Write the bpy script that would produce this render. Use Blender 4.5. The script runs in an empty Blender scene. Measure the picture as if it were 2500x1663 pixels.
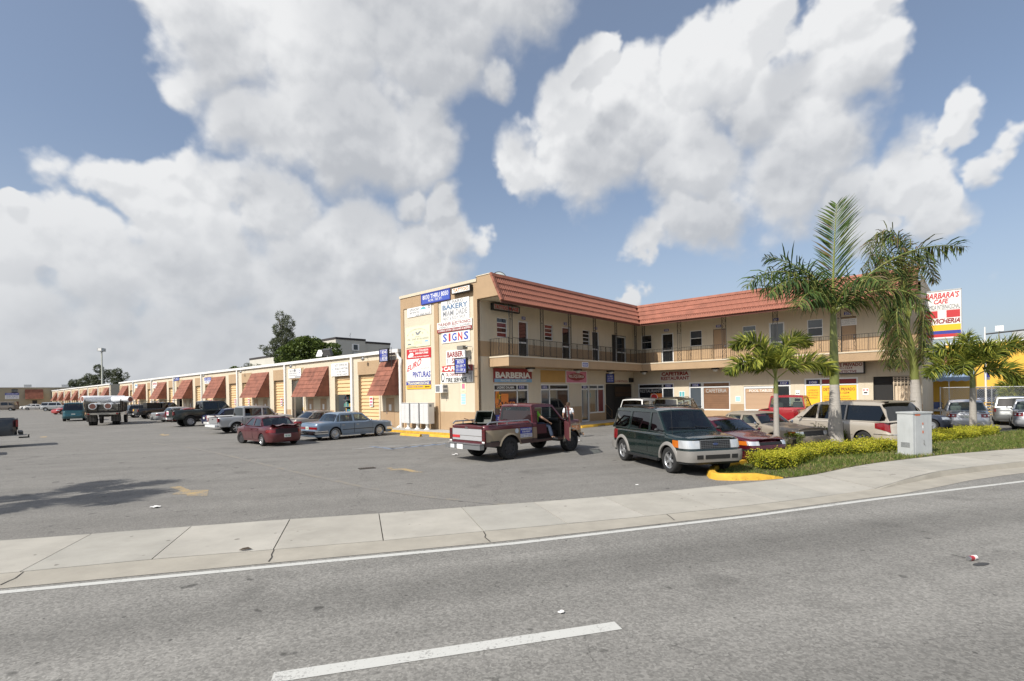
import bpy, bmesh, math, random
from math import sin, cos, pi, radians, sqrt, atan2, hypot, asin
from mathutils import Vector, Matrix
from mathutils.geometry import tessellate_polygon

# ------------------------------------------------------------------ camera, sky, sun, exposure
SC = bpy.context.scene
COL = SC.collection
FPX, YH, ROLL, YAW, CAMH = 1252.8, 959.2, 0.0174, 0.8302, 2.25      # focal length in photo pixels, horizon row, roll, street grid angle
cam = bpy.data.objects.new('camera', bpy.data.cameras.new('camera'))
COL.objects.link(cam); SC.camera = cam
cam.data.sensor_width = 36.0
cam.data.lens = 36.0 * FPX / 2500
cam.data.shift_y = (YH - 831.5) / 2500
cam.data.clip_start, cam.data.clip_end = 0.1, 5000
cam.matrix_world = Matrix.Translation((0, 0, CAMH)) @ Matrix.Rotation(pi/2, 4, 'X') @ Matrix.Rotation(-ROLL, 4, 'Z')

def ray(px, py):
    x, y = (px - 1250) / FPX, -(py - YH) / FPX
    cr, sr = cos(ROLL), sin(ROLL)
    return Vector((cr*x + sr*y, 1.0, -sr*x + cr*y))
def gp(px, py, z=0.0):                       # where a ground point of the photo lies in the world
    r = ray(px, py); k = (z - CAMH) / r.z
    return Vector((r.x*k, r.y*k, z))

UX = Vector((-sin(YAW), cos(YAW), 0)); VX = Vector((cos(YAW), sin(YAW), 0))
O0 = Vector((-1.86, 28.56, 0))               # corner of the two-storey building
sunh = (-VX + 0.10*UX).normalized()
SUN_EL = radians(43)
sun_dir = Vector((sunh.x*cos(SUN_EL), sunh.y*cos(SUN_EL), sin(SUN_EL)))
sl = bpy.data.lights.new('sun', 'SUN'); sl.energy = 4.6; sl.angle = radians(0.55); sl.color = (1.0, 0.955, 0.88)
so = bpy.data.objects.new('sun', sl); COL.objects.link(so)
so.rotation_euler = (-sun_dir).to_track_quat('-Z', 'Y').to_euler()
SC.view_settings.view_transform = 'Standard'; SC.view_settings.look = 'None'
SC.view_settings.exposure = 0.2; SC.view_settings.gamma = 1.0; SC.view_settings.use_curve_mapping = False
SC.render.engine = 'CYCLES'
SC.cycles.use_denoising = True
SC.cycles.max_bounces = 6; SC.cycles.transparent_max_bounces = 12
SC.cycles.caustics_reflective = False; SC.cycles.caustics_refractive = False

class NG:                                    # small node-graph helper
    def __init__(s, tree): s.t = tree; s.n = tree.nodes; s.l = tree.links
    def new(s, typ, **kw):
        nd = s.n.new(typ)
        for k, v in kw.items():
            if k == 'ins':
                for kk, vv in v.items():
                    sock = nd.inputs[kk]
                    if isinstance(vv, bpy.types.NodeSocket): s.l.new(vv, sock)
                    else: sock.default_value = vv
            else: setattr(nd, k, v)
        return nd
    def math(s, op, a, b=None, c=None, clamp=False):
        nd = s.new('ShaderNodeMath', operation=op, use_clamp=clamp)
        for i, v in enumerate((a, b, c)):
            if v is None: continue
            if isinstance(v, bpy.types.NodeSocket): s.l.new(v, nd.inputs[i])
            else: nd.inputs[i].default_value = v
        return nd.outputs[0]
    def vmath(s, op, a, b=None, scale=None):
        nd = s.new('ShaderNodeVectorMath', operation=op)
        for i, v in enumerate((a, b)):
            if v is None: continue
            if isinstance(v, bpy.types.NodeSocket): s.l.new(v, nd.inputs[i])
            else: nd.inputs[i].default_value = v
        if scale is not None: nd.inputs['Scale'].default_value = scale
        return nd.outputs['Value'] if op in ('DISTANCE', 'DOT_PRODUCT', 'LENGTH') else nd.outputs[0]
    def noise(s, vec, scale, detail=4, rough=0.5, dist=0.0, out=0):
        nd = s.new('ShaderNodeTexNoise', ins={'Scale': scale, 'Detail': detail, 'Roughness': rough, 'Distortion': dist})
        if vec is not None: s.l.new(vec, nd.inputs['Vector'])
        return nd.outputs[out]
    def mrange(s, v, a, b, c=0.0, d=1.0, smooth=True):
        nd = s.new('ShaderNodeMapRange', interpolation_type='SMOOTHSTEP' if smooth else 'LINEAR')
        s.l.new(v, nd.inputs[0])
        for i, x in zip((1, 2, 3, 4), (a, b, c, d)): nd.inputs[i].default_value = x
        return nd.outputs[0]
    def mixc(s, f, a, b, mode='MIX'):
        nd = s.new('ShaderNodeMix', data_type='RGBA', blend_type=mode)
        for i, v in ((0, f), (6, a), (7, b)):
            if isinstance(v, bpy.types.NodeSocket): s.l.new(v, nd.inputs[i])
            else: nd.inputs[i].default_value = v if i == 0 else (tuple(v) + (1,))[:4]
        return nd.outputs[2]

# cumulus banks in the sky: soft lumps in given directions, roughened by noise
def sky_dir(px, py): return ray(px, py).normalized()
LUMPS = [  # photo direction (px, py), angular radius in px, weight
 (560,60,250,1),(800,120,290,1),(1050,60,300,1),(1240,-60,220,1),(520,180,160,.9),(650,300,190,1),(850,330,230,1),(1010,330,170,.9),(900,-140,400,1),(480,-80,200,1),
 (1220,215,75,.85),(1230,190,60,.8),(1090,210,120,.8),
 (1300,380,120,.9),(1420,260,130,1),(1460,160,75,1),(1560,300,190,1),(1760,170,190,1),(1850,40,120,1),(1900,250,210,1),(2060,180,150,1),(2050,60,120,.95),(1700,400,190,1),(1480,400,170,1),(2120,20,70,.8),
 (1640,560,115,.82),(1760,520,125,.85),(1900,450,180,.95),(2080,430,140,.85),(2230,410,145,.95),(2370,290,92,.90),(2450,375,85,.90),(2330,520,130,.95),(2130,545,115,.9),(1570,615,82,.9),(1700,560,110,.9),(2000,330,170,.95),
 (50,620,190,.9),(200,580,140,.8),(300,440,110,.8),(390,480,120,.95),(520,470,120,.95),(650,520,160,.95),(480,650,230,.95),(250,720,240,.9),(700,690,240,.95),(900,600,170,.95),(990,480,80,.9),(1080,500,90,1),(1110,560,90,.95),(1020,640,160,.95),(900,760,220,.8),(550,860,300,.95),(100,860,300,.95),(330,930,260,.8),(850,880,180,.6),(60,500,60,.8),(1150,760,120,.4),(120,400,110,.5),
 (1545,735,55,.95),(2440,680,100,.4),
]
W = bpy.data.worlds.new('World'); SC.world = W; W.use_nodes = True
W.node_tree.nodes.clear()
G = NG(W.node_tree)
grp = bpy.data.node_groups.new('cloud_density', 'ShaderNodeTree')
grp.interface.new_socket('Vector', in_out='INPUT', socket_type='NodeSocketVector')
grp.interface.new_socket('Density', in_out='OUTPUT', socket_type='NodeSocketFloat')
g = NG(grp)
gi = g.new('NodeGroupInput'); go = g.new('NodeGroupOutput')
d0 = g.vmath('NORMALIZE', gi.outputs[0])
nv = g.vmath('SUBTRACT', g.noise(d0, 5.0, 5, 0.55, out=1), (0.5, 0.5, 0.5))
d1 = g.vmath('ADD', d0, g.vmath('SCALE', nv, scale=0.16))
nv2 = g.vmath('SUBTRACT', g.noise(d0, 17.0, 3, 0.5, out=1), (0.5, 0.5, 0.5))
d1 = g.vmath('ADD', d1, g.vmath('SCALE', nv2, scale=0.045))
acc = None
for px, py, r, w in LUMPS:
    c = sky_dir(px, py)
    rr = 0.5 * ((sky_dir(px + r, py) - c).length + (sky_dir(px, py - r) - c).length)
    v = g.mrange(g.vmath('DISTANCE', d1, tuple(c)), rr*1.45, rr*0.1, 0.0, w)
    acc = v if acc is None else g.math('SMOOTH_MAX', acc, v, 0.12)
# beyond the picture the same broken cumulus goes on
sep = g.new('ShaderNodeSeparateXYZ', ins={0: d0})
zc = g.math('MAXIMUM', sep.outputs[2], 0.06)
flat = g.new('ShaderNodeCombineXYZ', ins={0: g.math('DIVIDE', sep.outputs[0], g.math('ADD', zc, 0.35)), 1: g.math('DIVIDE', sep.outputs[1], g.math('ADD', zc, 0.35))})
gen = g.mrange(g.noise(flat.outputs[0], 1.6, 3, 0.5), 0.47, 0.64, 0.0, 0.9)
away = g.mrange(g.vmath('DOT_PRODUCT', d0, tuple(sky_dir(1250, 500))), 0.60, 0.30, 0.0, 1.0)
acc = g.math('MAXIMUM', acc, g.math('MULTIPLY', gen, away))
f1 = g.noise(d0, 6.0, 8, 0.56)
f2 = g.noise(d0, 30.0, 5, 0.6)
def puffs(scale):                            # billows: rounded lumps with sharp valleys
    w = g.vmath('ADD', d0, g.vmath('SCALE', g.vmath('SUBTRACT', g.noise(d0, scale*0.8, 3, 0.5, out=1), (0.5, 0.5, 0.5)), scale=0.55/scale))
    vd = g.new('ShaderNodeTexVoronoi', feature='F1', ins={'Vector': w, 'Scale': scale})
    return g.math('SUBTRACT', 0.42, vd.outputs['Distance'])
tot = g.math('ADD', acc, g.math('MULTIPLY', g.math('SUBTRACT', f1, 0.41), 0.66))
tot = g.math('ADD', tot, g.math('MULTIPLY', puffs(8.0), 0.24))
tot = g.math('ADD', tot, g.math('MULTIPLY', puffs(20.0), 0.17))
tot = g.math('ADD', tot, g.math('MULTIPLY', puffs(48.0), 0.06))
tot = g.math('ADD', tot, g.math('MULTIPLY', g.math('SUBTRACT', f2, 0.5), 0.14))
g.l.new(tot, go.inputs[0])
tc = G.new('ShaderNodeTexCoord')
dirv = tc.outputs['Generated']
def dens(vec):
    nd = G.new('ShaderNodeGroup'); nd.node_tree = grp; G.l.new(vec, nd.inputs[0]); return nd.outputs[0]
D0 = dens(dirv)
sh = Vector((-0.035, -0.01, 0.105))          # towards the sun-lit upper left
D1 = dens(G.vmath('ADD', dirv, tuple(sh)))
D2 = dens(G.vmath('ADD', dirv, tuple(sh*0.16)))
soft = G.mrange(D1, 0.30, 0.80, 0.20, 0.46)                    # crisp tops, ragged soft bases
alpha = G.new('ShaderNodeMapRange', interpolation_type='SMOOTHSTEP', ins={0: D0, 1: 0.34, 2: G.math('ADD', soft, 0.36), 3: 0.0, 4: 1.0}).outputs[0]
shade = G.mrange(D1, 0.28, 1.15, 1.0, 0.0)
fine = G.mrange(G.math('SUBTRACT', D0, D2), -0.12, 0.10, 0.0, 1.0)
lit = G.math('ADD', G.math('MULTIPLY', shade, 0.68), G.math('MULTIPLY', fine, 0.32))
ccol = G.mixc(lit, (0.565, 0.585, 0.62), (0.96, 0.965, 0.97))
sepw = G.new('ShaderNodeSeparateXYZ', ins={0: G.vmath('NORMALIZE', dirv)})
sky = G.new('ShaderNodeTexSky', sky_type='NISHITA', sun_disc=False)
sky.sun_elevation = SUN_EL; sky.sun_rotation = atan2(sun_dir.x, sun_dir.y)
sky.air_density = 1.0; sky.dust_density = 2.2; sky.ozone_density = 2.0
hz = G.mrange(sepw.outputs[2], 0.0, 0.42, 1.0, 0.0)             # thin grey air low over the horizon
skyc = G.mixc(G.math('ADD', G.math('MULTIPLY', hz, 0.38), 0.17), sky.outputs[0], (4.3, 4.75, 5.5))
bg1 = G.new('ShaderNodeBackground', ins={0: skyc, 1: 0.115})
ccol = G.mixc(G.math('MULTIPLY', hz, 0.55), ccol, (0.56, 0.585, 0.625))
bg2 = G.new('ShaderNodeBackground', ins={0: ccol, 1: 0.80})
mx = G.new('ShaderNodeMixShader', ins={0: G.math('MULTIPLY', alpha, 0.96), 1: bg1.outputs[0], 2: bg2.outputs[0]})
G.new('ShaderNodeOutputWorld', ins={0: mx.outputs[0]})
W.cycles.sampling_method = 'MANUAL'; W.cycles.sample_map_resolution = 512

# ------------------------------------------------------------------ materials
MATS = {}
def mat(name, col, rough=0.6, metal=0.0, spec=0.5, var=0.0, vscale=2.0, bump=0.0, bscale=40.0, coat=0.0, dirt=0.0, emit=None):
    if name in MATS: return MATS[name]
    m = bpy.data.materials.new(name); m.use_nodes = True; MATS[name] = m
    N = NG(m.node_tree); b = m.node_tree.nodes['Principled BSDF']
    b.inputs['Base Color'].default_value = tuple(col) + (1,)
    b.inputs['Roughness'].default_value = rough; b.inputs['Metallic'].default_value = metal
    b.inputs['Specular IOR Level'].default_value = spec
    if coat: b.inputs['Coat Weight'].default_value = coat; b.inputs['Coat Roughness'].default_value = 0.06
    if var or bump or dirt:
        co = N.new('ShaderNodeTexCoord').outputs['Object']
        c = None
        if var:
            f = N.noise(co, vscale, 6, 0.6)
            f = N.mrange(f, 0.3, 0.7, smooth=False)
            c = N.mixc(f, [x*(1-var) for x in col], [min(1, x*(1+var)) for x in col])
        if dirt:
            mp = N.new('ShaderNodeMapping', ins={'Vector': co, 'Scale': (3, 3, 0.35)})
            f = N.mrange(N.noise(mp.outputs[0], 1.3, 7, 0.65), 0.52, 0.78)
            c = N.mixc(N.math('MULTIPLY', f, dirt), c if c is not None else col, [x*0.55 for x in col])
        if c is not None: N.l.new(c, b.inputs['Base Color'])
        if bump:
            bp = N.new('ShaderNodeBump', ins={'Strength': bump, 'Distance': 0.02, 'Height': N.noise(co, bscale, 4, 0.6)})
            N.l.new(bp.outputs[0], b.inputs['Normal'])
    return m

CREAM = mat('cream_stucco', (0.60, 0.525, 0.40), 0.9, var=0.05, vscale=0.8, bump=0.6, bscale=55, dirt=0.30)
TAN = mat('tan_stucco', (0.41, 0.285, 0.17), 0.9, var=0.07, vscale=0.9, bump=0.6, bscale=55, dirt=0.30)
OCHRE = mat('ochre_paint', (0.50, 0.30, 0.10), 0.85, var=0.06)
WHITE = mat('white_paint', (0.74, 0.73, 0.70), 0.55, var=0.05, vscale=3, dirt=0.1)
ALU = mat('white_aluminium', (0.70, 0.71, 0.71), 0.4, metal=0.15)
SIGNW = mat('sign_white', (0.78, 0.77, 0.74), 0.5, var=0.04, vscale=1.5, dirt=0.14)
SIGNY = mat('sign_pale_yellow', (0.78, 0.74, 0.50), 0.5)
RED = mat('sign_red', (0.50, 0.03, 0.035), 0.5)
DRED = mat('sign_dark_red', (0.24, 0.018, 0.02), 0.5)
BLUE = mat('sign_blue', (0.035, 0.05, 0.30), 0.5)
BLUEL = mat('sign_bright_blue', (0.06, 0.10, 0.42), 0.45)
LTBLUE = mat('sign_light_blue', (0.22, 0.42, 0.62), 0.5)
BLK = mat('black_paint', (0.012, 0.012, 0.013), 0.5)
IRON = mat('black_iron', (0.02, 0.018, 0.016), 0.55)
YEL = mat('sign_yellow', (0.80, 0.47, 0.02), 0.5)
ORG = mat('sign_orange', (0.75, 0.22, 0.04), 0.5)
PINK = mat('sign_pink', (0.62, 0.20, 0.30), 0.5)
GREYT = mat('grey_print', (0.22, 0.23, 0.25), 0.5)
TEALP = mat('teal_print', (0.12, 0.42, 0.45), 0.5)
GREEN = mat('sign_green', (0.05, 0.25, 0.10), 0.5)
SHUT = mat('shutter_tan', (0.66, 0.465, 0.25), 0.55, var=0.05, vscale=1.0, dirt=0.12)
DOORB = mat('door_brown', (0.40, 0.27, 0.16), 0.6, var=0.05)
TILE = mat('clay_tile', (0.29, 0.11, 0.072), 0.8, var=0.24, vscale=1.7, bump=0.25, bscale=30, dirt=0.3)
TILE2 = mat('clay_shingle', (0.235, 0.09, 0.058), 0.85, var=0.34, vscale=1.5, bump=0.3, bscale=30, dirt=0.45)
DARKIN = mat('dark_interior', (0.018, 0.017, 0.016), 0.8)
WOODIN = mat('brown_blind', (0.20, 0.105, 0.055), 0.6, var=0.12, vscale=2.0)
BLINDT = mat('tan_blind', (0.50, 0.34, 0.22), 0.6)
WINDK = mat('window_glass_dark', (0.012, 0.014, 0.017), 0.04, spec=0.7)
WINGR = mat('window_glass_grey', (0.07, 0.085, 0.10), 0.06, spec=0.7)
GALV = mat('galvanised_steel', (0.42, 0.43, 0.43), 0.45, metal=0.6, var=0.1)
CONC = mat('concrete_grey', (0.40, 0.39, 0.36), 0.9, var=0.1, vscale=1.5, bump=0.3, bscale=60)
CHROME = mat('chrome', (0.75, 0.76, 0.78), 0.12, metal=1.0)
STEEL = mat('dull_chrome', (0.50, 0.51, 0.52), 0.3, metal=0.9)
TYRE = mat('tyre_rubber', (0.018, 0.018, 0.018), 0.85, bump=0.3, bscale=60)
ALLOY = mat('alloy_silver', (0.58, 0.59, 0.60), 0.3, metal=0.8)
PLAST = mat('black_plastic', (0.02, 0.021, 0.022), 0.55)
SEAT = mat('grey_seat', (0.13, 0.125, 0.12), 0.85)
SEATT = mat('tan_seat', (0.34, 0.29, 0.23), 0.85)
REDL = mat('red_lens', (0.20, 0.007, 0.010), 0.12, coat=0.6)
AMBL = mat('amber_lens', (0.50, 0.13, 0.012), 0.15, coat=0.6)
CLRL = mat('clear_lens', (0.62, 0.64, 0.66), 0.08, metal=0.45, coat=1.0)
LAMPW = mat('lamp_diffuser', (0.55, 0.54, 0.50), 0.4)
def glass_mat(name, tint, refl=0.15):
    m = bpy.data.materials.new(name); m.use_nodes = True; MATS[name] = m
    N = NG(m.node_tree); N.n.clear()
    lw = N.new('ShaderNodeLayerWeight', ins={0: 0.5})
    tr = N.new('ShaderNodeBsdfTransparent', ins={0: tuple(tint) + (1,)})
    gl = N.new('ShaderNodeBsdfGlossy', ins={0: (0.9, 0.93, 0.95, 1), 1: 0.02})
    fac = N.math('ADD', N.math('MULTIPLY', N.math('POWER', lw.outputs['Facing'], 3.0), 0.70), refl*0.45, clamp=True)
    mxx = N.new('ShaderNodeMixShader', ins={0: fac, 1: tr.outputs[0], 2: gl.outputs[0]})
    N.new('ShaderNodeOutputMaterial', ins={0: mxx.outputs[0]})
    return m
GLASS = glass_mat('car_glass', (0.50, 0.57, 0.55))
GLASSD = glass_mat('car_glass_tinted', (0.06, 0.065, 0.07))
SHOPGL = glass_mat('shop_glass', (0.55, 0.58, 0.58), 0.3)
def paint(name, col, metal=0.25, rough=0.33, coat=0.9, dust=0.10):
    m = mat(name, col, rough, metal=metal, coat=coat)
    N = NG(m.node_tree); b = m.node_tree.nodes['Principled BSDF']
    co = N.new('ShaderNodeTexCoord').outputs['Object']
    sp = N.new('ShaderNodeSeparateXYZ', ins={0: co})
    low = N.mrange(sp.outputs[2], 0.75, 0.25, 0.0, 1.0)          # road dust thrown up on the sills
    f = N.math('MULTIPLY', N.math('ADD', N.math('MULTIPLY', low, 0.75), 0.25), N.mrange(N.noise(co, 3.0, 5, 0.6), 0.35, 0.8))
    N.l.new(N.mixc(N.math('MULTIPLY', f, dust*3.0), col, (0.20, 0.185, 0.165)), b.inputs['Base Color'])
    N.l.new(N.math('ADD', N.math('MULTIPLY', f, 0.4), rough), b.inputs['Roughness'])
    return m

# ------------------------------------------------------------------ mesh helpers
class MB:
    def __init__(s): s.v = []; s.f = []; s.m = []; s.mats = []
    def mi(s, m):
        if m not in s.mats: s.mats.append(m)
        return s.mats.index(m)
    def quad(s, *p, m=None):
        i = len(s.v); s.v += [tuple(q) for q in p]; s.f.append(tuple(range(i, i+len(p)))); s.m.append(s.mi(m)); return s
    def box(s, c, d, m=None, rz=0.0, M=None):
        hx, hy, hz_ = d[0]/2, d[1]/2, d[2]/2
        R = M if M is not None else Matrix.Rotation(rz, 3, 'Z')
        c = Vector(c); i = len(s.v)
        for x, y, z in ((-1,-1,-1),(1,-1,-1),(1,1,-1),(-1,1,-1),(-1,-1,1),(1,-1,1),(1,1,1),(-1,1,1)):
            s.v.append(tuple(c + R @ Vector((x*hx, y*hy, z*hz_))))
        for q in ((0,3,2,1),(4,5,6,7),(0,1,5,4),(1,2,6,5),(2,3,7,6),(3,0,4,7)):
            s.f.append(tuple(i+k for k in q)); s.m.append(s.mi(m))
        return s
    def span(s, a, b, m=None):                # axis-aligned box from corner to corner
        return s.box([(p+q)/2 for p, q in zip(a, b)], [abs(q-p) for p, q in zip(a, b)], m)
    def grid(s, rows, m=None, closed=False, flip=False):
        i0 = len(s.v); n = len(rows[0]); k = s.mi(m)
        for r in rows: s.v += [tuple(p) for p in r]
        for a in range(len(rows)-1):
            for b in range(n if closed else n-1):
                c = (b+1) % n
                q = (i0+a*n+b, i0+a*n+c, i0+(a+1)*n+c, i0+(a+1)*n+b)
                s.f.append(q[::-1] if flip else q); s.m.append(k)
        return s
    def tube(s, pts, r, m=None, n=6, cap=True):
        pts = [Vector(p) for p in pts]; rows = []
        for i, p in enumerate(pts):
            t = (pts[min(i+1, len(pts)-1)] - pts[max(i-1, 0)]).normalized()
            up = Vector((0, 0, 1)) if abs(t.z) < 0.9 else Vector((1, 0, 0))
            a = t.cross(up).normalized(); b = a.cross(t)
            rr = r[i] if isinstance(r, (list, tuple)) else r
            rows.append([p + (a*cos(2*pi*j/n) + b*sin(2*pi*j/n))*rr for j in range(n)])
        s.grid(rows, m, closed=True)
        if cap:
            i = len(s.v); s.v += [tuple(q) for q in rows[0]] + [tuple(q) for q in rows[-1]]
            s.f += [tuple(range(i, i+n)), tuple(range(i+2*n-1, i+n-1, -1))]; s.m += [s.mi(m)]*2
        return s
    def lathe(s, prof, m=None, n=20, axis='Z', c=(0, 0, 0)):
        rows = []
        for r, h in prof:
            row = []
            for j in range(n):
                a = 2*pi*j/n
                p = (r*cos(a), r*sin(a), h) if axis == 'Z' else (r*cos(a), h, r*sin(a))
                row.append((p[0]+c[0], p[1]+c[1], p[2]+c[2]))
            rows.append(row)
        return s.grid(rows, m, closed=True)
    def poly(s, outline, to3, m=None, holes=(), depth=None, both=False):
        """flat polygon with holes in (a,b); to3(a,b,d) places it, d = depth behind the face; depth adds reveals round the holes and the rim"""
        loops = [[Vector((a, b, 0)) for a, b in outline]] + [[Vector((a, b, 0)) for a, b in h] for h in holes]
        flat = [p for l in loops for p in l]; i0 = len(s.v); k = s.mi(m)
        s.v += [tuple(to3(p.x, p.y, 0.0)) for p in flat]
        for t in tessellate_polygon(loops):
            a, b, c = (flat[q] for q in t)
            if (b-a).cross(c-a).z < 0: t = t[::-1]
            s.f.append(tuple(i0+q for q in t)); s.m.append(k)
        if depth:
            for l in loops:
                n = len(l)
                for q in range(n):
                    a, b = l[q], l[(q+1) % n]
                    s.quad(to3(a.x, a.y, 0), to3(a.x, a.y, depth), to3(b.x, b.y, depth), to3(b.x, b.y, 0), m=m)
            if both:
                i0 = len(s.v); s.v += [tuple(to3(p.x, p.y, depth)) for p in flat]
                for t in tessellate_polygon(loops):
                    s.f.append(tuple(i0+q for q in t)); s.m.append(k)
        return s
    def build(s, name, parent=None, smooth=0, merge=True, label=None, kind=None, m=None):
        me = bpy.data.meshes.new(name); me.from_pydata(s.v, [], s.f)
        for mm in s.mats: me.materials.append(mm if mm is not None else m)
        me.polygons.foreach_set('material_index', s.m)
        if smooth or merge:
            bm = bmesh.new(); bm.from_mesh(me)
            if merge: bmesh.ops.remove_doubles(bm, verts=bm.verts, dist=0.0004)
            if smooth:
                bmesh.ops.dissolve_degenerate(bm, dist=0.0004, edges=bm.edges)
                bmesh.ops.recalc_face_normals(bm, faces=bm.faces) if smooth > 1000 else None
                for f in bm.faces: f.smooth = True
                lim = radians(smooth)
                for e in bm.edges:
                    if len(e.link_faces) == 2:
                        if e.calc_face_angle(0) > lim: e.smooth = False
            bm.to_mesh(me); bm.free()
        return link(name, me, parent, label, kind)
def link(name, me, parent=None, label=None, kind=None):
    o = bpy.data.objects.new(name, me); COL.objects.link(o)
    if parent is not None: o.parent = parent
    if label: o['label'] = label
    if kind: o['kind'] = kind
    return o
def tag(o, label, cat, group=None):
    o['label'] = label; o['category'] = cat
    if group: o['group'] = group
    return o
def thing(name, label, cat, loc=(0, 0, 0), rz=0.0, group=None):
    o = bpy.data.objects.new(name, None); COL.objects.link(o)
    o.location = loc; o.rotation_euler = (0, 0, rz); o.empty_display_size = 0.3
    return tag(o, label, cat, group)
KIDS = {}
def dup(o, parent=None):
    c = o.copy(); COL.objects.link(c)
    if parent is not None: c.parent = parent
    for ch in o.children: dup(ch, c)
    return c
TXT = {}
def text_mesh(body, bold=0.0, shear=0.0, res=2):
    key = (body, bold, shear, res)
    if key not in TXT:
        cu = bpy.data.curves.new('lettering', 'FONT'); cu.body = body; cu.resolution_u = res
        cu.offset = bold; cu.shear = shear; cu.align_x = 'LEFT'; cu.fill_mode = 'FRONT'
        tmp = bpy.data.objects.new('lettering', cu)
        me = bpy.data.meshes.new_from_object(tmp)
        bpy.data.objects.remove(tmp); bpy.data.curves.remove(cu)
        vs = [v.co.copy() for v in me.vertices]; fs = [tuple(p.vertices) for p in me.polygons]
        bpy.data.meshes.remove(me)
        x0 = min(v.x for v in vs); x1 = max(v.x for v in vs); y0 = min(v.y for v in vs); y1 = max(v.y for v in vs)
        TXT[key] = ([((v.x-x0)/(x1-x0), (v.y-y0)/(y1-y0)) for v in vs], fs, (x1-x0)/(y1-y0))
    return TXT[key]
def lettering(parent, body, rect, to3, m, bold=0.0, shear=0.0, proud=0.006, warp=None, name='lettering', res=2):
    """one line of lettering filling rect (a0,b0,a1,b1) of the sign's own plane"""
    vs, fs, _ = text_mesh(body, bold, shear, res)
    a0, b0, a1, b1 = rect; b = MB(); k = b.mi(m)
    for x, y in vs:
        p = (a0 + x*(a1-a0), b0 + y*(b1-b0))
        if warp: p = warp(x, y)
        b.v.append(tuple(to3(p[0], p[1], -proud)))
    b.f = list(fs); b.m = [k]*len(fs)
    return b.build(name, parent, merge=False)
# ------------------------------------------------------------------ ground
RD = 0.285                                     # heading of the road
def asphalt(name, base, coarse, streak, seed, road=False):
    m = bpy.data.materials.new(name); m.use_nodes = True
    N = NG(m.node_tree); b = m.node_tree.nodes['Principled BSDF']
    co = N.new('ShaderNodeTexCoord').outputs['Object']
    mp = N.new('ShaderNodeMapping', ins={'Vector': co, 'Rotation': (0, 0, -RD), 'Location': (seed, seed*0.7, 0)})
    st = N.new('ShaderNodeMapping', ins={'Vector': mp.outputs[0], 'Scale': (0.10, 1.1, 1)})
    big = N.mrange(N.noise(co, 0.22, 5, 0.6), 0.3, 0.7, 0.92, 1.07, smooth=False)
    mid = N.mrange(N.noise(co, 2.2, 6, 0.65), 0.25, 0.75, 0.90, 1.09, smooth=False)
    sk = N.mrange(N.noise(st.outputs[0], 1.0, 5, 0.6), 0.34, 0.62, 1-streak, 1.0 + streak*0.35)
    vor = N.new('ShaderNodeTexVoronoi', ins={'Vector': co, 'Scale': coarse})
    spk = N.new('ShaderNodeSeparateXYZ', ins={0: vor.outputs['Color']})
    sp = N.mrange(spk.outputs[0], 0.0, 1.0, 0.76, 1.26, smooth=False)
    gr = N.mrange(N.noise(co, coarse*0.42, 3, 0.7), 0.3, 0.7, 0.87, 1.13, smooth=False)
    v = N.math('MULTIPLY', N.math('MULTIPLY', big, mid), N.math('MULTIPLY', sk, N.math('MULTIPLY', sp, gr)))
    stain = N.mrange(N.noise(co, 0.55, 3, 0.5, 0.6), 0.60, 0.76, 1.0, 0.72)
    spots = N.mrange(N.noise(co, 3.2, 2, 0.35), 0.715, 0.755, 1.0, 0.5)
    v = N.math('MULTIPLY', v, N.math('MULTIPLY', stain, spots))
    drip = N.mrange(N.noise(co, 11.0, 2, 0.3), 0.74, 0.78, 1.0, 0.5)
    v = N.math('MULTIPLY', v, drip)
    if road:                                   # oil dripped along the middle of each lane
        sy = N.new('ShaderNodeSeparateXYZ', ins={0: N.new('ShaderNodeMapping', ins={'Vector': co, 'Rotation': (0, 0, -RD)}).outputs[0]})
        for cc in (6.05, 2.9, -0.3):
            dd_ = N.math('ABSOLUTE', N.math('SUBTRACT', sy.outputs[1], N.math('ADD', cc, N.math('MULTIPLY', N.math('SUBTRACT', N.noise(co, 0.5, 3, .5), .5), .5))))
            bd = N.math('MULTIPLY', N.mrange(dd_, 0.15, 0.85, 1.0, 0.0), N.mrange(N.noise(st.outputs[0], 2.0, 5, .65), .3, .65, .35, 1.0))
            v = N.math('MULTIPLY', v, N.math('SUBTRACT', 1.0, N.math('MULTIPLY', bd, 0.30)))
    # cracks
    wob = N.vmath('ADD', co, N.vmath('SCALE', N.vmath('SUBTRACT', N.noise(co, 1.1, 4, 0.6, out=1), (.5, .5, .5)), scale=1.3))
    ve = N.new('ShaderNodeTexVoronoi', feature='DISTANCE_TO_EDGE', ins={'Vector': wob, 'Scale': 0.16})
    ck = N.mrange(ve.outputs['Distance'], 0.0004, 0.0016, 0.72 if road else 0.55, 1.0)
    v = N.math('MULTIPLY', v, ck)
    c = N.mixc(1.0, base, (1, 1, 1), 'MULTIPLY')
    hs = N.new('ShaderNodeVectorMath', operation='SCALE'); N.l.new(c, hs.inputs[0]); N.l.new(v, hs.inputs['Scale'])
    N.l.new(hs.outputs[0], b.inputs['Base Color'])
    b.inputs['Roughness'].default_value = 0.88; b.inputs['Specular IOR Level'].default_value = 0.35
    bp = N.new('ShaderNodeBump', ins={'Strength': 0.55, 'Distance': 0.006, 'Height': N.math('ADD', spk.outputs[1], N.noise(co, coarse*0.5, 3, 0.6))})
    N.l.new(bp.outputs[0], b.inputs['Normal'])
    return m
LOT = asphalt('lot_asphalt', (0.190, 0.182, 0.166), 60, 0.10, 3.0)
ROAD = asphalt("road_asphalt", (0.225, 0.218, 0.200), 46, 0.14, 11.0, True)
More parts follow.
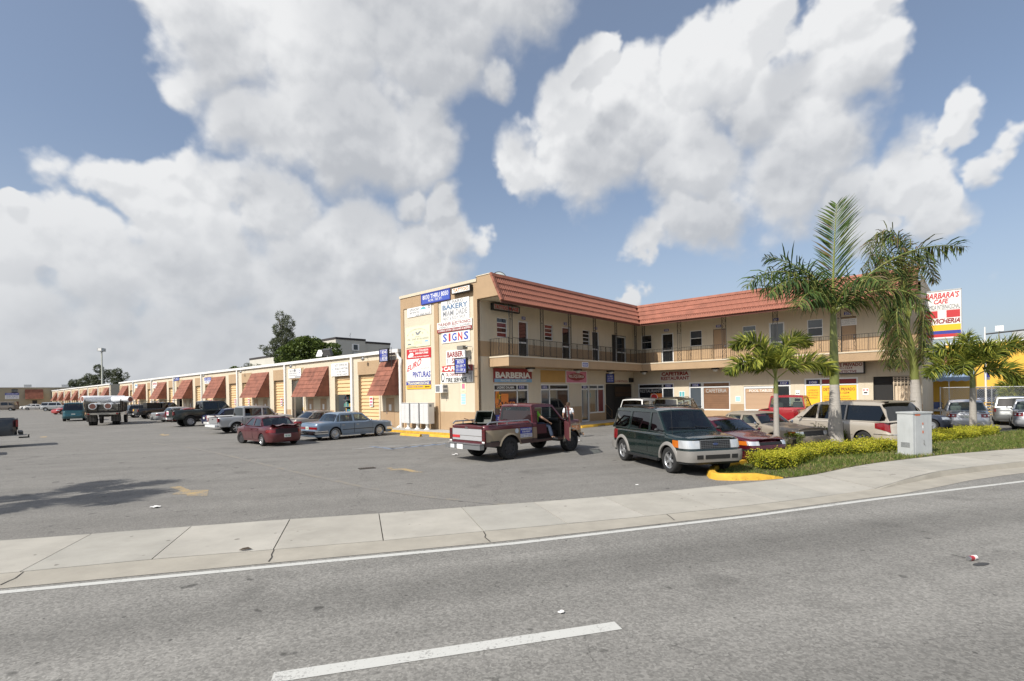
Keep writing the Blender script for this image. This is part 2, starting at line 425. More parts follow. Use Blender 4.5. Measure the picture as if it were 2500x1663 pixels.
def worn_paint(name, col, under, wear):
    m = bpy.data.materials.new(name); m.use_nodes = True
    N = NG(m.node_tree); b = m.node_tree.nodes['Principled BSDF']
    co = N.new('ShaderNodeTexCoord').outputs['Object']
    f = N.math('ADD', N.math('MULTIPLY', N.noise(co, 38, 3, 0.7), 0.6), N.math('MULTIPLY', N.noise(co, 2.4, 4, 0.6), 0.4))
    f = N.mrange(f, wear-0.06, wear+0.06)
    N.l.new(N.mixc(f, under, col), b.inputs['Base Color']); b.inputs['Roughness'].default_value = 0.8
    return m
WPAINT = worn_paint('road_paint_white', (0.50, 0.50, 0.47), (0.25, 0.245, 0.23), 0.41)
YPAINT = worn_paint('lot_paint_yellow', (0.40, 0.28, 0.12), (0.19, 0.185, 0.17), 0.49)
YFADE = worn_paint('lot_paint_faded', (0.235, 0.205, 0.155), (0.185, 0.18, 0.168), 0.53)
BPAINT = worn_paint('lot_paint_blue', (0.14, 0.22, 0.36), (0.205, 0.20, 0.19), 0.50)
WFADE = worn_paint('lot_paint_white', (0.42, 0.42, 0.41), (0.205, 0.20, 0.19), 0.47)
KERBY = mat('kerb_yellow', (0.62, 0.36, 0.035), 0.7, var=0.22, vscale=4, bump=0.4, bscale=40, dirt=0.6)
WALKM = mat('walk_concrete', (0.50, 0.475, 0.42), 0.9, var=0.09, vscale=1.3, bump=0.25, bscale=90, dirt=0.0)
GUTM = mat('gutter_concrete', (0.335, 0.31, 0.26), 0.9, var=0.12, vscale=2.0, bump=0.25, bscale=90)

def sheet(name, pts, z, m, kind='structure', parent=None):
    b = MB(); b.poly([(p[0], p[1]) for p in pts], lambda a, c, d: (a, c, z), m)
    return b.build(name, parent, kind=kind, merge=False)
bm0 = MB()
for i in range(-6, 6):
    for j in range(-6, 6):
        s_ = 350
        bm0.quad((i*s_, j*s_, -0.08), ((i+1)*s_, j*s_, -0.08), ((i+1)*s_, (j+1)*s_, -0.08), (i*s_, (j+1)*s_, -0.08), m=mat('far_ground', (0.13, 0.13, 0.11), 0.9, var=0.15, vscale=0.02))
bm0.build('ground', kind='structure')
JF = [(-30.5,.0),(-12.6,5.1),(-11.05,5.52),(-9.5,5.94),(-8.0,6.34),(-6.5,6.74),(-5.07,7.17),(-3.54,7.53),(-2.02,7.9),(-.5,8.33),(.9,8.71),(2.35,9.13),(3.8,9.6),(5.25,10.12),(6.6,10.65),(7.9,11.2),(9.2,11.95),(10.5,12.65),(11.9,13.25),(13.4,13.8),(14.9,14.3),(16.4,14.8),(18,15.3),(34,20.3)]
JB = [(-31,2.1),(-13.2,7.0),(-11.65,7.4),(-10.1,7.8),(-8.6,8.2),(-7.08,8.59),(-5.65,8.98),(-4.1,9.38),(-2.56,9.72),(-1.03,10.11),(.4,10.47),(1.9,10.9),(3.4,11.38),(4.9,11.95),(6.4,12.55),(7.8,13.2),(9.1,13.92),(10.5,14.6),(12,15.3),(13.5,16.0),(15,16.5),(16.5,17.0),(18.1,17.5),(33.5,22.6)]
EDGE = [(-31,-.9),(-12,4.45),(-6.14,6.11),(-3.3,6.87),(-.04,7.73),(4.23,9.16),(7.45,10.41),(11.9,11.97),(20,14.6),(34.5,19)]
def kz(x):                                     # the walk rises to full kerb height beyond the driveway
    t = min(1, max(0, (x-7.2)/3.2)); return 0.012 + 0.125*t*t*(3-2*t)
sheet('road', [(-90,-60),(90,-60),(90,36),(34,20.25)] + [(x, y+0.02) for x, y in JF[::-1][1:]] + [(-90,-17)], 0.0, ROAD)
sheet('parking_lot', [(x, y-0.02) for x, y in JB] + [(60,31),(140,56),(140,150),(60,330),(-260,330),(-260,-40),(-90,-15)], 0.0, LOT)
gt = MB()                                      # gutter apron, sloping up to a kerb on the right
rows = [[], [], []]
for (x, y) in JF:
    ex = min(EDGE, key=lambda e: abs(e[0]-x))
    # edge line point nearest in x by interpolation
    for a, c in zip(EDGE, EDGE[1:]):
        if a[0] <= x+0.25 <= c[0]:
            t = (x+0.25-a[0])/(c[0]-a[0]); ye = a[1]+(c[1]-a[1])*t
    w = min(0.62, 0.95*(y-ye)) if x > 7 else (y-ye)*0.93
    rows[0].append((x+0.16, y-w, 0.006)); rows[1].append((x+0.012, y-0.06, 0.010)); rows[2].append((x, y-0.012, max(0.011, kz(x))))
gt.grid(rows, GUTM)
gut = gt.build('gutter', kind='structure', merge=False)
wb_ = MB(); wb_.grid([[(x, y-0.01, -0.02) for x, y in JF], [(x, y+0.01, -0.02) for x, y in JB]], mat('joint_dirt', (0.06, 0.055, 0.045), 0.95))
walk = wb_.build('sidewalk', kind='structure', merge=False)
for i in range(len(JF)-1):
    g_ = 0.008
    def lp(a, b, t): return (a[0]+(b[0]-a[0])*t, a[1]+(b[1]-a[1])*t)
    L = hypot(JF[i+1][0]-JF[i][0], JF[i+1][1]-JF[i][1]); e = g_/L
    f0, f1, b0, b1 = lp(JF[i], JF[i+1], e), lp(JF[i], JF[i+1], 1-e), lp(JB[i], JB[i+1], e), lp(JB[i], JB[i+1], 1-e)
    sb = MB(); n = 5
    dz = random.Random(i).uniform(-0.002, 0.003)
    top = []
    for r in range(n+1):
        row = []
        for c in range(5):
            p = lp(lp(f0, f1, c/4), lp(b0, b1, c/4), r/n)
            row.append((p[0], p[1], kz(p[0])*(1-0.35*r/n) + dz + 0.004))
        top.append(row)
    sb.grid(top, None)
    rim = top[0] + [r[-1] for r in top[1:]] + top[-1][-2::-1] + [r[0] for r in top[-2:0:-1]]
    for a, c in zip(rim, rim[1:]+rim[:1]):
        sb.quad(a, (a[0], a[1], -0.019), (c[0], c[1], -0.019), c, m=None)
    sm = mat('walk_concrete_%d' % (i % 4), [(0.375, 0.355, 0.31), (0.35, 0.335, 0.295), (0.385, 0.365, 0.32), (0.36, 0.34, 0.295)][i % 4], 0.9, var=0.13, vscale=1.1, bump=0.3, bscale=90, dirt=0.22)
    if 'scuff' not in sm:
        sm['scuff'] = 1; N_ = NG(sm.node_tree); b_ = sm.node_tree.nodes['Principled BSDF']; co_ = N_.new('ShaderNodeTexCoord').outputs['Object']
        mp_ = N_.new('ShaderNodeMapping', ins={'Vector': co_, 'Rotation': (0,0,-RD-.1), 'Scale': (.7,2.6,1)})
        sc_ = N_.math('MULTIPLY', N_.mrange(N_.noise(mp_.outputs[0], 1.0, 6, .7), .60, .70), N_.mrange(N_.noise(co_, .35, 2, .5), .46, .60))
        sp_ = N_.mrange(N_.noise(co_, 6.5, 2, .35), .735, .77)
        old = b_.inputs['Base Color'].links[0].from_socket
        c1_ = N_.mixc(N_.math('MULTIPLY', sc_, .6), old, (.10,.095,.085)); c2_ = N_.mixc(N_.math('MULTIPLY', sp_, .6), c1_, (.08,.07,.06)); N_.l.new(c2_, b_.inputs['Base Color'])
    sb.mats = [sm]
    sb.build('slab', walk, smooth=30)
def strip(name, line, w, z, m, kind='structure'):
    b = MB(); r0, r1 = [], []
    for i, p in enumerate(line):
        a, c = line[max(0, i-1)], line[min(len(line)-1, i+1)]
        t = Vector((c[0]-a[0], c[1]-a[1])).normalized(); n = Vector((-t.y, t.x))
        r0.append((p[0]-n.x*w/2, p[1]-n.y*w/2, z)); r1.append((p[0]+n.x*w/2, p[1]+n.y*w/2, z))
    b.grid([r0, r1], m); return b.build(name, kind=kind, merge=False)
JNT = mat('joint_dark', (0.05,0.045,0.04), 0.95)
for px4 in (((108,601),(70,630),(40,642),(0,661)),((1262,498),(1250,520),(1252,532),(1236,553)),((2226,414),(2236,430),(2232,440),(2256,460))):
    strip('pavement_crack', [gp(*(px_*1250/2357 if i_ == 0 else 1080+px_*1250/2357 for i_, px_ in enumerate(q))) for q in px4], 0.018 if px4[0][0] != 480 else .012, 0.0215 if px4[0][0] == 480 else 0.0125, JNT)
strip('pavement_crack', [gp(1250+q[0]*1250/2357, 1050+q[1]*1250/2357) for q in ((712,391),(728,402),(748,418))], 0.018, 0.0125, JNT)
strip('pavement_crack', [gp(1250+q[0]*1250/2357, 1050+q[1]*1250/2357) for q in ((1540,186),(1600,205),(1760,203),(1900,215),(1985,212))], 0.016, 0.135, JNT)
strip('edge_line', [(x+0.03, y-0.075) for x, y in EDGE], 0.115, 0.0045, WPAINT)
dd = Vector((cos(0.27), sin(0.27))); nn = Vector((-dd.y, dd.x))
tip = Vector((0.98, 4.92))
for k in range(-3, 4):                         # broken lane line
    a = tip + dd*(-3.05 + 12.2*k); c = tip + dd*12.2*k
    strip('lane_line', [a, a.lerp(c, .5), c], 0.165, 0.0045, WPAINT)
def paint_px(name, pts, m, z=0.0045): return sheet(name, [gp(*p) for p in pts], z, m)
cL = lambda x, y: (x*1250/2357, 1080+y*1250/2357)
paint_px('lane_arrow', [cL(780,207),cL(832,203),cL(878,221),cL(960,219),cL(955,248),cL(860,247),cL(860,240),cL(790,240),cL(832,224)], YPAINT)
paint_px('lane_arrow', [cL(1778,119),cL(1810,117),cL(1800,122),cL(1860,120),cL(1950,138),cL(1915,140),cL(1850,128),cL(1790,130),cL(1805,125)], YPAINT)
paint_px('lane_arrow', [(388,1062),(398,1059),(402,1061),(414,1060),(412,1063),(399,1064)], YPAINT)
paint_px('lane_arrow', [(96,1067),(106,1065),(116,1066),(112,1068.4),(100,1068.6)], YPAINT)
fl = [gp(*cL(*p)) for p in ((700,5),(860,22),(1000,50),(1160,88),(1335,132),(1700,212),(2000,255),(2340,288))]
strip('lot_line', fl, 0.16, 0.0045, YFADE)
strip('bay_line', [gp(*cL(1765,24)), gp(*cL(2060,-2))], 0.11, 0.0045, WFADE)
for t in (0.0, 0.33, 0.66, 1.0):
    p = gp(*cL(1850+t*190, 24-t*17)); strip('bay_hatch', [(p.x-.3, p.y-.55), (p.x+.25, p.y+.25)], 0.3, 0.0045, BPAINT)
strip('bay_line', [gp(975, 1087), gp(860, 1097)], 0.10, 0.0045, WFADE)
strip('bay_line', [gp(962, 1097), gp(905, 1090)], 0.22, 0.0045, BPAINT)
# storm drain, litter, the crushed can on the road
dg = thing('storm_drain', 'rusty iron storm drain grate set in the asphalt before the tan pickup', 'drain', gp(*cL(1690,120)), 0.5)
b = MB(); b.box((0,0,0.004), (0.5,0.3,0.008), mat('drain_dark', (0.02,0.018,0.015), 0.8)); b.build('drain_pit', dg)
b = MB()
for k in range(7): b.box((-0.21+0.07*k, 0, 0.012), (0.03,0.28,0.012), mat('drain_iron', (0.06,0.045,0.035), 0.7))
b.build('bars', dg)

# ------------------------------------------------------------------ two-storey building (local x = along V, y = along U)
BV, BS = YAW, YAW - pi/2
def A3(v0): return lambda a, b, d: (v0 + d, -a, b)       # walls facing the camera-left street side
def B3(u0): return lambda a, b, d: (a, u0 + d, b)        # walls facing the court
def wall_rects(parent, to3, a0, a1, b0, b1, holes, m, dado=None, mdado=None, reveal=0.14, name='wall', extra=()):
    ax = sorted({a0, a1, *[h[0] for h in holes], *[h[2] for h in holes]}); ax = [x for x in ax if a0 <= x <= a1]
    bx = {b0, b1, *[h[1] for h in holes], *[h[3] for h in holes]}
    if dado: bx.add(dado)
    bx = sorted(x for x in bx if b0 <= x <= b1); k = MB()
    for p, q in zip(ax, ax[1:]):
        for r, s in zip(bx, bx[1:]):
            ca, cb = (p+q)/2, (r+s)/2
            if any(h[0] < ca < h[2] and h[1] < cb < h[3] for h in holes): continue
            k.quad(to3(p,r,0), to3(q,r,0), to3(q,s,0), to3(p,s,0), m=mdado if dado and cb < dado else m)
    for h in holes:
        c = [(h[0],h[1]),(h[2],h[1]),(h[2],h[3]),(h[0],h[3])]
        for i in range(4):
            a, e = c[i], c[(i+1) % 4]
            if i == 0 and h[1] <= b0: continue
            k.quad(to3(*a,0), to3(*e,0), to3(*e,reveal), to3(*a,reveal), m=m)
    return k.build(name, parent)
def rect_box(k, to3, a0, b0, a1, b1, d0, d1, m):
    P = [to3(a, b, d) for d in (d0, d1) for b in (b0, b1) for a in (a0, a1)]
    for q in ((0,1,3,2),(4,6,7,5),(0,4,5,1),(1,5,7,3),(3,7,6,2),(2,6,4,0)): k.quad(*[P[i] for i in q], m=m)
def window(parent, to3, a0, a1, b0, b1, panes, mf, fw=0.05, depth=0.10, name='window', bars=()):
    """frame with its panes; panes = [(a0,b0,a1,b1,material)] as fractions of the opening"""
    k = MB(); d0, d1 = depth-0.05, depth+0.03
    rect_box(k,to3,a0,b0,a1,b0+fw,d0,d1,mf); rect_box(k,to3,a0,b1-fw,a1,b1,d0,d1,mf)
    rect_box(k,to3,a0,b0+fw,a0+fw,b1-fw,d0,d1,mf); rect_box(k,to3,a1-fw,b0+fw,a1,b1-fw,d0,d1,mf)
    for q in bars:
        A0, B0, A1, B1 = a0+(a1-a0)*q[0], b0+(b1-b0)*q[1], a0+(a1-a0)*q[2], b0+(b1-b0)*q[3]
        if abs(A1-A0) < 1e-6: A0 -= fw/2; A1 += fw/2
        if abs(B1-B0) < 1e-6: B0 -= fw/2; B1 += fw/2
        rect_box(k,to3,A0,B0,A1,B1,d0+0.004,d1-0.004,mf)
    o = k.build(name, parent)
    for p in panes:
        g_ = MB(); A0, B0, A1, B1 = a0+(a1-a0)*p[0], b0+(b1-b0)*p[1], a0+(a1-a0)*p[2], b0+(b1-b0)*p[3]
        g_.quad(to3(A0,B0,depth), to3(A1,B0,depth), to3(A1,B1,depth), to3(A0,B1,depth), m=p[4]); g_.build('pane', o)
    return o
bld = thing('shop_building', 'two-storey cream and tan shop building with red tile roof and iron balcony', 'building', O0, BV)
WA, WB_, W2 = A3(0.0), B3(0.0), A3(17.2)
# sign wall: cream panels between tan piers
k = MB()
def cells(to3, a0, a1, b0, b1, d, m): rect_box(k, to3, a0, b0, a1, b1, d, d+0.2, m)
cells(WA,-7.18,-0.02,1.2,7.76,0.05,CREAM)
cells(WA,-7.18,-0.02,0.0,1.2,0.045,TAN)
for a0, a1 in ((-7.2,-6.87),(-3.78,-3.39),(-0.30,0.0)): cells(WA,a0,a1,0,7.76,0.0,TAN)
cells(WA,-7.2,0.0,7.76,8.47,0.0,TAN)
k.build('sign_wall', bld)
k = MB(); rect_box(k,WA,-7.25,8.47,0.0,8.64,-0.05,0.25,CREAM); k.build('parapet_cap', bld)
k = MB()                                       # roof deck, back and side walls
k.quad((0.2,7.2,8.2),(0.2,0.0,8.2),(26,0.0,8.2),(26,7.2,8.2), m=mat('roof_gravel',(0.3,0.29,0.27),0.9))
k.quad((17.2,0.0,8.2),(17.2,-18.2,8.2),(26,-18.2,8.2),(26,0.0,8.2), m=MATS['roof_gravel'])
k.build('roof_deck', bld)
k = MB(); k.quad((0.0,7.2,0),(26,7.2,0),(26,7.2,8.5),(0.0,7.2,8.5), m=CREAM)
k.quad((26,7.2,0),(26,-18.2,0),(26,-18.2,8.5),(26,7.2,8.5), m=CREAM)
k.quad((26,-18.2,0),(17.2,-18.2,0),(17.2,-18.2,8.7),(26,-18.2,8.7), m=CREAM); k.build('rear_wall', bld)
# court walls, lower floor
lowB = [(1.22,0.12,4.31,2.78),(5.48,0.12,8.53,2.78),(9.97,0.12,10.95,2.75),(10.95,0.68,12.96,2.75),(13.1,0.12,17.1,2.8)]
wall_rects(bld, WB_, 0, 17.2, 0, 4.33, lowB, CREAM, 1.24, TAN)
low2 = [(0.43,0.12,3.44,2.78),(4.62,0.12,5.6,2.79),(5.6,0.74,7.6,2.79),(8.52,0.74,10.6,2.42),(10.6,0.12,11.45,2.79),(12.26,0.12,15.16,2.84),(15.91,0.12,17.9,2.83)]
wall_rects(bld, W2, 0, 18.2, 0, 4.33, low2, CREAM, 1.2, TAN)
upB = [(1.56,5.5,2.45,6.65),(3.42,4.35,4.34,6.66),(5.98,5.6,6.83,6.63),(7.82,4.35,8.76,6.66),(10.24,5.55,11.12,6.61),(11.41,4.35,12.34,6.58),(14.1,4.35,16.2,6.56)]
wall_rects(bld, WB_, 0, 17.2, 4.33, 7.6, upB, CREAM, 5.2, TAN)
up2 = [(0.78,5.5,1.67,6.6),(2.49,4.35,3.47,6.6),(4.75,5.46,5.66,6.6),(6.47,4.35,7.41,6.55),(8.5,5.45,9.38,6.57),(10.21,4.35,11.15,6.63),(12.48,5.5,13.35,6.58),(14.33,4.35,15.1,6.55)]
wall_rects(bld, W2, 0, 18.2, 4.33, 7.6, up2, CREAM, 5.22, TAN)
# dark sheets close behind the openings, standing for unlit rooms
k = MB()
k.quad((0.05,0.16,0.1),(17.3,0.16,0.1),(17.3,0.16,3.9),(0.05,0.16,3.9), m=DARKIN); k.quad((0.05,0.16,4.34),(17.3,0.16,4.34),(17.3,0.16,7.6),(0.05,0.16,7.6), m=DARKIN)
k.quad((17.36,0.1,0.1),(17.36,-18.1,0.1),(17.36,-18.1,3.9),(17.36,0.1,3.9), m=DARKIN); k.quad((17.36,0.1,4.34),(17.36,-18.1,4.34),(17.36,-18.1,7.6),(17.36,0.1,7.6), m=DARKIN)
k.build('room_dark_sheets', bld)
# balcony slab with its tan fascia
k = MB()
SLB = [(0.85,0.02),(0.85,-1.55),(15.85,-1.55),(15.85,-18.2),(17.22,-18.2),(17.22,0.02)]
for z0, z1, e, m_ in ((3.75,4.24,0.0,TAN),(4.24,4.32,0.03,CREAM)):
    S = [(0.85-e,0.02),(0.85-e,-1.55-e),(15.85-e,-1.55-e),(15.85-e,-18.2-e),(17.22,-18.2-e),(17.22,0.02)]
    for z, fl_ in ((z1,1),(z0,0)):
        k.poly(S if fl_ else S, lambda a, b, d, z=z: (a, b, z), m_)
    for p, q in zip(S, S[1:]): k.quad((p[0],p[1],z0),(q[0],q[1],z0),(q[0],q[1],z1),(p[0],p[1],z1), m=m_)
k.build('balcony', bld, merge=False)
# mansard roof
RG1, EV1, RG2, EV2, ZR, ZE, GB = -1.10, -1.85, 16.0, 15.1, 8.74, 7.22, 0.06
roof = MB()
roof.quad((GB,RG1,ZR),(RG2,RG1,ZR),(EV2,EV1,ZE),(GB,EV1,ZE), m=mat('roof_felt',(0.10,0.035,0.025),0.9))
roof.quad((RG2,RG1,ZR),(RG2,-18.2,ZR),(EV2,-18.2,ZE),(EV2,EV1,ZE), m=MATS['roof_felt'])
roof.quad((GB,0.25,ZR),(GB,RG1,ZR),(RG2,RG1,ZR),(RG2,0.25,ZR), m=MATS['roof_gravel'])
roof.quad((RG2,RG1,ZR-.005),(RG2,-18.2,ZR-.005),(17.3,-18.2,ZR-.005),(17.3,RG1,ZR-.005), m=MATS['roof_gravel'])
rf = roof.build('roof', bld, merge=False)
k = MB()                                       # stucco gable end
gl_ = [(0.0,7.5),(1.66,7.5),(1.10,ZR+0.0),(0.0,ZR+0.02)]
k.poly(gl_, lambda a, b, d: (0.0+d, -a, b), CREAM if False else TAN, depth=0.25); k.build('gable_end', bld, merge=False)
k = MB(); rect_box(k,WA,-0.02,ZR+0.0,1.08,ZR+0.05,-0.03,0.25,CREAM); k.build('gable_cap', bld)
k = MB()                                       # soffit and dark eave board
k.poly([(GB+.2,0.0),(GB+.2,EV1+.1),(EV2+.1,EV1+.1),(EV2+.1,-18.2),(17.2,-18.2),(17.2,0.0)], lambda a, b, d: (a, b, 7.5), CREAM); k.build('soffit', bld, merge=False)
k = MB()
for z0, z1 in ((ZE-.13,ZE+.02),):
    k.box(((GB+EV2)/2,EV1+.07,(z0+z1)/2),(EV2-GB,.05,z1-z0),DRED if False else mat('eave_board',(0.14,0.05,0.035),0.8))
    k.box((EV2+.07,(EV1-18.2)/2,(z0+z1)/2),(.05,18.2+EV1-.05,z1-z0),MATS['eave_board'])
k.quad((GB+.02,EV1+.09,ZE-.1),(EV2+.1,EV1+.09,ZE-.1),(EV2+.1,EV1+.09,7.5),(GB+.02,EV1+.09,7.5), m=MATS['eave_board'])
k.quad((EV2+.1,EV1,ZE-.1),(EV2+.1,-18.2,ZE-.1),(EV2+.1,-18.2,7.5),(EV2+.1,EV1,7.5), m=MATS['eave_board'])
k.build('eave', rf)
# clay tiles in four courses under a ridge cap
TW, NC = 0.33, 4
def tile_mesh(L):
    b = MB(); xs = [0, .022, .05, .078, .10, .165, .187, .215, .243, .265, .33]; zs = [.012, .034, .044, .034, .012, .012, .034, .044, .034, .012, .012]
    b.grid([[(x, 0, z+0.002) for x, z in zip(xs, zs)], [(x, L+.03, z+.045) for x, z in zip(xs, zs)]], TILE, flip=True)
    b.grid([[(x, L+.03, z+.045) for x, z in zip(xs, zs)], [(x, L+.03, -.002) for x, z in zip(xs, zs)]], TILE, flip=True)
    b.quad((0,0,.012),(0,L+.03,.057),(0,L+.03,0),(0,0,0), m=TILE)
    return b
def tile_spots():
    out = []
    for wing in (1, 2):
        top = Vector((GB, RG1, ZR)) if wing == 1 else Vector((RG2, RG1, ZR))
        dn = Vector((0, EV1-RG1, ZE-ZR)) if wing == 1 else Vector((EV2-RG2, 0, ZE-ZR))
        L = dn.length; dn.normalize()
        ac = Vector((1, 0, 0)) if wing == 1 else Vector((0, -1, 0))
        nrm = ac.cross(dn); 
        if nrm.z < 0: nrm = -nrm
        M = Matrix((ac, dn, nrm)).transposed()
        t0 = 0.19; step = (L-t0)/NC
        for c in range(NC):
            y0 = t0 + step*c; frac = (y0+step*0.5)/L
            if wing == 1: a0, a1 = 0.0, (RG2-GB) + frac*(EV2-RG2)
            else: a0, a1 = frac*(RG1-EV1), 18.2+RG1
            n = int((a1-a0)/TW)
            for i in range(n):
                off = a0 + i*TW + (0 if wing == 1 else 0.02)
                out.append((top + ac*off + dn*y0, M, step))
    return out
spots = tile_spots()
loc_cam = Matrix.Rotation(-BV, 3, 'Z') @ (Vector((0, 0, CAMH)) - O0)
spots.sort(key=lambda s: (s[0]-loc_cam).length)
tmesh = {}
rest = MB()
for i, (p, M, step) in enumerate(spots):
    key = round(step, 3)
    if key not in tmesh:
        tb = tile_mesh(step); to = tb.build('tile', rf, smooth=50); tmesh[key] = (to, tb); to.matrix_local = Matrix.Translation(p) @ M.to_4x4(); continue
    if i < 300:
        o = link('tile', tmesh[key][0].data, rf)
        jit = Matrix.Rotation(random.Random(i).uniform(-.012,.012), 4, 'X')
        o.matrix_local = Matrix.Translation(p) @ M.to_4x4() @ jit
    else:
        tb = tmesh[key][1]; n0 = len(rest.v)
        rest.v += [tuple(p + M @ Vector(v)) for v in tb.v]
        rest.f += [tuple(q+n0 for q in f) for f in tb.f]; rest.m += [rest.mi(TILE)]*len(tb.f)
rest.build('tiles', rf, smooth=50, kind='stuff')
k = MB()
for a, c_, dn in ((Vector((GB,RG1,ZR)), Vector((RG2,RG1,ZR)), Vector((0,EV1-RG1,ZE-ZR)).normalized()), (Vector((RG2,RG1,ZR)), Vector((RG2,-18.2,ZR)), Vector((EV2-RG2,0,ZE-ZR)).normalized())):
    n = dn.cross((c_-a).normalized()); n = n if n.z > 0 else -n
    k.grid([[q + n*.02 - dn*.05 for q in (a, c_)], [q + n*.09 for q in (a, c_)], [q + n*.075 + dn*.2 for q in (a, c_)], [q + dn*.2 for q in (a, c_)]], TILE)
k.build('ridge_cap', rf, merge=False)
k = MB()                                       # rake pieces along the gable edge
dn = Vector((0,EV1-RG1,ZE-ZR)); L_ = dn.length; dn.normalize(); nr = Vector((1,0,0)).cross(dn); nr = nr if nr.z > 0 else -nr
for c in range(NC+1):
    a = Vector((GB-.04,RG1,ZR)) + dn*(0.19+(L_-.19)/NC*(c-1) if c else 0.0)
    Ls = (L_-.19)/NC if c else .19
    R = Matrix((Vector((1,0,0)), dn, nr)).transposed()
    k.box(a + dn*Ls/2 + nr*(.03), (.16, Ls+.04, .13), TILE, M=R)
k.build('rake_tiles', rf)
# iron lacework posts and railings
def lace_post(x, y, z0, z1, along, w=0.27):
    k = MB(); ax = Vector((1,0,0)) if along == 'x' else Vector((0,1,0)); c = Vector((x,y,0))
    for s in (-.5, .5): k.box(c + ax*w*s + Vector((0,0,(z0+z1)/2)), (.032,.032,z1-z0), IRON)
    for z in (z0+.03, z0+0.95, z1-1.15, z1-.03): k.box(c + Vector((0,0,z)), (w if along=='x' else .025, w if along=='y' else .025, .025), IRON)
    for s in (-.17, 0, .17): k.tube([c+ax*w*s+Vector((0,0,z0+.95)), c+ax*w*s+Vector((0,0,z1-1.15))], .009, IRON, 4)
    for zs, ze in ((z0+.05,z0+.93),(z1-1.13,z1-.05)):
        for ph in (0, pi):
            pts = []
            for i in range(19):
                t = i/18; pts.append(c + ax*(w*.40*sin(2*pi*1.5*t+ph)) + Vector((0,0,zs+(ze-zs)*t)))
            k.tube(pts, .010, IRON, 4)
        for j in range(3):
            z = zs+(ze-zs)*(j+.5)/3
            k.tube([c + ax*(.05*cos(q*pi/4)*(1 if j%2 else -1)) + Vector((0,0,z+.05*sin(q*pi/4))) for q in range(8)], .010, IRON, 4)
    k.build('lace_post', bld)
PB = [1.16, 3.9, 6.7, 9.52, 12.27, 15.08]; P2 = [-1.62, -4.5, -7.7, -10.93, -14.4, -17.24]
for v in PB: lace_post(v, -1.45, 4.32, 7.5, 'x')
lace_post(15.95, -1.66, 4.32, 7.5, 'y', .2)
for u in P2[1:5]: lace_post(15.95, u, 4.32, 7.5, 'y')
BAL = MB(); BAL.box((0,0,.475), (.013,.013,.95), IRON); balm = None
def railing(p, q):
    global balm
    p, q = Vector(p), Vector(q); d = q-p; L = d.length; d.normalize()
    k = MB(); R = Matrix((d, Vector((-d.y,d.x,0)), Vector((0,0,1)))).transposed(); mid = (p+q)/2
    k.box(mid+Vector((0,0,1.0)), (L,.04,.022), IRON, M=R); k.box(mid+Vector((0,0,.09)), (L,.028,.018), IRON, M=R)
    nmid = max(1, round(L/1.4))
    for i in range(nmid+1): k.box(p+d*(L*i/nmid)+Vector((0,0,.5)), (.026,.026,1.0), IRON, M=R)
    for i in range(nmid):                      # a scrolled panel in each bay
        c = p+d*(L*(i+.5)/nmid)
        for s in (-.05, .05): k.tube([c+d*s+Vector((0,0,.1)), c+d*s+Vector((0,0,1.0))], .008, IRON, 4)
        k.tube([c+d*(.045*sin(t*pi/3))+Vector((0,0,.12+.072*t)) for t in range(13)], .009, IRON, 4)
    o = k.build('railing', bld); n = int(L/.125)
    for i in range(1, n):
        pp = p+d*(L*i/n)+Vector((0,0,.07))
        if balm is None: bo = BAL.build('baluster', o); balm = bo.data
        else: bo = link('baluster', balm, o)
        bo.location = pp
    return o
ZB = 4.32
railing((0.93,-0.06,ZB),(0.93,-1.45,ZB)); railing((0.93,-1.45,ZB),(PB[0]-.15,-1.45,ZB))
for a, c in zip(PB, PB[1:]): railing((a+.14,-1.45,ZB),(c-.14,-1.45,ZB))
railing((PB[-1]+.14,-1.45,ZB),(15.95,-1.45,ZB))
pp = -1.78
for c in (-4.5,-7.7,-10.93,-14.4,-17.24): railing((15.95,pp,ZB),(15.95,c+(.14 if c > -17 else 0),ZB)); pp = c-.14
k = MB(); k.box((15.95,-17.27,4.85),(.05,.05,1.06),mat('post_tan',(0.5,0.33,0.2),0.7)); k.build('end_post', bld)
k = MB(); k.box((16.6,-18.15,5.2),(1.2,.06,1.75),DARKIN); k.build('end_screen', bld)
# upper windows and doors
def jal(a0,a1,b0,b1,to3,n,mm):
    bars = [(0,(i)/n,1,(i)/n) for i in range(1,n)]
    window(bld,to3,a0,a1,b0,b1,[(.04,i/n+.01,.96,(i+1)/n-.01,mm[i % len(mm)]) for i in range(n)],ALU,.045,.09,bars=bars)
REDC = mat('red_curtain',(0.16,0.03,0.03),0.15,spec=.6)
jal(1.56,2.45,5.5,6.65,WB_,4,[REDC,WINDK]); jal(5.98,6.83,5.6,6.63,WB_,4,[WINDK,REDC]); jal(10.24,11.12,5.55,6.61,WB_,4,[WINDK])
for a0,a1,b0,b1 in ((0.78,1.67,5.5,6.6),(4.75,5.66,5.46,6.6),(12.48,13.35,5.5,6.58)): jal(a0,a1,b0,b1,W2,2,[WINDK,WINGR] if a0 > 4 else [WINDK])
jal(8.5,9.38,5.45,6.57,W2,3,[WINGR])
def door(to3,a0,a1,b0,b1,mp,mf=ALU,name='door',fw=.09,mid=True,depth=.09):
    o = window(bld,to3,a0,a1,b0,b1,[(.1,.04,.9,.96,mp)],mf,fw,depth,name=name,bars=[(0,.42,1,.42)] if mid else [])
    h = MB(); rect_box(h,to3,a1-.17,b0+.95,a1-.11,b0+1.18,depth-.11,depth-.05,STEEL); h.build('handle', o)
    return o
for a0,a1 in ((3.42,4.34),(7.82,8.76),(11.41,12.34)): door(WB_,a0,a1,4.34,6.64,WINDK)
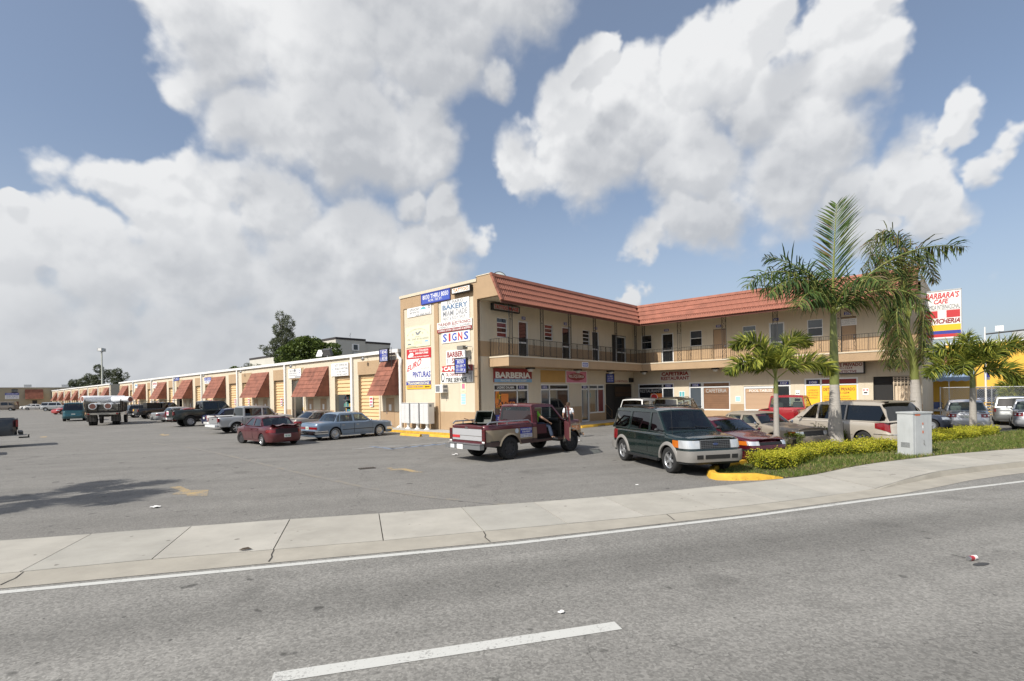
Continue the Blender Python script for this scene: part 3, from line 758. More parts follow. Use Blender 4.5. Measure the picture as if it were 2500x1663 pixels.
door(WB_,14.75,16.2,4.34,6.5,WINDK); k = MB(); rect_box(k,WB_,14.1,4.34,14.72,6.55,.05,.13,DARKIN); k.build('door_shutter',bld)
door(W2,2.49,3.47,4.34,6.6,WINDK); door(W2,10.21,11.15,4.34,6.62,WINGR)
for a0,a1 in ((6.47,7.41),(14.33,15.1)):
    k = MB(); rect_box(k,W2,a0+.03,4.34,a1-.03,6.52,.06,.11,DOORB)
    for z in (4.6,5.6): rect_box(k,W2,a0+.15,z,a1-.15,z+.8,.045,.062,DOORB)
    d_ = k.build('door',bld); k = MB(); rect_box(k,W2,a1-.14,5.25,a1-.08,5.35,.0,.06,STEEL); k.build('handle',d_)
# shop fronts
def shop(to3,a0,a1,b0,b1,tr,mul,panes): 
    W_, H_ = a1-a0, b1-b0; bars = [(0,(tr-b0)/H_,1,(tr-b0)/H_)] + [((m_-a0)/W_,0,(m_-a0)/W_,1) for m_ in mul]
    return window(bld,to3,a0,a1,b0,b1,[((p[0]-a0)/W_,(p[1]-b0)/H_,(p[2]-a0)/W_,(p[3]-b0)/H_,p[4]) for p in panes],ALU,.09,.09,name='shop_front',bars=bars)
PURP = mat('barber_window',(0.035,0.02,0.045),0.08,spec=.7)
sf1 = shop(WB_,1.22,4.31,.12,2.78,2.4,[3.28],[(1.3,.2,3.24,2.36,PURP),(1.3,2.45,3.24,2.7,BLK),(3.33,.2,4.22,2.36,WINDK),(3.33,2.45,4.22,2.7,WINGR)])
shop(WB_,5.48,8.53,.12,2.78,2.42,[6.43],[(5.56,.2,6.39,2.38,WINGR),(6.48,.2,8.44,2.38,WINDK),(5.56,2.46,6.39,2.7,WINGR),(6.48,2.46,8.44,2.7,WINDK)])
shop(WB_,9.97,10.95,.12,2.75,2.42,[],[(10.05,.2,10.87,2.38,WINGR),(10.05,2.46,10.87,2.68,WINDK)])
shop(WB_,10.95,12.96,.68,2.75,2.42,[12.1],[(11.03,.76,12.06,2.38,WINDK),(12.14,.76,12.88,2.38,REDC),(11.03,2.46,12.88,2.68,WINGR)])
shop(W2,.43,3.44,.12,2.78,2.42,[2.5],[(.5,.2,2.45,2.38,WINDK),(2.55,.2,3.36,2.38,WINDK),(.5,2.46,2.45,2.7,WINDK),(2.55,2.46,3.36,2.7,BLK)])
shop(W2,4.62,5.6,.12,2.79,2.42,[],[(4.7,.2,5.5,2.36,WINGR),(4.7,2.46,5.5,2.7,BLK)])
shop(W2,5.6,7.6,.74,2.79,2.42,[],[(5.7,.83,7.5,2.37,WOODIN),(5.7,2.47,7.5,2.7,WOODIN)])
shop(W2,8.52,10.6,.74,2.42,2.3,[],[(8.6,.83,10.5,2.25,BLINDT)])
shop(W2,10.6,11.45,.12,2.79,2.42,[],[(10.7,.2,11.36,2.36,WINDK),(10.7,2.46,11.36,2.7,BLK)])
shop(W2,12.26,15.16,.12,2.84,2.42,[13.18],[(12.34,.2,13.12,2.36,YEL),(13.24,.2,15.07,2.36,YEL),(12.34,2.48,13.12,2.75,BLK),(13.24,2.48,15.07,2.75,DRED)])
b = MB()                                       # slats of the two blinds
for i in range(16):
    z = .9+i*.085; rect_box(b,W2,8.62,z,10.48,z+.012,.080,.088,mat('blind_slat',(0.30,0.18,0.10),.7))
for i in range(9): rect_box(b,W2,5.72,.9+i*.16,7.48,.908+i*.16,.080,.088,mat('blind_slat_dark',(0.12,0.06,0.03),.7))
b.build('blind_slats',bld,kind='stuff')
# passage with stair rail and gate in the corner, barred opening at the far end
k = MB(); rect_box(k,WB_,13.1,.12,14.3,2.8,1.2,1.25,CREAM); k.build('passage_wall',bld)
k = MB()
for i in range(9): k.box((14.35+0*i,-.0+.12+.02,0),(0.001,0.001,0.001),IRON)
for i in range(17): k.box((14.45+i*.155,.05,1.4),(.025,.025,2.5),IRON)
for z in (.2,.95,1.75,2.1,2.62): k.box((15.7,.05,z),(2.55,.03,.04),IRON)
k.build('gate',bld)
k = MB(); k.box((15.8,.10,2.2),(2.3,.03,.75),mat('gate_sign',(0.10,0.05,0.02),.6)); k.build('gate_board',bld)
k = MB(); k.tube([(13.15,.1,1.35),(14.1,.1,.75),(14.1,.1,.15)],.022,mat('rail_brown',(0.2,0.13,0.07),.6)); k.tube([(13.15,.1,.8),(14.1,.1,.2)],.018,MATS['rail_brown']); k.build('stair_rail',bld)
k = MB(); GTAN = mat('gate_tan',(0.62,0.50,0.36),.6)
for z in (.35,.62,.7,.78,.86,2.36,2.45,2.56,2.66,2.76): rect_box(k,W2,16.86,z,18.15,z+.035,-.05,-.02,GTAN)
for i in range(8): rect_box(k,W2,16.88+i*.165,.15,16.92+i*.165,2.8,-.045,-.015,GTAN)
k.build('security_grille',bld)
k = MB(); rect_box(k,W2,16.95,.9,17.85,2.3,.06,.1,GTAN); k.build('inner_door',bld)
# pavement in front of the shops
k = MB()
k.poly([(-1.6,7.6),(-1.6,-2.1),(15.2,-2.1),(15.2,-19.2),(17.2,-19.2),(17.2,.02),(.02,.02),(.02,7.6)], lambda a,b,d: (a,b,.12), CONC, depth=.119)
S_ = [(-1.6,7.6),(-1.6,-2.1),(15.2,-2.1),(15.2,-19.2)]
pv = k.build('shop_pavement',merge=False,kind='structure'); pv.location = O0; pv.rotation_euler = (0,0,BV)
k = MB()
for (p,q) in zip(S_,S_[1:]):
    d_ = Vector((q[0]-p[0],q[1]-p[1],0)); L_=d_.length; d_.normalize()
    k.box(((p[0]+q[0])/2-d_.y*0-.0+.075*(-1 if d_.x==0 and p[0]<0 else 0), (p[1]+q[1])/2, .064),(abs(q[0]-p[0])+.16,abs(q[1]-p[1])+.16,.128),KERBY)
kb = k.build('kerb',pv)
def sub(i): pass
# ------------------------------------------------------------------ signs
def wpt(v,u,z): return O0 + VX*v + UX*u + Vector((0,0,z))
S3 = lambda a,b,d: (a,d,b)
def sign(label, wall, a0, b0, a1, b1, mboard, lines=(), frame=None, thick=.035, off=0.0, v0=0.0, name='wall_sign', cat='sign', group=None, boxed=None):
    """a flat sign on a wall; wall 'A' measures a = -u, wall 'B' measures a = v"""
    if wall == 'A': loc, rz = wpt(v0-off,-a0,b0), BS
    else: loc, rz = wpt(a0,v0-off,b0), BV
    r = thing(name,label,cat,loc,rz,group); w, h = a1-a0, b1-b0
    k = MB(); rect_box(k,S3,0,0,w,h,-thick,-.004,mboard); bo = k.build('board',r)
    if frame:
        k = MB(); f = frame[1]
        rect_box(k,S3,-f,-f,w+f,0,-thick-.02,-.004,frame[0]); rect_box(k,S3,-f,h,w+f,h+f,-thick-.02,-.004,frame[0])
        rect_box(k,S3,-f,0,0,h,-thick-.02,-.004,frame[0]); rect_box(k,S3,w,0,w+f,h,-thick-.02,-.004,frame[0]); k.build('frame',r)
    t3 = lambda a,b,d: (a,-thick+d,b)
    for L in lines:
        if L[0] == 'rect':
            k = MB(); x0,y0,x1,y1 = L[1]; k.quad(*[t3(x*w,y*h,-.003) for x,y in ((x0,y0),(x1,y0),(x1,y1),(x0,y1))],m=L[2]); k.build(L[3] if len(L)>3 else 'panel',r)
        elif L[0] == 'poly':
            k = MB(); k.poly([(x*w,y*h) for x,y in L[1]],lambda a,b,d: t3(a,b,-.0045),L[2]); k.build(L[3] if len(L)>3 else 'emblem',r,merge=False)
        else:
            s,(x0,y0,x1,y1),m_ = L[:3]
            lettering(r,s,(x0*w,y0*h,x1*w,y1*h),t3,m_,bold=L[3] if len(L)>3 else 0,shear=L[4] if len(L)>4 else 0,warp=(L[5](w,h) if len(L)>5 else None))
    return r
def ell(cx,cy,rx,ry,n=24,a0=0,a1=2*pi): return [(cx+rx*cos(a0+(a1-a0)*i/n),cy+ry*sin(a0+(a1-a0)*i/n)) for i in range(n)]
def ring(cx,cy,rx,ry,t):
    o = ell(cx,cy,rx,ry,20); i = ell(cx,cy,rx-t,ry-t*ry/rx,20); return o+[o[0]]+[i[0]]+i[::-1]
FR = (BLUE,.05)
sign('blue sign reading 8030 THRU 8050 under the parapet of the sign wall','A',-4.88,7.84,-2.25,8.40,BLUEL,[('8030 THRU 8050',(.04,.42,.96,.90),SIGNW,.01),('N.W. 103 ST.',(.25,.10,.75,.36),SIGNW,.01)],FR,off=.02)
sign('small white TATTOO sign box beside the blue address sign','A',-1.84,8.03,-.34,8.32,SIGNW,[('TATTOO',(.06,.15,.94,.85),ORG,.03)],(BLK,.04),thick=.2,off=.02)
sign('white auto service sign with grey words and teal emblem at top of left panel','A',-6.47,7.17,-4.05,7.76,SIGNW,[('utocar',(.1,.62,.52,.92),GREYT,.01),('ervice',(.1,.33,.5,.60),GREYT,.01),('poly',[(.55,.62),(.6,.80),(.68,.88),(.76,.8),(.8,.62)],TEALP),('poly',ring(.92,.78,.05,.14,.02),BLK),('Paint and Body · Mechanic Service Shop',(.03,.20,.97,.29),GREYT),('305-888-0257',(.36,.02,.96,.18),GREYT,.02)],off=-.045)
def arch(w,h): return lambda x,y: (w*(.5-.44*cos(pi*x)*(1-.12*y)), h*(.56+.28*sin(pi*x)+.06*y))
sign('pale yellow sign with an arch of lettering above a small emblem','A',-6.68,5.25,-4.2,6.53,SIGNY,[('AUTOMOTIVE DISTRIBUTORS',(.1,.6,.9,.9),GREYT,0,0,arch),('poly',[(.4,.72),(.45,.6),(.52,.56),(.6,.66),(.66,.76),(.56,.74),(.5,.66),(.47,.74)],GREYT),('poly',ring(.3,.62,.03,.05,.01),GREYT),('poly',ring(.7,.64,.03,.05,.01),GREYT),('Hialeah',(.4,.47,.6,.52),GREYT),('Ph. 305.818.6000',(.08,.33,.94,.43),GREYT,.005),('All major brands',(.34,.24,.68,.28),GREYT),('Complete service',(.34,.18,.68,.22),GREYT),('Open six days',(.34,.12,.68,.16),GREYT),('poly',[(.06,.12),(.1,.2),(.2,.2),(.25,.12)],GREYT),('poly',[(.76,.2),(.82,.28),(.92,.26),(.95,.2)],LTBLUE),('rect',(.06,.035,.45,.05),BLK)],off=-.045)
sign('red collision shop sign with white lettering and a white car','A',-6.61,4.51,-4.16,5.13,RED,[('M A U D Y  COLLISION',(.12,.70,.9,.9),SIGNW,.03),('305-557-7362',(.36,.42,.9,.62),SIGNW,.04,.2),('Todo tipo de pintura y chapisteria',(.2,.10,.92,.26),SIGNW,.03),('poly',[(.05,.2),(.08,.42),(.16,.62),(.27,.6),(.3,.42),(.28,.3),(.2,.16),(.1,.14)],SIGNW)],off=-.045)
def slant(w,h): return lambda x,y: (w*(.02+.60*x+.03*y), h*(.42+.30*x+(.26+.06*x)*y))
sign('white paint shop sign with slanting red EURO over blue PINTURAS','A',-6.65,3.10,-4.2,4.50,SIGNW,[('EURO',(0,0,1,1),RED,.02,.1,slant),('PINTURAS',(.26,.15,.99,.42),BLUE,.03),('AUTO SUPPLIES INC.',(.6,.53,.98,.58),GREYT),('BAY 70',(.8,.06,.98,.12),GREYT)],off=-.045)
sign('blue and yellow transmissions sign at the foot of the left panel','A',-6.70,2.60,-4.22,3.08,YEL,[('rect',(0,.5,1,1),BLUE),('TRANSMISSIONS',(.05,.56,.95,.94),SIGNY,.02),('(305) 818-6000',(.05,.1,.7,.4),BLUE,.01),('poly',[(.76,.24),(.82,.38),(.82,.3),(.96,.3),(.96,.18),(.82,.18),(.82,.1)],BLK)],off=-.045)
sign('white bakery and paint shop sign at top of right panel','A',-3.10,6.54,-.64,7.75,SIGNW,[('EL FARO',(.22,.82,.8,.97),GREYT,.01),('BAKERY',(.05,.56,.95,.80),mat('steel_blue_print',(.12,.2,.32),.5),.03),('MIAMI DADE',(.07,.25,.93,.50),GREYT,.01),('PAINT & BODY SHOP',(.05,.04,.86,.2),GREYT),('rect',(.02,.525,.97,.535),GREYT),('rect',(.02,.222,.97,.23),GREYT)],off=-.04)
sign('white THUNDER ELECTRONICS sign with a red strip along its foot','A',-3.46,5.90,-.42,6.51,SIGNW,[('THUNDER ELECTRONICS',(.03,.62,.97,.92),DRED,.015),('STEREOS · TINTS · ALARMS',(.05,.39,.95,.56),GREYT,.01),('rect',(0,0,1,.33),DRED),('COMING SOON! CELLULARS & BEEPERS',(.03,.08,.97,.26),SIGNW,.02)],off=-.03,thick=.06)
sign('white sign with large red and blue SIGNS','A',-3.11,5.26,-.65,5.87,SIGNW,[('S',(.05,.12,.2,.9),BLUEL,.03),('I',(.26,.12,.33,.9),RED,.03),('G',(.38,.12,.55,.9),BLUEL,.03),('N',(.6,.12,.75,.9),RED,.03),('S',(.8,.12,.96,.9),BLUEL,.03)],off=-.045)
sign('white BARBER SHOP sign with dark red capitals on right panel','A',-2.72,3.95,-1.0,4.80,SIGNW,[('BARBER',(.06,.52,.86,.9),DRED,.03),('SHOP',(.3,.08,.86,.46),DRED,.03),('rect',(.06,.1,.10,.46),GREYT)],off=-.045)
sign('narrow red CAFETERIA sign with white capitals','A',-3.15,3.57,-.5,3.90,RED,[('poly',[(0,0),(.04,.5),(0,1),(.002,1),(.002,0)],SIGNW),('CAFETERIA',(.07,.12,.95,.9),SIGNW,.05)],off=-.045)
sign('white oil change and tire service sign with a tyre drawn on it','A',-3.24,2.90,-.46,3.54,SIGNW,[('OIL CHANGE $19.99',(.16,.55,.78,.92),DRED,.015),('TIRE SERVICE',(.16,.06,.82,.46),BLK,.03),('BAY',(.88,.66,.98,.86),GREYT),('15',(.9,.25,.98,.55),GREYT),('poly',ring(.065,.5,.055,.45,.02),BLK)],off=-.045)
sign('white paper notice high on the right panel beside the air conditioner','A',-1.5,2.30,-1.07,2.88,SIGNY,[('rect',(.2,.4,.8,.9),PINK),('AVISO',(.15,.08,.85,.22),GREYT)],off=-.045,thick=.012)
sign('pale blue notice under the white paper notice','A',-1.5,1.62,-1.1,2.25,SIGNW,[('rect',(.06,.06+i*.235,.94,.26+i*.235),mat('pale_blue_print',(.35,.62,.72),.5)) for i in range(4)],off=-.045,thick=.012)
# address panels hanging out from the wall on brackets
def blade(label,v,u0,u1,z0,z1,lines,face):
    w = 1.0
    r = thing('blade_sign',label,'sign',wpt(v,u0,z0),BS)
    W_, H_ = abs(u1-u0), z1-z0; k = MB(); rect_box(k,S3,0,0,W_,H_,-.05,.05,BLUE); k.build('board',r)
    k = MB(); rect_box(k,S3,-.05,-.05,W_+.05,0,-.07,.07,BLK); rect_box(k,S3,-.05,H_,W_+.05,H_+.05,-.07,.07,BLK); rect_box(k,S3,-.05,0,0,H_,-.07,.07,BLK); rect_box(k,S3,W_,0,W_+.05,H_,-.07,.07,BLK); k.build('frame',r)
    k = MB()
    for q in ((.03,.03,.97,.055),(.03,.945,.97,.97)): rect_box(k,S3,q[0]*W_,q[1]*H_,q[2]*W_,q[3]*H_,-.054,-.051,SIGNW)
    k.build('border',r)
    for s,(x0,y0,x1,y1) in lines: lettering(r,s,(x0*W_,y0*H_,x1*W_,y1*H_),lambda a,b,d:(a,-.052+d,b),SIGNW,.005)
    k = MB(); k.tube([(W_,0,H_*.8),(W_+face,.0,H_*.8)],.02,IRON); k.tube([(W_,0,H_*.25),(W_+face,0,H_*.25)],.02,IRON); k.tube([(W_+face,0,H_*.1-.6),(W_+face,0,H_+.1)],.018,IRON); k.build('bracket',r)
    return r
# panel in front of the sign wall (px 1123-1152, y 871-904) and one above the warehouse end
blade('blue hanging address sign reading 8050 before the right panel',-.45,1.35,.45,3.42,4.22,[('8050',(.2,.66,.8,.9),),('201-209',(.08,.38,.7,.58)),('101-108',(.08,.12,.7,.32)),('↗',(.78,.38,.92,.58)),('↘',(.78,.12,.92,.32))],.35)
blade('blue hanging address sign reading 8040 and 8038 above the warehouse end awning',-.55,8.75,7.85,4.48,5.25,[('8040',(.28,.62,.94,.9)),('UNITS 40-15',(.3,.42,.9,.56)),('8038',(.28,.1,.94,.38)),('↑',(.08,.62,.2,.9)),('↓',(.08,.1,.2,.38))],.35)
# court signs
sign('dark red BARBERIA sign with a light blue phone strip over the barber window','B',1.19,2.88,4.52,3.69,DRED,[('rect',(0,0,1,.25),LTBLUE),('BARBERIA',(.03,.29,.96,.74),SIGNW,.045),('PHONE: 305-823-6584',(.16,.05,.84,.2),SIGNW,.01)],thick=.08)
sign('black LAZARO DALAMA strip in the barber shop transom','B',1.31,2.45,3.22,2.70,BLK,[('LAZARO DALAMA',(.12,.2,.9,.8),SIGNW,.03)],v0=.07,thick=.012)
def bl_(x): return x
sign('lettering and star painted on the barber shop window','B',1.31,.5,3.22,2.35,PURP,[('poly',[(.02,.62),(.18,.62),(.2,1),(.06,1)],ORG),('poly',[(.06,.72),(.12,.86),(.03,.88),(.13,.9),(.16,1.0),(.2,.9),(.3,.88),(.22,.84),(.26,.72),(.17,.8)],YEL),('rect',(.3,.66,.62,.92),ORG),('BARBER',(.05,.5,.96,.66),ORG,.02),('rect',(.05,.475,.96,.485),YEL),('SHOP',(.22,.32,.95,.45),SIGNW,.01),('rect',(0,.02,1,.26),BLUE),('786-402-3960',(.12,.1,.97,.2),SIGNW,.01)],v0=.072,thick=.010,name='window_lettering')
sign('blank ochre sign panel between the barber and hairdresser signs','B',5.46,2.88,8.08,3.66,OCHRE,thick=.02)
sign('pink hairdresser sign with a dark red oval','B',8.13,2.88,10.53,3.64,PINK,[('poly',ell(.5,.52,.42,.33),DRED),('PELUQUERIA',(.13,.38,.87,.68),SIGNW,.01),('HERMANOS',(.32,.72,.68,.79),SIGNW),('UNISEX',(.35,.10,.65,.18),DRED)],(SIGNW,.05),thick=.05)
sign('blue address panel beside the corner passage','B',13.2,2.92,14.22,3.52,BLUEL,[('← 8050',(.15,.62,.85,.85),SIGNW),('201-209',(.15,.38,.85,.55),SIGNW),('110-118',(.15,.12,.85,.3),SIGNW)],(BLK,.06))
r = sign('small red office sign lettering over the corner gate','B',14.35,2.9,16.35,3.1,CREAM,[('LA ADMINISTRACION',(.02,.08,.98,.92),DRED,.01)],thick=.012)
sign('dark square speaker box over the corner gate','B',16.5,2.92,17.02,3.26,BLK,thick=.15,name='speaker_box',cat='speaker')
sign('dark PILON board hung behind the corner gate','B',14.6,1.9,17.0,2.55,mat('gate_board_brown',(.09,.04,.015),.6),[('PILON',(.1,.2,.95,.85),mat('pale_gold_print',(.4,.3,.12),.5),.02)],v0=.12,thick=.02)
sign('white CAFETERIA RESTAURANT sign with dark red capitals','A',2.35,2.96,4.75,3.68,mat('sign_offwhite',(.62,.58,.52),.5),[('CAFETERIA',(.05,.53,.95,.93),DRED,.045),('RESTAURANT',(.03,.06,.97,.44),DRED,.035)],v0=17.2)
sign('faded RESTAURANT lettering on the left cafeteria window','A',.52,2.05,2.44,2.34,WINDK,[('RESTAURANT',(.04,.12,.96,.92),mat('faded_print',(.35,.35,.34),.5),.01)],v0=17.268,thick=.008,name='window_lettering')
sign('orange and red poster in the left cafeteria window','A',1.5,1.4,2.44,2.0,ORG,[('poly',ell(.3,.5,.28,.45),RED),('poly',ring(.3,.5,.33,.5,.05),SIGNW)],v0=17.266,thick=.008,name='window_poster',cat='poster')
sign('faded CAFETERIA lettering on the brown-blinded window','A',5.72,1.98,7.48,2.32,WOODIN,[('CAFETERIA',(.08,.1,.92,.9),MATS['faded_print'],.01)],v0=17.26,thick=.008,name='window_lettering')
sign('POOL lettering on the tan-blinded window behind the small palm','A',8.7,2.0,10.4,2.22,BLINDT,[('POOL TABLES',(.1,.08,.95,.92),SIGNW,.01)],v0=17.262,thick=.008,name='window_lettering')
sign('white detective sign box with red lettering in a black frame','A',13.15,3.1,15.47,3.74,SIGNW,[('DETECTIVE PRIVADO',(.02,.62,.98,.95),DRED,.03),('(305) 231-1234',(.2,.34,.76,.57),DRED,.02),('PRIVATE DETECTIVE',(.15,.03,.85,.26),DRED,.02)],(BLK,.06),thick=.22,v0=17.2)
sign('yellow detective sheet filling the big window','A',13.26,.75,15.05,2.35,YEL,[('DETECTIVE PRIVADO',(.03,.80,.97,.92),DRED,.02),('(305) 231-1234',(.16,.66,.80,.76),DRED,.02),('CUSTODIA DE NINOS',(.04,.555,.8,.6),DRED),('INFIDELIDAD · VIGILANCIA',(.04,.475,.85,.52),DRED),('PERSONAS DESAPARECIDAS',(.04,.395,.96,.44),DRED),('FOTOS Y VIDEO',(.04,.315,.66,.36),DRED),('Y MUCHO MAS',(.04,.235,.72,.28),DRED)],v0=17.27,thick=.008,name='window_sheet')
sign('narrow yellow detective sheet filling the door glass','A',12.36,.75,13.1,2.35,YEL,[('A MENOS',(.15,.80,.85,.86),DRED),('DETECTIVE',(.1,.7,.9,.76),DRED),('24 HORAS',(.1,.6,.9,.66),DRED),('PRIVADO',(.15,.5,.85,.56),DRED)],v0=17.27,thick=.008,name='window_sheet')
sign('white cloth notice on the last upper door','A',14.3,6.0,15.15,6.42,SIGNW,[('CONSULTORIA',(.1,.7,.9,.85),GREYT),('TAX · SEGUROS · NOTARIO',(.08,.45,.92,.58),GREYT),('INMIGRACION · FOTOS',(.08,.2,.92,.33),GREYT)],v0=17.2,thick=.015)
for z_,lab in ((1.55,'teal'),(1.5,'teal')): pass
sign('teal and white notice between the restaurant doors','A',3.85,1.72,4.3,2.15,SIGNW,[('rect',(.08,.1,.45,.9),TEALP),('rect',(.55,.1,.92,.9),TEALP)],v0=17.2,thick=.012)
sign('teal notice on the wall behind the small palm','A',7.95,1.35,8.3,1.75,SIGNW,[('rect',(.08,.1,.92,.9),mat('pale_teal',(.35,.58,.6),.5))],v0=17.2,thick=.012)
sign('small white notice left of the yellow sheets','A',11.75,1.75,12.0,2.1,SIGNW,[('rect',(.15,.3,.45,.5),BLK),('rect',(.6,.3,.85,.5),BLK)],v0=17.2,thick=.012)
sign('small white and red notice right of the yellow sheets','A',15.38,1.75,15.68,2.15,SIGNW,[('rect',(.1,.65,.35,.85),RED),('rect',(.65,.65,.9,.85),RED),('rect',(.2,.25,.8,.45),BLK)],v0=17.2,thick=.012)
sign('TATTOO IMAGE light box with red letters under the balcony roof','B',1.11,7.06,3.3,7.36,mat('lightbox_grey',(.42,.42,.40),.5),[('TATTOO IMAGE',(.03,.12,.97,.88),RED,.035)],(BLK,.05),thick=.2)
for v,s_,z,lab in ((3.74,'209',6.72,'beside the TATTOO IMAGE box'),(8.02,'208',6.75,'above the middle upper door of the shaded wing'),(11.75,'207',6.75,'above the narrow upper door near the corner')):
    sign('small blue number plate '+lab,'B',v,z,v+.34,z+.18,BLUE,[(s_,(.15,.12,.85,.88),SIGNW,.01)],thick=.02,name='number_plate')
for u,s_,z,lab in ((2.75,'206',6.74,'above the black glass upper door'),(6.7,'205',6.66,'above the brown upper door in mid wing'),(10.45,'204',6.72,'above the grey glass upper door'),(14.5,'203',6.66,'above the upper door that carries a cloth notice')):
    sign('small blue number plate '+lab,'A',u,z,u+.36,z+.18,BLUE,[(s_,(.12,.12,.88,.88),SIGNW,.01)],v0=17.2,thick=.02,name='number_plate')
for v,s_,lab in ((3.45,'101','right of the LAZARO DALAMA strip'),(5.7,'102','under the blank ochre panel'),(10.2,'103','under the pink sign, right side')):
    sign('blue shop number in the transom '+lab,'B',v,2.48,v+.5,2.68,BLUE,[(s_,(.1,.12,.9,.88),SIGNW,.01)],v0=.07,thick=.01,name='number_plate')
for u,s_,lab in ((2.72,'105','right of the faded RESTAURANT lettering'),(4.85,'106','left of the faded CAFETERIA lettering'),(10.8,'107','right of the POOL lettering'),(12.5,'108','over the narrow yellow sheet')):
    sign('blue shop number in the transom '+lab,'A',u,2.48,u+.5,2.68,BLUE,[(s_,(.1,.12,.9,.88),SIGNW,.01)],v0=17.27,thick=.01,name='number_plate')
sign('blue 8050 plate on the balcony edge of the shaded wing','B',7.83,3.84,8.54,4.17,SIGNW,[('rect',(.07,.12,.93,.88),BLUE),('8050',(.16,.25,.84,.75),SIGNW,.01)],v0=-1.55,thick=.02,name='number_plate')
sign('blue 8052 plate on the balcony edge behind the small palm','A',8.97,3.84,9.7,4.18,SIGNW,[('rect',(.07,.12,.93,.88),BLUE),('8052',(.16,.25,.84,.75),SIGNW,.01)],v0=15.85,thick=.02,name='number_plate')
# lamps under the balcony and soffit
def soffit_lamp(v,u,z,lab):
    r = thing('ceiling_lamp',lab,'lamp',wpt(v,u,z),BV,'lamps under the balcony')
    k = MB(); k.box((0,0,-.05),(.42,.42,.1),BLK); k.build('housing',r)
    k = MB(); k.lathe([(.001,-.26),(.12,-.25),(.17,-.18),(.18,-.1)],LAMPW,14); k.build('diffuser',r,smooth=50)
for v,lab in ((3.6,'square lamp with pale bowl under the balcony by the BARBERIA sign'),(8.5,'square lamp with pale bowl under the balcony over the pink sign'),(12.6,'square lamp with pale bowl under the balcony by the corner passage')): soffit_lamp(v,-.75,3.75,lab)
for u,lab in ((-1.4,'square lamp with pale bowl under the balcony left of the cafeteria sign'),(-6.9,'square lamp with pale bowl under the balcony right of the cafeteria sign')): soffit_lamp(16.4,u,3.75,lab)
for v,lab in ((4.6,'lamp under the tiled eave between the first two iron posts'),(9.3,'lamp under the tiled eave at the third iron post'),(13.6,'lamp under the tiled eave near the inner corner')): soffit_lamp(v,-1.5,7.5,lab)
# floodlight, air conditioner, dish and fittings
r = thing('floodlight','grey floodlight on an arm over the BARBER SHOP sign','lamp',wpt(0,.45,4.88),BS)
k = MB(); k.tube([(0,-.0,0),(-.1,-.3,.02),(-.2,-.35,0)],.016,GALV); k.build('arm',r)
k = MB(); k.box((-.42,-.38,-.04),(.5,.36,.2),mat('lamp_bronze',(.2,.19,.16),.5)); k.build('head',r)
k = MB(); k.box((-.42,-.40,-.145),(.42,.28,.02),LAMPW); k.build('lens',r)
r = thing('air_conditioner','white window air conditioner sticking out of the right panel','air conditioner',wpt(.05,3.34,2.33),BS)
k = MB(); k.box((.34,-.2,.24),(.68,.42,.48),WHITE); k.build('casing',r)
k = MB(); k.box((.24,-.415,.24),(.36,.012,.36),GREYT)
for i in range(9): k.box((.24,-.425,.09+.037*i),(.36,.012,.012),GALV)
k.build('grille',r)
k = MB()
for z in (.12,.35): k.box((.685,-.2,z),(.012,.28,.14),GREYT)
k.build('side_vent',r)
k = MB(); k.tube([(.1,-.02,-.1),(.1,-.02,-.25),(.55,-.02,-.25),(.55,-.02,-.5)],.012,GALV,5); k.build('drain_pipe',r)
r = thing('satellite_dish','round grey dish peeping over the roof edge of the sign wall','dish',wpt(2.2,.55,8.2),BS+.35)
k = MB(); k.lathe([(.001,.0),(.2,.02),(.42,.10),(.55,.2)],mat('dish_grey',(.30,.34,.34),.5),24,axis='Y',c=(0,0,.75)); k.build('reflector',r,smooth=50)
k = MB(); k.lathe([(.55,.2),(.575,.2),(.575,.17),(.55,.17),(.55,.2)],BLK,24,axis='Y',c=(0,0,.75)); k.build('rim',r,smooth=40)
k = MB(); k.tube([(0,.1,0),(0,.1,.75)],.04,GALV); k.build('mast',r)
# cluster mailboxes
def mailbox(u,lab):
    r = thing('mailbox_cluster',lab,'mailbox',wpt(-.5,u,.12),BS,'grey cluster mailboxes at the sign wall')
    MBX = mat('mailbox_grey',(.66,.66,.65),.45,metal=.1,var=.05)
    k = MB(); k.box((0,0,.98),(.8,.46,1.22),MBX); k.build('cabinet',r)
    k = MB(); k.box((0,0,1.605),(.84,.52,.03),MBX); k.build('lid',r)
    k = MB(); k.lathe([(.2,0),(.19,.02),(.09,.1),(.085,.3),(.13,.37)],WHITE,14); k.build('pedestal',r,smooth=40)
    for c in range(2):
        for j in range(8):
            k = MB(); k.box((-.19+.38*c,-.233,.49+.14*j),(.36,.012,.125),MBX); d = k.build('box_door',r)
            k = MB(); k.box((-.19+.38*c+.13,-.242,.49+.14*j),(.02,.012,.02),GALV); k.build('lock',d)
    k = MB(); k.box((.403,-.05,1.45),(.006,.16,.13),GREYT); k.build('emblem',r)
mailbox(5.86,'grey cluster mailbox nearest the white downspout'); mailbox(4.92,'grey cluster mailbox in the middle of the three'); mailbox(3.98,'grey cluster mailbox nearest the tan pickup')
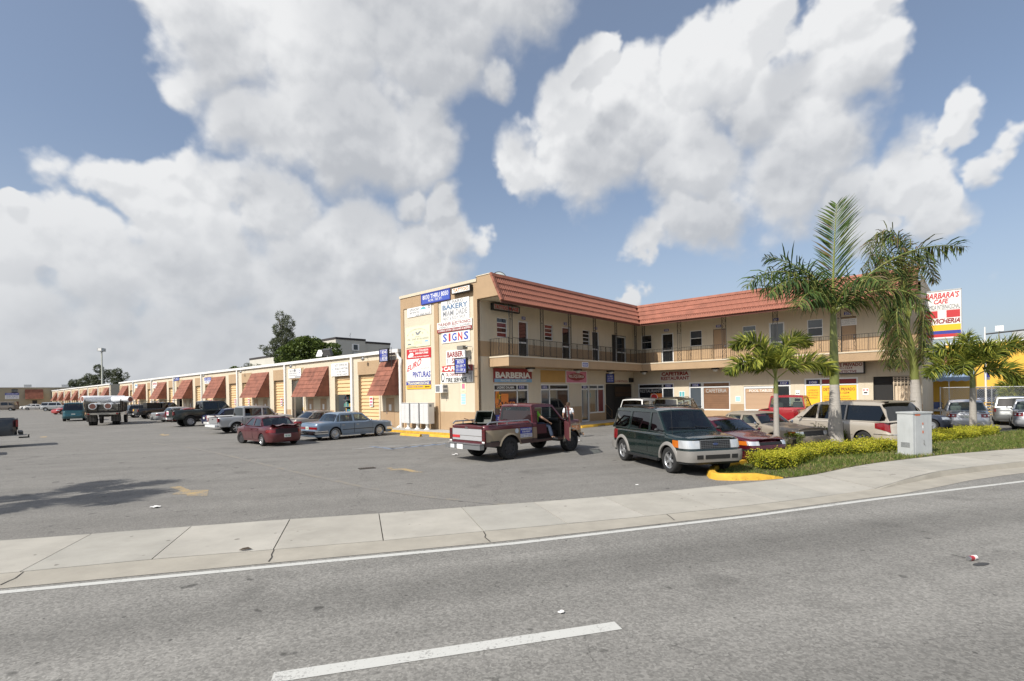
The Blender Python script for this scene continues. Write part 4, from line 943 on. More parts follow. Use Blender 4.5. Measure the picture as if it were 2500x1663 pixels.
# wheel stops
def wheel_stop(p,rz,lab,txt=None,L=1.75):
    r = thing('wheel_stop',lab,'wheel stop',p,rz,'yellow concrete wheel stops')
    k = MB(); prof = [(-.09,0),(-.07,.1),(-.045,.13),(.045,.13),(.07,.1),(.09,0)]
    k.grid([[(x,y,z) for y,z in prof] for x in (-L/2,-L/2+.05,L/2-.05,L/2)],KERBY); 
    for s in (-1,1): k.poly(prof,lambda a,b,d,s=s: (s*L/2,a*-s,b),KERBY)
    k.build('block',r,smooth=35)
    if txt: lettering(r,txt,(-L*.3,.03,L*.3,.09),lambda a,b,d:(a,-.085+b*.2,b),BLK,.02)
w1 = [gp(960+x/3.563,640+y/3.563) for x,y in ((150,1515),(410,1525))]
wheel_stop(gp(1003,1064.5),BS,'yellow wheel stop with stencilled letters before the mailboxes','RESERVED 207')
wheel_stop(gp(1077,1067.5),BS,'yellow wheel stop with stencilled letters behind the tan pickup','BARBERIA')
wheel_stop(wpt(-1.8,9.0,0),BS,'yellow wheel stop in front of the pale blue sedan')
wheel_stop(wpt(7.2,-2.45,0),BV,'yellow wheel stop beyond the front wheel of the tan pickup')
wheel_stop(wpt(10.0,-2.45,0),BV,'yellow wheel stop before the corner passage')
# ------------------------------------------------------------------ warehouse row (local frame of the sign wall)
WH_H = 5.15
def warehouse(label, u0, u1, doors, pipes, awns, name='warehouse'):
    w = thing(name, label, 'building', wpt(0,u0,0), BS); base = u0
    t3 = lambda a,b,d: (a,d,b)                    # a = -(u-u0)
    A = lambda u: -(u-base)
    holes = [(A(d[1]),0.0,A(d[0]),3.72) for d in doors]
    k = MB(); edges = sorted({A(u0),A(u1),*[h[0] for h in holes],*[h[2] for h in holes]})
    wall_rects(w,t3,A(u1),A(u0),0,WH_H-.12,holes,CREAM,1.15,TAN,reveal=.3)
    k = MB(); rect_box(k,t3,A(u1)-.05,WH_H-.12,A(u0)+.05,WH_H+.1,-.16,.3,WHITE); k.build('roof_edge',w)
    k = MB(); k.quad(t3(A(u1),WH_H,.2),t3(A(u0),WH_H,.2),t3(A(u0),WH_H,15),t3(A(u1),WH_H,15),m=MATS['roof_gravel'])
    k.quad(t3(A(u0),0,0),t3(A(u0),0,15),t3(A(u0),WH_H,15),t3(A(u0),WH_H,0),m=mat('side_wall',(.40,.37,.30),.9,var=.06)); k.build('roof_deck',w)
    for d in doors:
        a0,a1 = A(d[1]),A(d[0]); op = d[2] if len(d)>2 else 0
        k = MB(); rect_box(k,t3,a0-.1,3.72,a1+.1,4.66,-.02,.1,TAN); k.build('lintel_panel',w)
        for s in (a0-.16,a1):
            k = MB(); rect_box(k,t3,s,0,s+.16,3.74,-.03,.12,CREAM); k.build('door_jamb',w)
        zb = .02+op*3.7; n = max(2,int((3.72-zb)/.245)); k = MB(); rows = []
        for i in range(n):
            z = zb+(3.72-zb)*i/n; h = (3.72-zb)/n
            for f,dd in ((0,.235),(.12,.17),(.72,.20),(.92,.245)): rows.append([t3(a0,z+h*f,dd),t3(a1,z+h*f,dd)])
        rows.append([t3(a0,3.72,.235),t3(a1,3.72,.235)])
        k.grid(rows,SHUT,flip=False); ru = k.build('roll_up_door',w,smooth=20,merge=False)
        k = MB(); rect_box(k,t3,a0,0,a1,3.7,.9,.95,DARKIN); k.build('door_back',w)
        if op == 0 and d[1]-d[0] > 2.0 and len(d) < 4:
            k = MB(); m_=(a0+a1)/2+.1; rect_box(k,t3,m_-.2,1.45,m_+.2,2.15,.12,.135,SIGNW); pn = k.build('notice',ru)
            k = MB(); rect_box(k,t3,m_-.14,1.95,m_+.14,2.08,.112,.12,RED); rect_box(k,t3,m_-.14,1.52,m_-.02,1.62,.112,.12,RED); rect_box(k,t3,m_+.03,1.52,m_+.14,1.62,.112,.12,BLK); rect_box(k,t3,m_-.14,1.7,m_+.14,1.86,.112,.12,PINK)
            k.m and k.build('print',ru)
    for u in pipes:
        k = MB(); rect_box(k,t3,A(u)-.13,0,A(u)+.13,WH_H-.12,-.14,.0,WHITE); k.build('downspout',w)
    for (p,q,fine) in awns: awning(w,t3,A(q),A(p),fine)
    return w,t3,A
def awning(w,t3,a0,a1,fine,zt=4.55,zb=2.25,pr=1.13):
    ZA,ZB_ = zt,zb; n = 7
    k = MB()
    k.quad(t3(a0,ZB_,-pr+.04),t3(a1,ZB_,-pr+.04),t3(a1,ZA,-.02),t3(a0,ZA,-.02),m=MATS['roof_felt'])
    k.quad(t3(a0,ZB_,-pr),t3(a0,ZB_,-.0),t3(a1,ZB_,0),t3(a1,ZB_,-pr),m=CREAM)
    for a in (a0,a1): k.poly([(0,0),(1,0),(0,1)],lambda x,y,d,a=a: t3(a,ZB_+(ZA-ZB_)*y,-pr*x),TILE2)
    aw = k.build('awning',w,merge=False)
    if not fine[0]: 
        k = MB()
    rn = random.Random(int((a0+a1)*100)); mesh_k = {}
    nc = fine[1]
    for i in range(n):
        f0,f1 = i/n,(i+1)/n                        # from bottom
        z0,z1 = ZB_+(ZA-ZB_)*f0, ZB_+(ZA-ZB_)*f1; d0,d1 = -pr*(1-f0), -pr*(1-f1)
        cuts = [0]+sorted(rn.uniform(.12,.88) if nc < 4 else (j+rn.uniform(.3,.7)*(i%2))/nc for j in range(1,nc))+[1]
        for s,e in zip(cuts,cuts[1:]):
            if e-s < .02: continue
            x0,x1 = a0+(a1-a0)*s+.006, a0+(a1-a0)*e-.006; b = MB(); lift = .055+rn.uniform(0,.012)
            P = [(x0,z0-.03,d0-lift-.02),(x1,z0-.03,d0-lift-.02),(x1,z1+.02,d1-.018),(x0,z1+.02,d1-.018)]
            Qb = [(x0,z0-.03,d0-.0),(x1,z0-.03,d0-.0)]
            b.quad(*[t3(*p) for p in P],m=TILE2); b.quad(t3(*Qb[0]),t3(*Qb[1]),t3(*P[1]),t3(*P[0]),m=TILE2)
            b.quad(t3(*Qb[1]),t3(x1,z1,d1),t3(*P[2]),t3(*P[1]),m=TILE2); b.quad(t3(x0,z1,d1),t3(*Qb[0]),t3(*P[0]),t3(*P[3]),m=TILE2)
            b.build('shingle',aw)
        # shingles on the near cheek
        if fine[0]:
            ww = pr*(1-f0)
            b = MB(); b.quad(t3(a1+.03,z0-.02,-ww),t3(a1+.03,z0-.02,0),t3(a1+.008,z1+.02,0),t3(a1+.008,z1+.02,-ww*(1-1/(n-i)) if n-i>1 else 0),m=TILE2)
            b.quad(t3(a1+.03,z0-.02,-ww),t3(a1,z0-.02,-ww),t3(a1,z0-.02,0),t3(a1+.03,z0-.02,0),m=TILE2); b.build('shingle',aw)
P0 = 11.08
doors = [(9.83,12.4),(13.42,15.75,.62,1),(21.0,23.1,.97,1),(24.53,26.74)]; pipes = [13.21]; awns = [(7.57,9.5,(1,3)),(16.71,20.7,(1,4))]
for k_ in range(1,7):
    s = P0*k_; pipes.append(13.21+s); awns.append((16.71+s,20.7+s,(1,3) if k_ < 4 else (0,1)))
    doors.append((20.86+s,23.18+s) if k_ != 3 else (20.86+s,23.18+s,.6,1)); 
    if k_ < 6: doors.append((13.42+P0+s,15.66+P0+s) if k_ not in (2,) else (13.42+P0+s,15.66+P0+s,.5,1))
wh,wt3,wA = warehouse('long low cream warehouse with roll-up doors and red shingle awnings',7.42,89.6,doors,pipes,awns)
# doors under the awnings
def wdoor(u0,u1): 
    k = MB(); rect_box(k,wt3,wA(u1),.1,wA(u0),2.05,-.012,.05,DOORB); d = k.build('door',wh)
    k = MB(); rect_box(k,wt3,wA(u1)+.08,1.0,wA(u1)+.14,1.1,-.05,-.01,STEEL); k.build('handle',d)
    k = MB(); mm=(wA(u0)+wA(u1))/2; rect_box(k,wt3,mm-.14,1.2,mm+.14,1.62,-.02,-.012,SIGNW); k.build('notice',d)
wdoor(8.05,9.0)
for k_ in range(0,5): wdoor(17.14+P0*k_,18.1+P0*k_); wdoor(19.3+P0*k_,20.24+P0*k_)
k = MB(); k.tube([wt3(.24,.05,-.1),wt3(.24,4.1,-.1),wt3(.3,4.55,-.1),wt3(-.05,4.75,-.05),wt3(-.1,5.05,-.1)],.11,WHITE,8); k.tube([wt3(.24,.25,-.1),wt3(.1,.08,-.3)],.1,WHITE,8); k.build('corner_downspout',wh,smooth=60)
k = MB(); rect_box(k,wt3,wA(22.95),.4,wA(21.2),1.0,.86,.9,BLUEL); rect_box(k,wt3,wA(22.95),1.0,wA(21.2),1.32,.86,.9,YEL); rect_box(k,wt3,wA(22.95),1.32,wA(21.2),3.6,.86,.9,SIGNW); k.poly(ell(wA(22.1),2.55,.42,.42),lambda a,b,d: wt3(a,b,.855),BLUE); k.build('open_bay_board',wh,merge=False)
k = MB()                                       # goods on the shelves of the half-open bay
rn = random.Random(5); cols = [mat('goods_%d' % i,c,.6) for i,c in enumerate(((.35,.06,.05),(.05,.12,.3),(.4,.4,.38),(.08,.25,.2),(.45,.3,.06),(.2,.2,.22)))]
for sh in range(4):
    rect_box(k,wt3,wA(15.7),.35+.52*sh,wA(13.5),.38+.52*sh,.6,.86,GALV)
    a = wA(15.65)
    while a < wA(13.6):
        wd = rn.uniform(.1,.25); rect_box(k,wt3,a,.38+.52*sh,a+wd*.9,.38+.52*sh+rn.uniform(.15,.4),.65,.8,rn.choice(cols)); a += wd
k.build('shelves',wh,kind='stuff')
def wsign(label,u0,u1,z0,z1,lines,board=SIGNW,thick=.03,off=.02,frame=None): return sign(label,'A',-u1,z0,-u0,z1,board,lines,frame,thick,off=off,v0=-.02)
wsign('white sign with grey capitals over the half-open bay',13.69,16.2,3.74,4.72,[('AUTO SUPPLIES INC.',(.22,.72,.98,.93),GREYT),('SPECIALIST IN MATCHING',(.22,.47,.98,.65),GREYT),('OF CARS PAINTS',(.3,.25,.92,.4),GREYT),('305-823-6429',(.32,.05,.92,.2),GREYT),('poly',[(.04,.55),(.08,.45),(.18,.8),(.09,.55)],LTBLUE)])
wsign('white sign with a blue emblem at the open bay',21.25,23.6,3.83,4.62,[('TUNE UP & AIR',(.06,.66,.6,.88),GREYT),('REPAIR SERVICE',(.06,.42,.7,.6),GREYT),('TRANSMISSION',(.06,.2,.7,.36),GREYT),('poly',ring(.88,.66,.06,.2,.02),BLUE),('rect',(.5,.05,.95,.16),GREYT)])
wsign('blue and white sign beside the fourth awning from the building',43.2,45.4,3.9,4.6,[('rect',(0,.5,1,1),BLUEL),('ALTERNATOR',(.08,.58,.92,.9),SIGNW),('STARTERS · BATTERY',(.06,.15,.94,.4),BLUE)])
wsign('white sign with red letters over a dark doorway down the row',65.6,67.9,3.8,4.7,[('BODY SHOP',(.08,.5,.92,.85),RED,.02),('305-558',(.15,.12,.85,.38),GREYT)])
wsign('long blue address panel under the roof edge in mid row',55.2,57.6,4.6,5.0,[('8036 UNITS',(.1,.2,.9,.8),SIGNW)],BLUEL)
wsign('pale blue sign by an awning near the far end of the row',76.9,78.6,4.0,4.7,[('rect',(.1,.5,.9,.85),LTBLUE)],)
for i,u in enumerate((11.15,22.4,33.5,44.6,55.7,66.8,77.9)):
    r = thing('wall_lamp','small gooseneck wall lamp on the warehouse %s' % ('over the nearest roll-up door','over the open bay with the blue board','between the second and third awnings','between the third and fourth awnings','between the fourth and fifth awnings','between the fifth and sixth awnings','farthest along the row')[i],'lamp',wpt(0,u,4.85),BS,'gooseneck lamps along the warehouse')
    k = MB(); k.tube([(0,0,0),(0,-.2,.12),(0,-.38,.05)],.02,GALV,5); k.lathe([(.03,.06),(.06,.0),(.14,-.06),(.13,-.10),(.001,-.2)],GALV,10,c=(0,-.4,0)); k.build('shade',r,smooth=50)
# second length of warehouse
d2,p2_,a2_ = [],[],[]
for k_ in range(7):
    s = 97.3+11.3*k_; p2_.append(s+.3); a2_.append((s+1.2,s+5.0,(0,1))); d2.append((s+5.4,s+7.6,0,0)); d2.append((s+8.4,s+10.6,0,0))
wh2,_,_ = warehouse('farther length of the cream warehouse beyond the gap',97.2,177.5,d2,p2_,a2_)
# building across the end of the lot
cb = thing('end_warehouse','low tan warehouse across the far end of the lot with a tiled awning','building',wpt(0,178.2,0),BV)
EW = mat('end_wall',(.36,.31,.22),.9,var=.06,vscale=.3)
k = MB(); k.box((-20,6,3.05),(90,12,6.1),EW); k.build('wall',cb)
k = MB(); k.box((-20,5.9,6.15),(90.4,12.2,.14),WHITE); k.build('roof_edge',cb)
t4 = lambda a,b,d: (a,d,b)
awning(cb,t4,-5.7,-1.9,(0,1),5.6,2.9,.9)
k = MB()
for a in (-8.4,0.6): rect_box(k,t4,a,4.7,a+1.3,5.7,-.03,.1,WINDK)
k.build('window',cb)
k = MB()
for a in (-8.4,0.6):
    for z in (4.95,5.2,5.45): rect_box(k,t4,a,z,a+1.3,z+.04,-.05,-.03,ALU)
k.build('louvre',cb)
k = MB(); rect_box(k,t4,-4.2,0,-3.2,2.5,-.03,.1,BLK); k.build('door',cb)
k = MB(); rect_box(k,t4,-9.5,0,-7.0,2.2,-.03,.1,mat('brick_brown',(.13,.075,.05),.9)); k.build('dado_panel',cb)
k = MB()
for a in (-14,-4.9,3.2): k.box((a,3,6.6),(1.6,1.2,.8),GALV)
k.build('roof_vent',cb)
sign('blue and white company sign on the end warehouse','B',-9.7,2.95,-6.9,4.65,SIGNW,[('rect',(0,.62,1,1),BLUE),('WAREHOUSES & BAYS',(.05,.7,.95,.92),SIGNW,.01),('FOR RENT 305-888-0000',(.06,.36,.94,.52),BLUE),('OFFICE HOURS 9 TO 5',(.06,.1,.94,.26),BLUE)],v0=178.2)
# light mast
lm = thing('light_mast','tall concrete light mast with two floodlights in the far lot','street light',(-96,120.3,0),.3)
k = MB(); k.lathe([(.24,0),(.14,13.6),(.001,13.6)],mat('mast_concrete',(.46,.47,.42),.8),10); k.build('pole',lm,smooth=50)
k = MB(); k.box((0,0,13.55),(.16,1.3,.12),GALV); k.build('crossarm',lm)
for s in (-.5,.5):
    k = MB(); k.box((.1*s,s,14.0),(1.0,.8,.75),GALV,rz=.4*s); k.box((.1*s-.0,s-.42,14.0),(.7,.03,.55),SIGNW,rz=.4*s); k.build('lamp_head',lm)
# office block behind the warehouse
ob = thing('office_block','pale grey flat-roofed block rising behind the warehouse roof','building',wpt(18.2,48.8,0),BV)
OG = mat('office_grey',(.50,.48,.42),.9,var=.05,vscale=.4); 
def blk(x0,x1,y0,y1,h,nm='wall'):
    k = MB(); k.span((x0,y0,0),(x1,y1,h),OG); k.build(nm,ob)
    k = MB(); k.span((x0-.06,y0-.06,h),(x1+.06,y1+.06,h+.3),mat('dark_coping',(.035,.03,.03),.8)); k.build('coping',ob)
blk(0,4.87,0,9,10.55); blk(4.88,9.5,.25,9,10.25); blk(1.6,4.8,9.02,14,10.4); blk(-3,6,14.1,24,8.7)
k = MB(); k.span((2.55,-.12,9.0),(3.75,.1,10.0),SIGNW); wf = k.build('window_frame',ob)
k = MB(); k.quad((2.8,-.125,9.12),(3.5,-.125,9.12),(3.5,-.125,9.88),(2.8,-.125,9.88),m=WINDK); k.build('pane',wf)
k = MB(); k.span((2.75,-.18,8.3),(3.6,-.02,8.75),GALV); k.build('air_vent',ob)
k = MB(); k.tube([(3.5,2,10.8),(3.5,2,11.9)],.03,GALV,5); k.tube([(3.3,2,11.4),(3.5,2,11.55),(3.7,2,11.95)],.02,GALV,5); k.build('antenna',ob)
fl_ = thing('roof_floodlight','dark floodlight on a bracket over the warehouse roof edge','lamp',wpt(.6,18.0,5.2),BS+.4)
k = MB(); k.box((0,0,.55),(.75,.3,.55),mat('lamp_dark',(.07,.07,.07),.5),M=Matrix.Rotation(.5,3,'X')); k.build('head',fl_); k = MB(); k.tube([(0,0,0),(0,0,.5)],.04,GALV); k.build('post',fl_)
k = MB(); k.box((-.75,.05,.5),(.55,.1,.6),GALV,M=Matrix.Rotation(-.5,3,'X')); k.build('panel',fl_)

# ------------------------------------------------------------------ right side: pylon sign, yellow building, fence, cabinet
r = thing('pylon_sign','tall white and red cafe pylon sign beside the far palm','sign',(25.15,31.2,0),BS)
k = MB(); rect_box(k,S3,0,5.05,2.95,7.85,-.12,.12,SIGNW); k.build('board',r); r.scale = (.57,1,1)
k = MB()
for q in ((-.06,5.0,0,7.9),(2.95,5.0,3.02,7.9),(-.06,7.85,3.02,7.92),(-.06,4.98,3.02,5.05)): rect_box(k,S3,*q,-.14,.14,GALV)
k.build('frame',r)
SG = lambda a,b,d: (a,-.122+d,b)
for s,q,m_,bo,shr in (("BARBARA'S",(.12,7.42,2.85,7.78),RED,.03,.25),('CAFE',(.8,7.1,2.0,7.39),RED,.03,.25),('COMIDA INTERNACIONAL',(.1,6.78,2.88,7.05),BLK,.0,0),('CEVICHERIA',(.1,5.92,2.88,6.22),DRED,.04,.3)): lettering(r,s,q,SG,m_,bo,shr)
for q,m_,nm in (((.1,6.26,1.1,6.7),RED,'red_panel'),((1.8,6.26,2.88,6.7),RED,'red_panel'),((.03,5.5,2.92,5.86),YEL,'yellow_band'),((.03,5.3,2.92,5.5),BLUE,'blue_band'),((.03,5.12,2.92,5.3),RED,'red_band'),((.03,6.735,2.92,6.755),GREYT,'rule')):
    k = MB(); k.quad(SG(q[0],q[1],-.002),SG(q[2],q[1],-.002),SG(q[2],q[3],-.002),SG(q[0],q[3],-.002),m=m_); k.build(nm,r)
k = MB(); k.span((-.62,-.12,0),(-.3,.12,7.6),WHITE); k.span((-.29,-.10,0),(-.2,.10,7.6),mat('pole_red',(.3,.05,.05),.6)); k.build('pole',r)
k = MB(); k.span((-.3,-.05,5.2),(0,.05,5.3),GALV); k.span((-.3,-.05,7.4),(0,.05,7.5),GALV); k.build('arm',r)
# yellow building with canopy
yb = thing('yellow_building','bright yellow flat building behind the fenced car park','building',(44,52,0),BS)
YW = mat('yellow_wall',(.72,.42,.06),.85,var=.05,vscale=.5,dirt=.1)
k = MB(); k.span((0,0,0),(32,14,6.3),YW); k.span((-10,-1,0),(-.01,8,3.4),YW); k.build('wall',yb)
k = MB(); k.span((-.1,-.1,6.3),(32.1,14.1,6.5),WHITE); k.build('roof_edge',yb)
k = MB()
for i in range(12): k.tube([(8.9+.0*i,-.25,6.5+.0*i),(9.0,-.25,6.5)],.01,GALV,4)
k.box((6,2,6.95),(2.2,1.4,.9),GALV); k.box((9,2.2,6.8),(1.0,1.0,.6),GALV); k.tube([(4,1,6.5),(4,1,7.9)],.05,GALV); k.box((4,1,7.7),(.6,.5,.5),SIGNW); k.build('roof_unit',yb)
k = MB(); k.tube([(3,.5,7.2),(9.5,.5,7.6)],.08,BLK); k.build('roof_pipe',yb)
k = MB()
for i in range(10): k.box((12.2,-.02,2),(.9,.02,.02),GALV)
k.span((12,-.05,3.0),(13,-.01,3.5),GREYT); k.span((12,-.05,5.5),(13.2,-.01,5.9),GALV); k.build('wall_vent',yb)
fl2 = thing('roof_flag','small blue and orange flag flying over the yellow roof','flag',yb.matrix_basis @ Vector((11,0,6.5)) if False else (52.2,44.4,6.5),BS)
k = MB(); k.tube([(0,0,0),(0,0,1.5)],.02,GALV,5); k.build('pole',fl2)
k = MB(); k.poly([(0,1.5),(.6,1.6),(.35,.95),(.05,1.0)],lambda a,b,d:(a,.02*sin(a*9)+d,b),ORG,depth=.01); k.build('cloth',fl2,merge=False)
# blue canopy with clay tiles above it
ca = thing('blue_canopy','faded blue fabric canopy with scalloped edge under clay tiles','canopy',(29.6,36.6,0),BS)
BC = mat('canopy_blue',(.22,.30,.42),.85,var=.06); k = MB()
rows = []
for s in range(13):
    x = s*.21; rows.append([(x,0,3.6),(x,-1.5,2.75),(x,-1.52,2.5+.06*abs(sin(s*pi/2)))])
k.grid(rows,BC); k.build('fabric',ca)
k = MB()
for i in range(3): k.box((.1+i*1.15,-1.45,1.3),(.06,.06,2.6),GALV)
k.build('posts',ca)
k = MB()
for c in range(4):
    for i in range(9): k.box((-.2+i*.31,.15+.25*c,3.72+.16*c),(.27,.32,.07),TILE,M=Matrix.Rotation(.5,3,'X'))
k.build('roof_tiles',ca); k = MB(); k.span((-.4,.3,0),(2.6,5,3.6),YW); k.build('wall',ca)
# chain link fence
cf = thing('chain_link_fence','chain link fence across the end of the small car park','fence',(27.2,32.6,0),BS-.12)
k = MB()
for i in range(9): k.tube([(i*2.4,0,0),(i*2.4,0,2.15)],.035,GALV,6)
k.tube([(0,0,2.1),(19.2,0,2.1)],.025,GALV,5); k.build('posts',cf)
k = MB(); s_ = .11
n = int(19.2/s_)
for i in range(-20,n):
    for sg in (1,-1):
        x0 = i*s_ + (0 if sg > 0 else 2.05); pts = []
        a,b_ = (x0,0.05),(x0+sg*2.05,2.1)
        # clip to the fence
        def cl(a,b_):
            (xa,za),(xb,zb)=a,b_
            for lim,sgn in ((0,1),(19.2,-1)):
                if (xa-lim)*sgn<0 and (xb-lim)*sgn<0: return None
                if (xa-lim)*sgn<0: t=(lim-xa)/(xb-xa); xa,za=lim,za+(zb-za)*t
                if (xb-lim)*sgn<0: t=(lim-xb)/(xa-xb); xb,zb=lim,zb+(za-zb)*t
            return (xa,za),(xb,zb)
        c = cl(a,b_)
        if c and abs(c[0][0]-c[1][0])>.01: k.tube([(c[0][0],.004*sg,c[0][1]),(c[1][0],.004*sg,c[1][1])],.0045,GALV,3,cap=False)
k.build('mesh',cf,merge=False,kind='stuff')
br = thing('barrier','yellow tubular barrier beside the silver saloon','barrier',gp(2404,1024),BS)
k = MB(); YB = mat('barrier_yellow',(.65,.36,.03),.55)
for x in (0,.55): k.tube([(x,0,0),(x,0,1.1)],.04,YB)
for z in (.3,.5,.7,.9,1.08): k.tube([(0,0,z),(.55,0,z)],.03,YB)
k.build('rails',br)
hy = thing('pole_sign','small sign on a thin pole standing before the yellow wall','sign',(40.2,43.5,0),.2)
k = MB(); k.tube([(0,0,0),(0,0,4.2)],.05,GALV); k.build('pole',hy); k = MB(); k.box((0,-.07,3.2),(.55,.04,1.1),GREYT); k.box((0,-.075,3.05),(.5,.04,.35),BLUE); k.build('plate',hy)
up = thing('flag_pole','thin white pole rising above the right-hand car park','pole',(32.5,35.2,0),0)
k = MB(); k.tube([(0,0,0),(0,0,6.2)],[.06,.04],SIGNW,8); k.build('pole',up)
# utility cabinet on the verge
p = gp(2262,1112); q = gp(2286,1110)
cA,cB = gp(2233,1114,.1),gp(2287,1110,.1); cd_ = (cB-cA).normalized(); cp_ = cA+cd_*.40+Vector((-cd_.y,cd_.x,0))*.27
uc = thing('utility_cabinet','grey steel utility cabinet standing in the grass between hedges','utility cabinet',(cp_.x,cp_.y,.08),atan2(cd_.y,cd_.x)); uc.scale = (.78,.78,.80)
UG = mat('cabinet_grey',(.47,.49,.49),.5,metal=.1,var=.07,vscale=2.2,dirt=.35); k = MB()
k.box((0,0,.82),(1.02,.62,1.66),UG); k.build('body',uc)
k = MB(); k.box((0,0,1.675),(1.08,.68,.06),UG); k.build('lid',uc)
k = MB(); k.box((0,0,.03),(1.12,.72,.1),CONC); k.build('plinth',uc)
k = MB()
for i in range(5): k.box((-.512,0,.35+.04*i),(.012,.34,.014),PLAST)
k.build('vent_slots',uc)
k = MB(); k.box((.04,-.315,.84),(.9,.015,1.5),UG); dr = k.build('door',uc)
k = MB(); k.box((.03,-.33,.55),(.035,.03,.16),GALV); k.tube([(.03,-.34,.55),(.08,-.34,.42)],.012,GALV); k.build('handle',dr)
k = MB(); k.box((-.28,-.326,1.59),(.28,.006,.05),mat('warn_orange',(.55,.12,.03),.6)); k.box((.0,-.326,1.25),(.05,.006,.08),MATS['warn_orange']); k.box((0,-.326,1.12),(.05,.006,.1),SIGNW); k.box((.0,-.326,.93),(.055,.006,.1),MATS['warn_orange']); k.build('sticker',dr)
# things lying about
def litter(p,lab,m_,s=.06,cat='litter',n='litter_scrap'):
    o = thing(n,lab,cat,p,random.Random(lab).uniform(0,6)); k = MB(); rn = random.Random(lab)
    rows = []
    for i in range(4):
        rows.append([(s*(j-1.5)*.6+rn.uniform(-.2,.2)*s,s*(i-1.5)*.6+rn.uniform(-.2,.2)*s,.008+rn.uniform(0,.5)*s) for j in range(4)])
    k.grid(rows,m_); k.build('paper',o,smooth=60)
litter(cL(0,0) and gp(1112,1111),'white cup lid lying behind the tan pickup',SIGNW,.11)
litter(gp(*cL(715,301)),'pale paper scrap lying on the asphalt near the driveway',SIGNW,.075)
litter(gp(1250+227*1250/2357,1050+842*1250/2357),'white paper scrap lying on the road past the lane line',SIGNW,.03)
litter(gp(1416,1077),'white wrapper lying under the front of the tan pickup',SIGNW,.09)
litter(gp(1555,1185),'white crumpled paper on the asphalt by the dark green vehicle',SIGNW,.035)
cn = thing('crushed_can','red and white crushed can lying on the road','can',(5.86,6.58,0),.35)
k = MB(); k.tube([(-.055,0,.03),(-.02,0,.03),(.02,.005,.026),(.055,0,.03)],[.03,.031,.027,.03],mat('can_red',(.5,.03,.04),.3,metal=.3),12); k.build('body',cn,smooth=40)
k = MB(); k.tube([(.03,.003,.03),(.075,0,.03)],[.0312,.0305],SIGNW,12); k.tube([(-.075,0,.03),(-.055,0,.03)],[.026,.0305],STEEL,12); k.build('end',cn,smooth=40)
tr = thing('tar_patch','dark oval tar patch on the road below the red can','tar patch',(5.83,6.42,0),.28)
k = MB(); k.poly(ell(0,0,.13,.045,20),lambda a,b,d:(a,b,.006),mat('tar_dark',(.05,.05,.05),.8)); k.build('patch',tr,merge=False)
lf = thing('dead_leaf','dark dead leaf lying on the pavement joint','leaf',gp(*cL(1130,503)) + Vector((0,0,.02)),.3)
k = MB(); k.grid([[(-.09,0,.01),(-.04,.03,.03),(.03,.035,.035),(.09,0,.012)],[(-.09,0,.01),(-.04,-.03,.015),(.03,-.03,.02),(.09,0,.012)]],mat('leaf_dead',(.05,.035,.02),.8)); k.build('blade',lf,smooth=60)
# ------------------------------------------------------------------ verge, palms, trees
def leafmat(name,col,trans=.25,var=.25,rough=.55):
    m = bpy.data.materials.new(name); m.use_nodes = True; MATS[name] = m
    N = NG(m.node_tree); b = m.node_tree.nodes['Principled BSDF']; out = m.node_tree.nodes['Material Output']
    co = N.new('ShaderNodeTexCoord').outputs['Object']
    c = N.mixc(N.mrange(N.noise(co,7.0,3,.6),.3,.7),[x*(1-var) for x in col],[min(1,x*(1+var)) for x in col])
    N.l.new(c,b.inputs['Base Color']); b.inputs['Roughness'].default_value = rough; b.inputs['Specular IOR Level'].default_value = .25
    t = N.new('ShaderNodeBsdfTranslucent'); N.l.new(c,t.inputs[0])
    mx_ = N.new('ShaderNodeMixShader',ins={0:trans,1:b.outputs[0],2:t.outputs[0]}); N.l.new(mx_.outputs[0],out.inputs[0])
    return m
PF1 = leafmat('palm_leaf_green',(.07,.115,.026),.25,.3,.75); PF2 = leafmat('palm_leaf_dark',(.036,.066,.02),.25,.3,.75); PF3 = leafmat('palm_leaf_olive',(.13,.145,.038),.25,.3,.75); PF4 = leafmat('palm_leaf_dry',(.15,.105,.05),.15)
FX1 = leafmat('foxtail_leaf_light',(.33,.34,.055),.3); FX2 = leafmat('foxtail_leaf_mid',(.14,.175,.03),.3); FX3 = leafmat('foxtail_leaf_dark',(.06,.09,.02),.25)
RACH = mat('frond_rachis',(.20,.22,.05),.5); SHAFT = mat('crownshaft_green',(.165,.185,.05),.4,var=.18,vscale=1.2)
def bark(name,c1,c2,sc):
    m = mat(name,c1,.9); N = NG(m.node_tree); b = m.node_tree.nodes['Principled BSDF']
    co = N.new('ShaderNodeTexCoord').outputs['Object']; sp = N.new('ShaderNodeSeparateXYZ',ins={0:co})
    w = N.math('ADD',N.math('MULTIPLY',sp.outputs[2],sc),N.math('MULTIPLY',N.noise(co,2.0,3,.5),.6))
    r = N.mrange(N.math('FRACT',w),.0,.12,1.0,0.0)
    f = N.math('ADD',N.math('MULTIPLY',r,.5),N.math('MULTIPLY',N.noise(co,9,5,.65),.6),clamp=True)
    N.l.new(N.mixc(f,c2,c1),b.inputs['Base Color'])
    N.l.new(N.new('ShaderNodeBump',ins={'Strength':.5,'Distance':.02,'Height':f}).outputs[0],b.inputs['Normal']); return m
BARK = bark('palm_bark_grey',(.30,.275,.24),(.43,.40,.36),4.5); BARK2 = bark('palm_bark_thin',(.26,.235,.20),(.37,.345,.31),7.0)
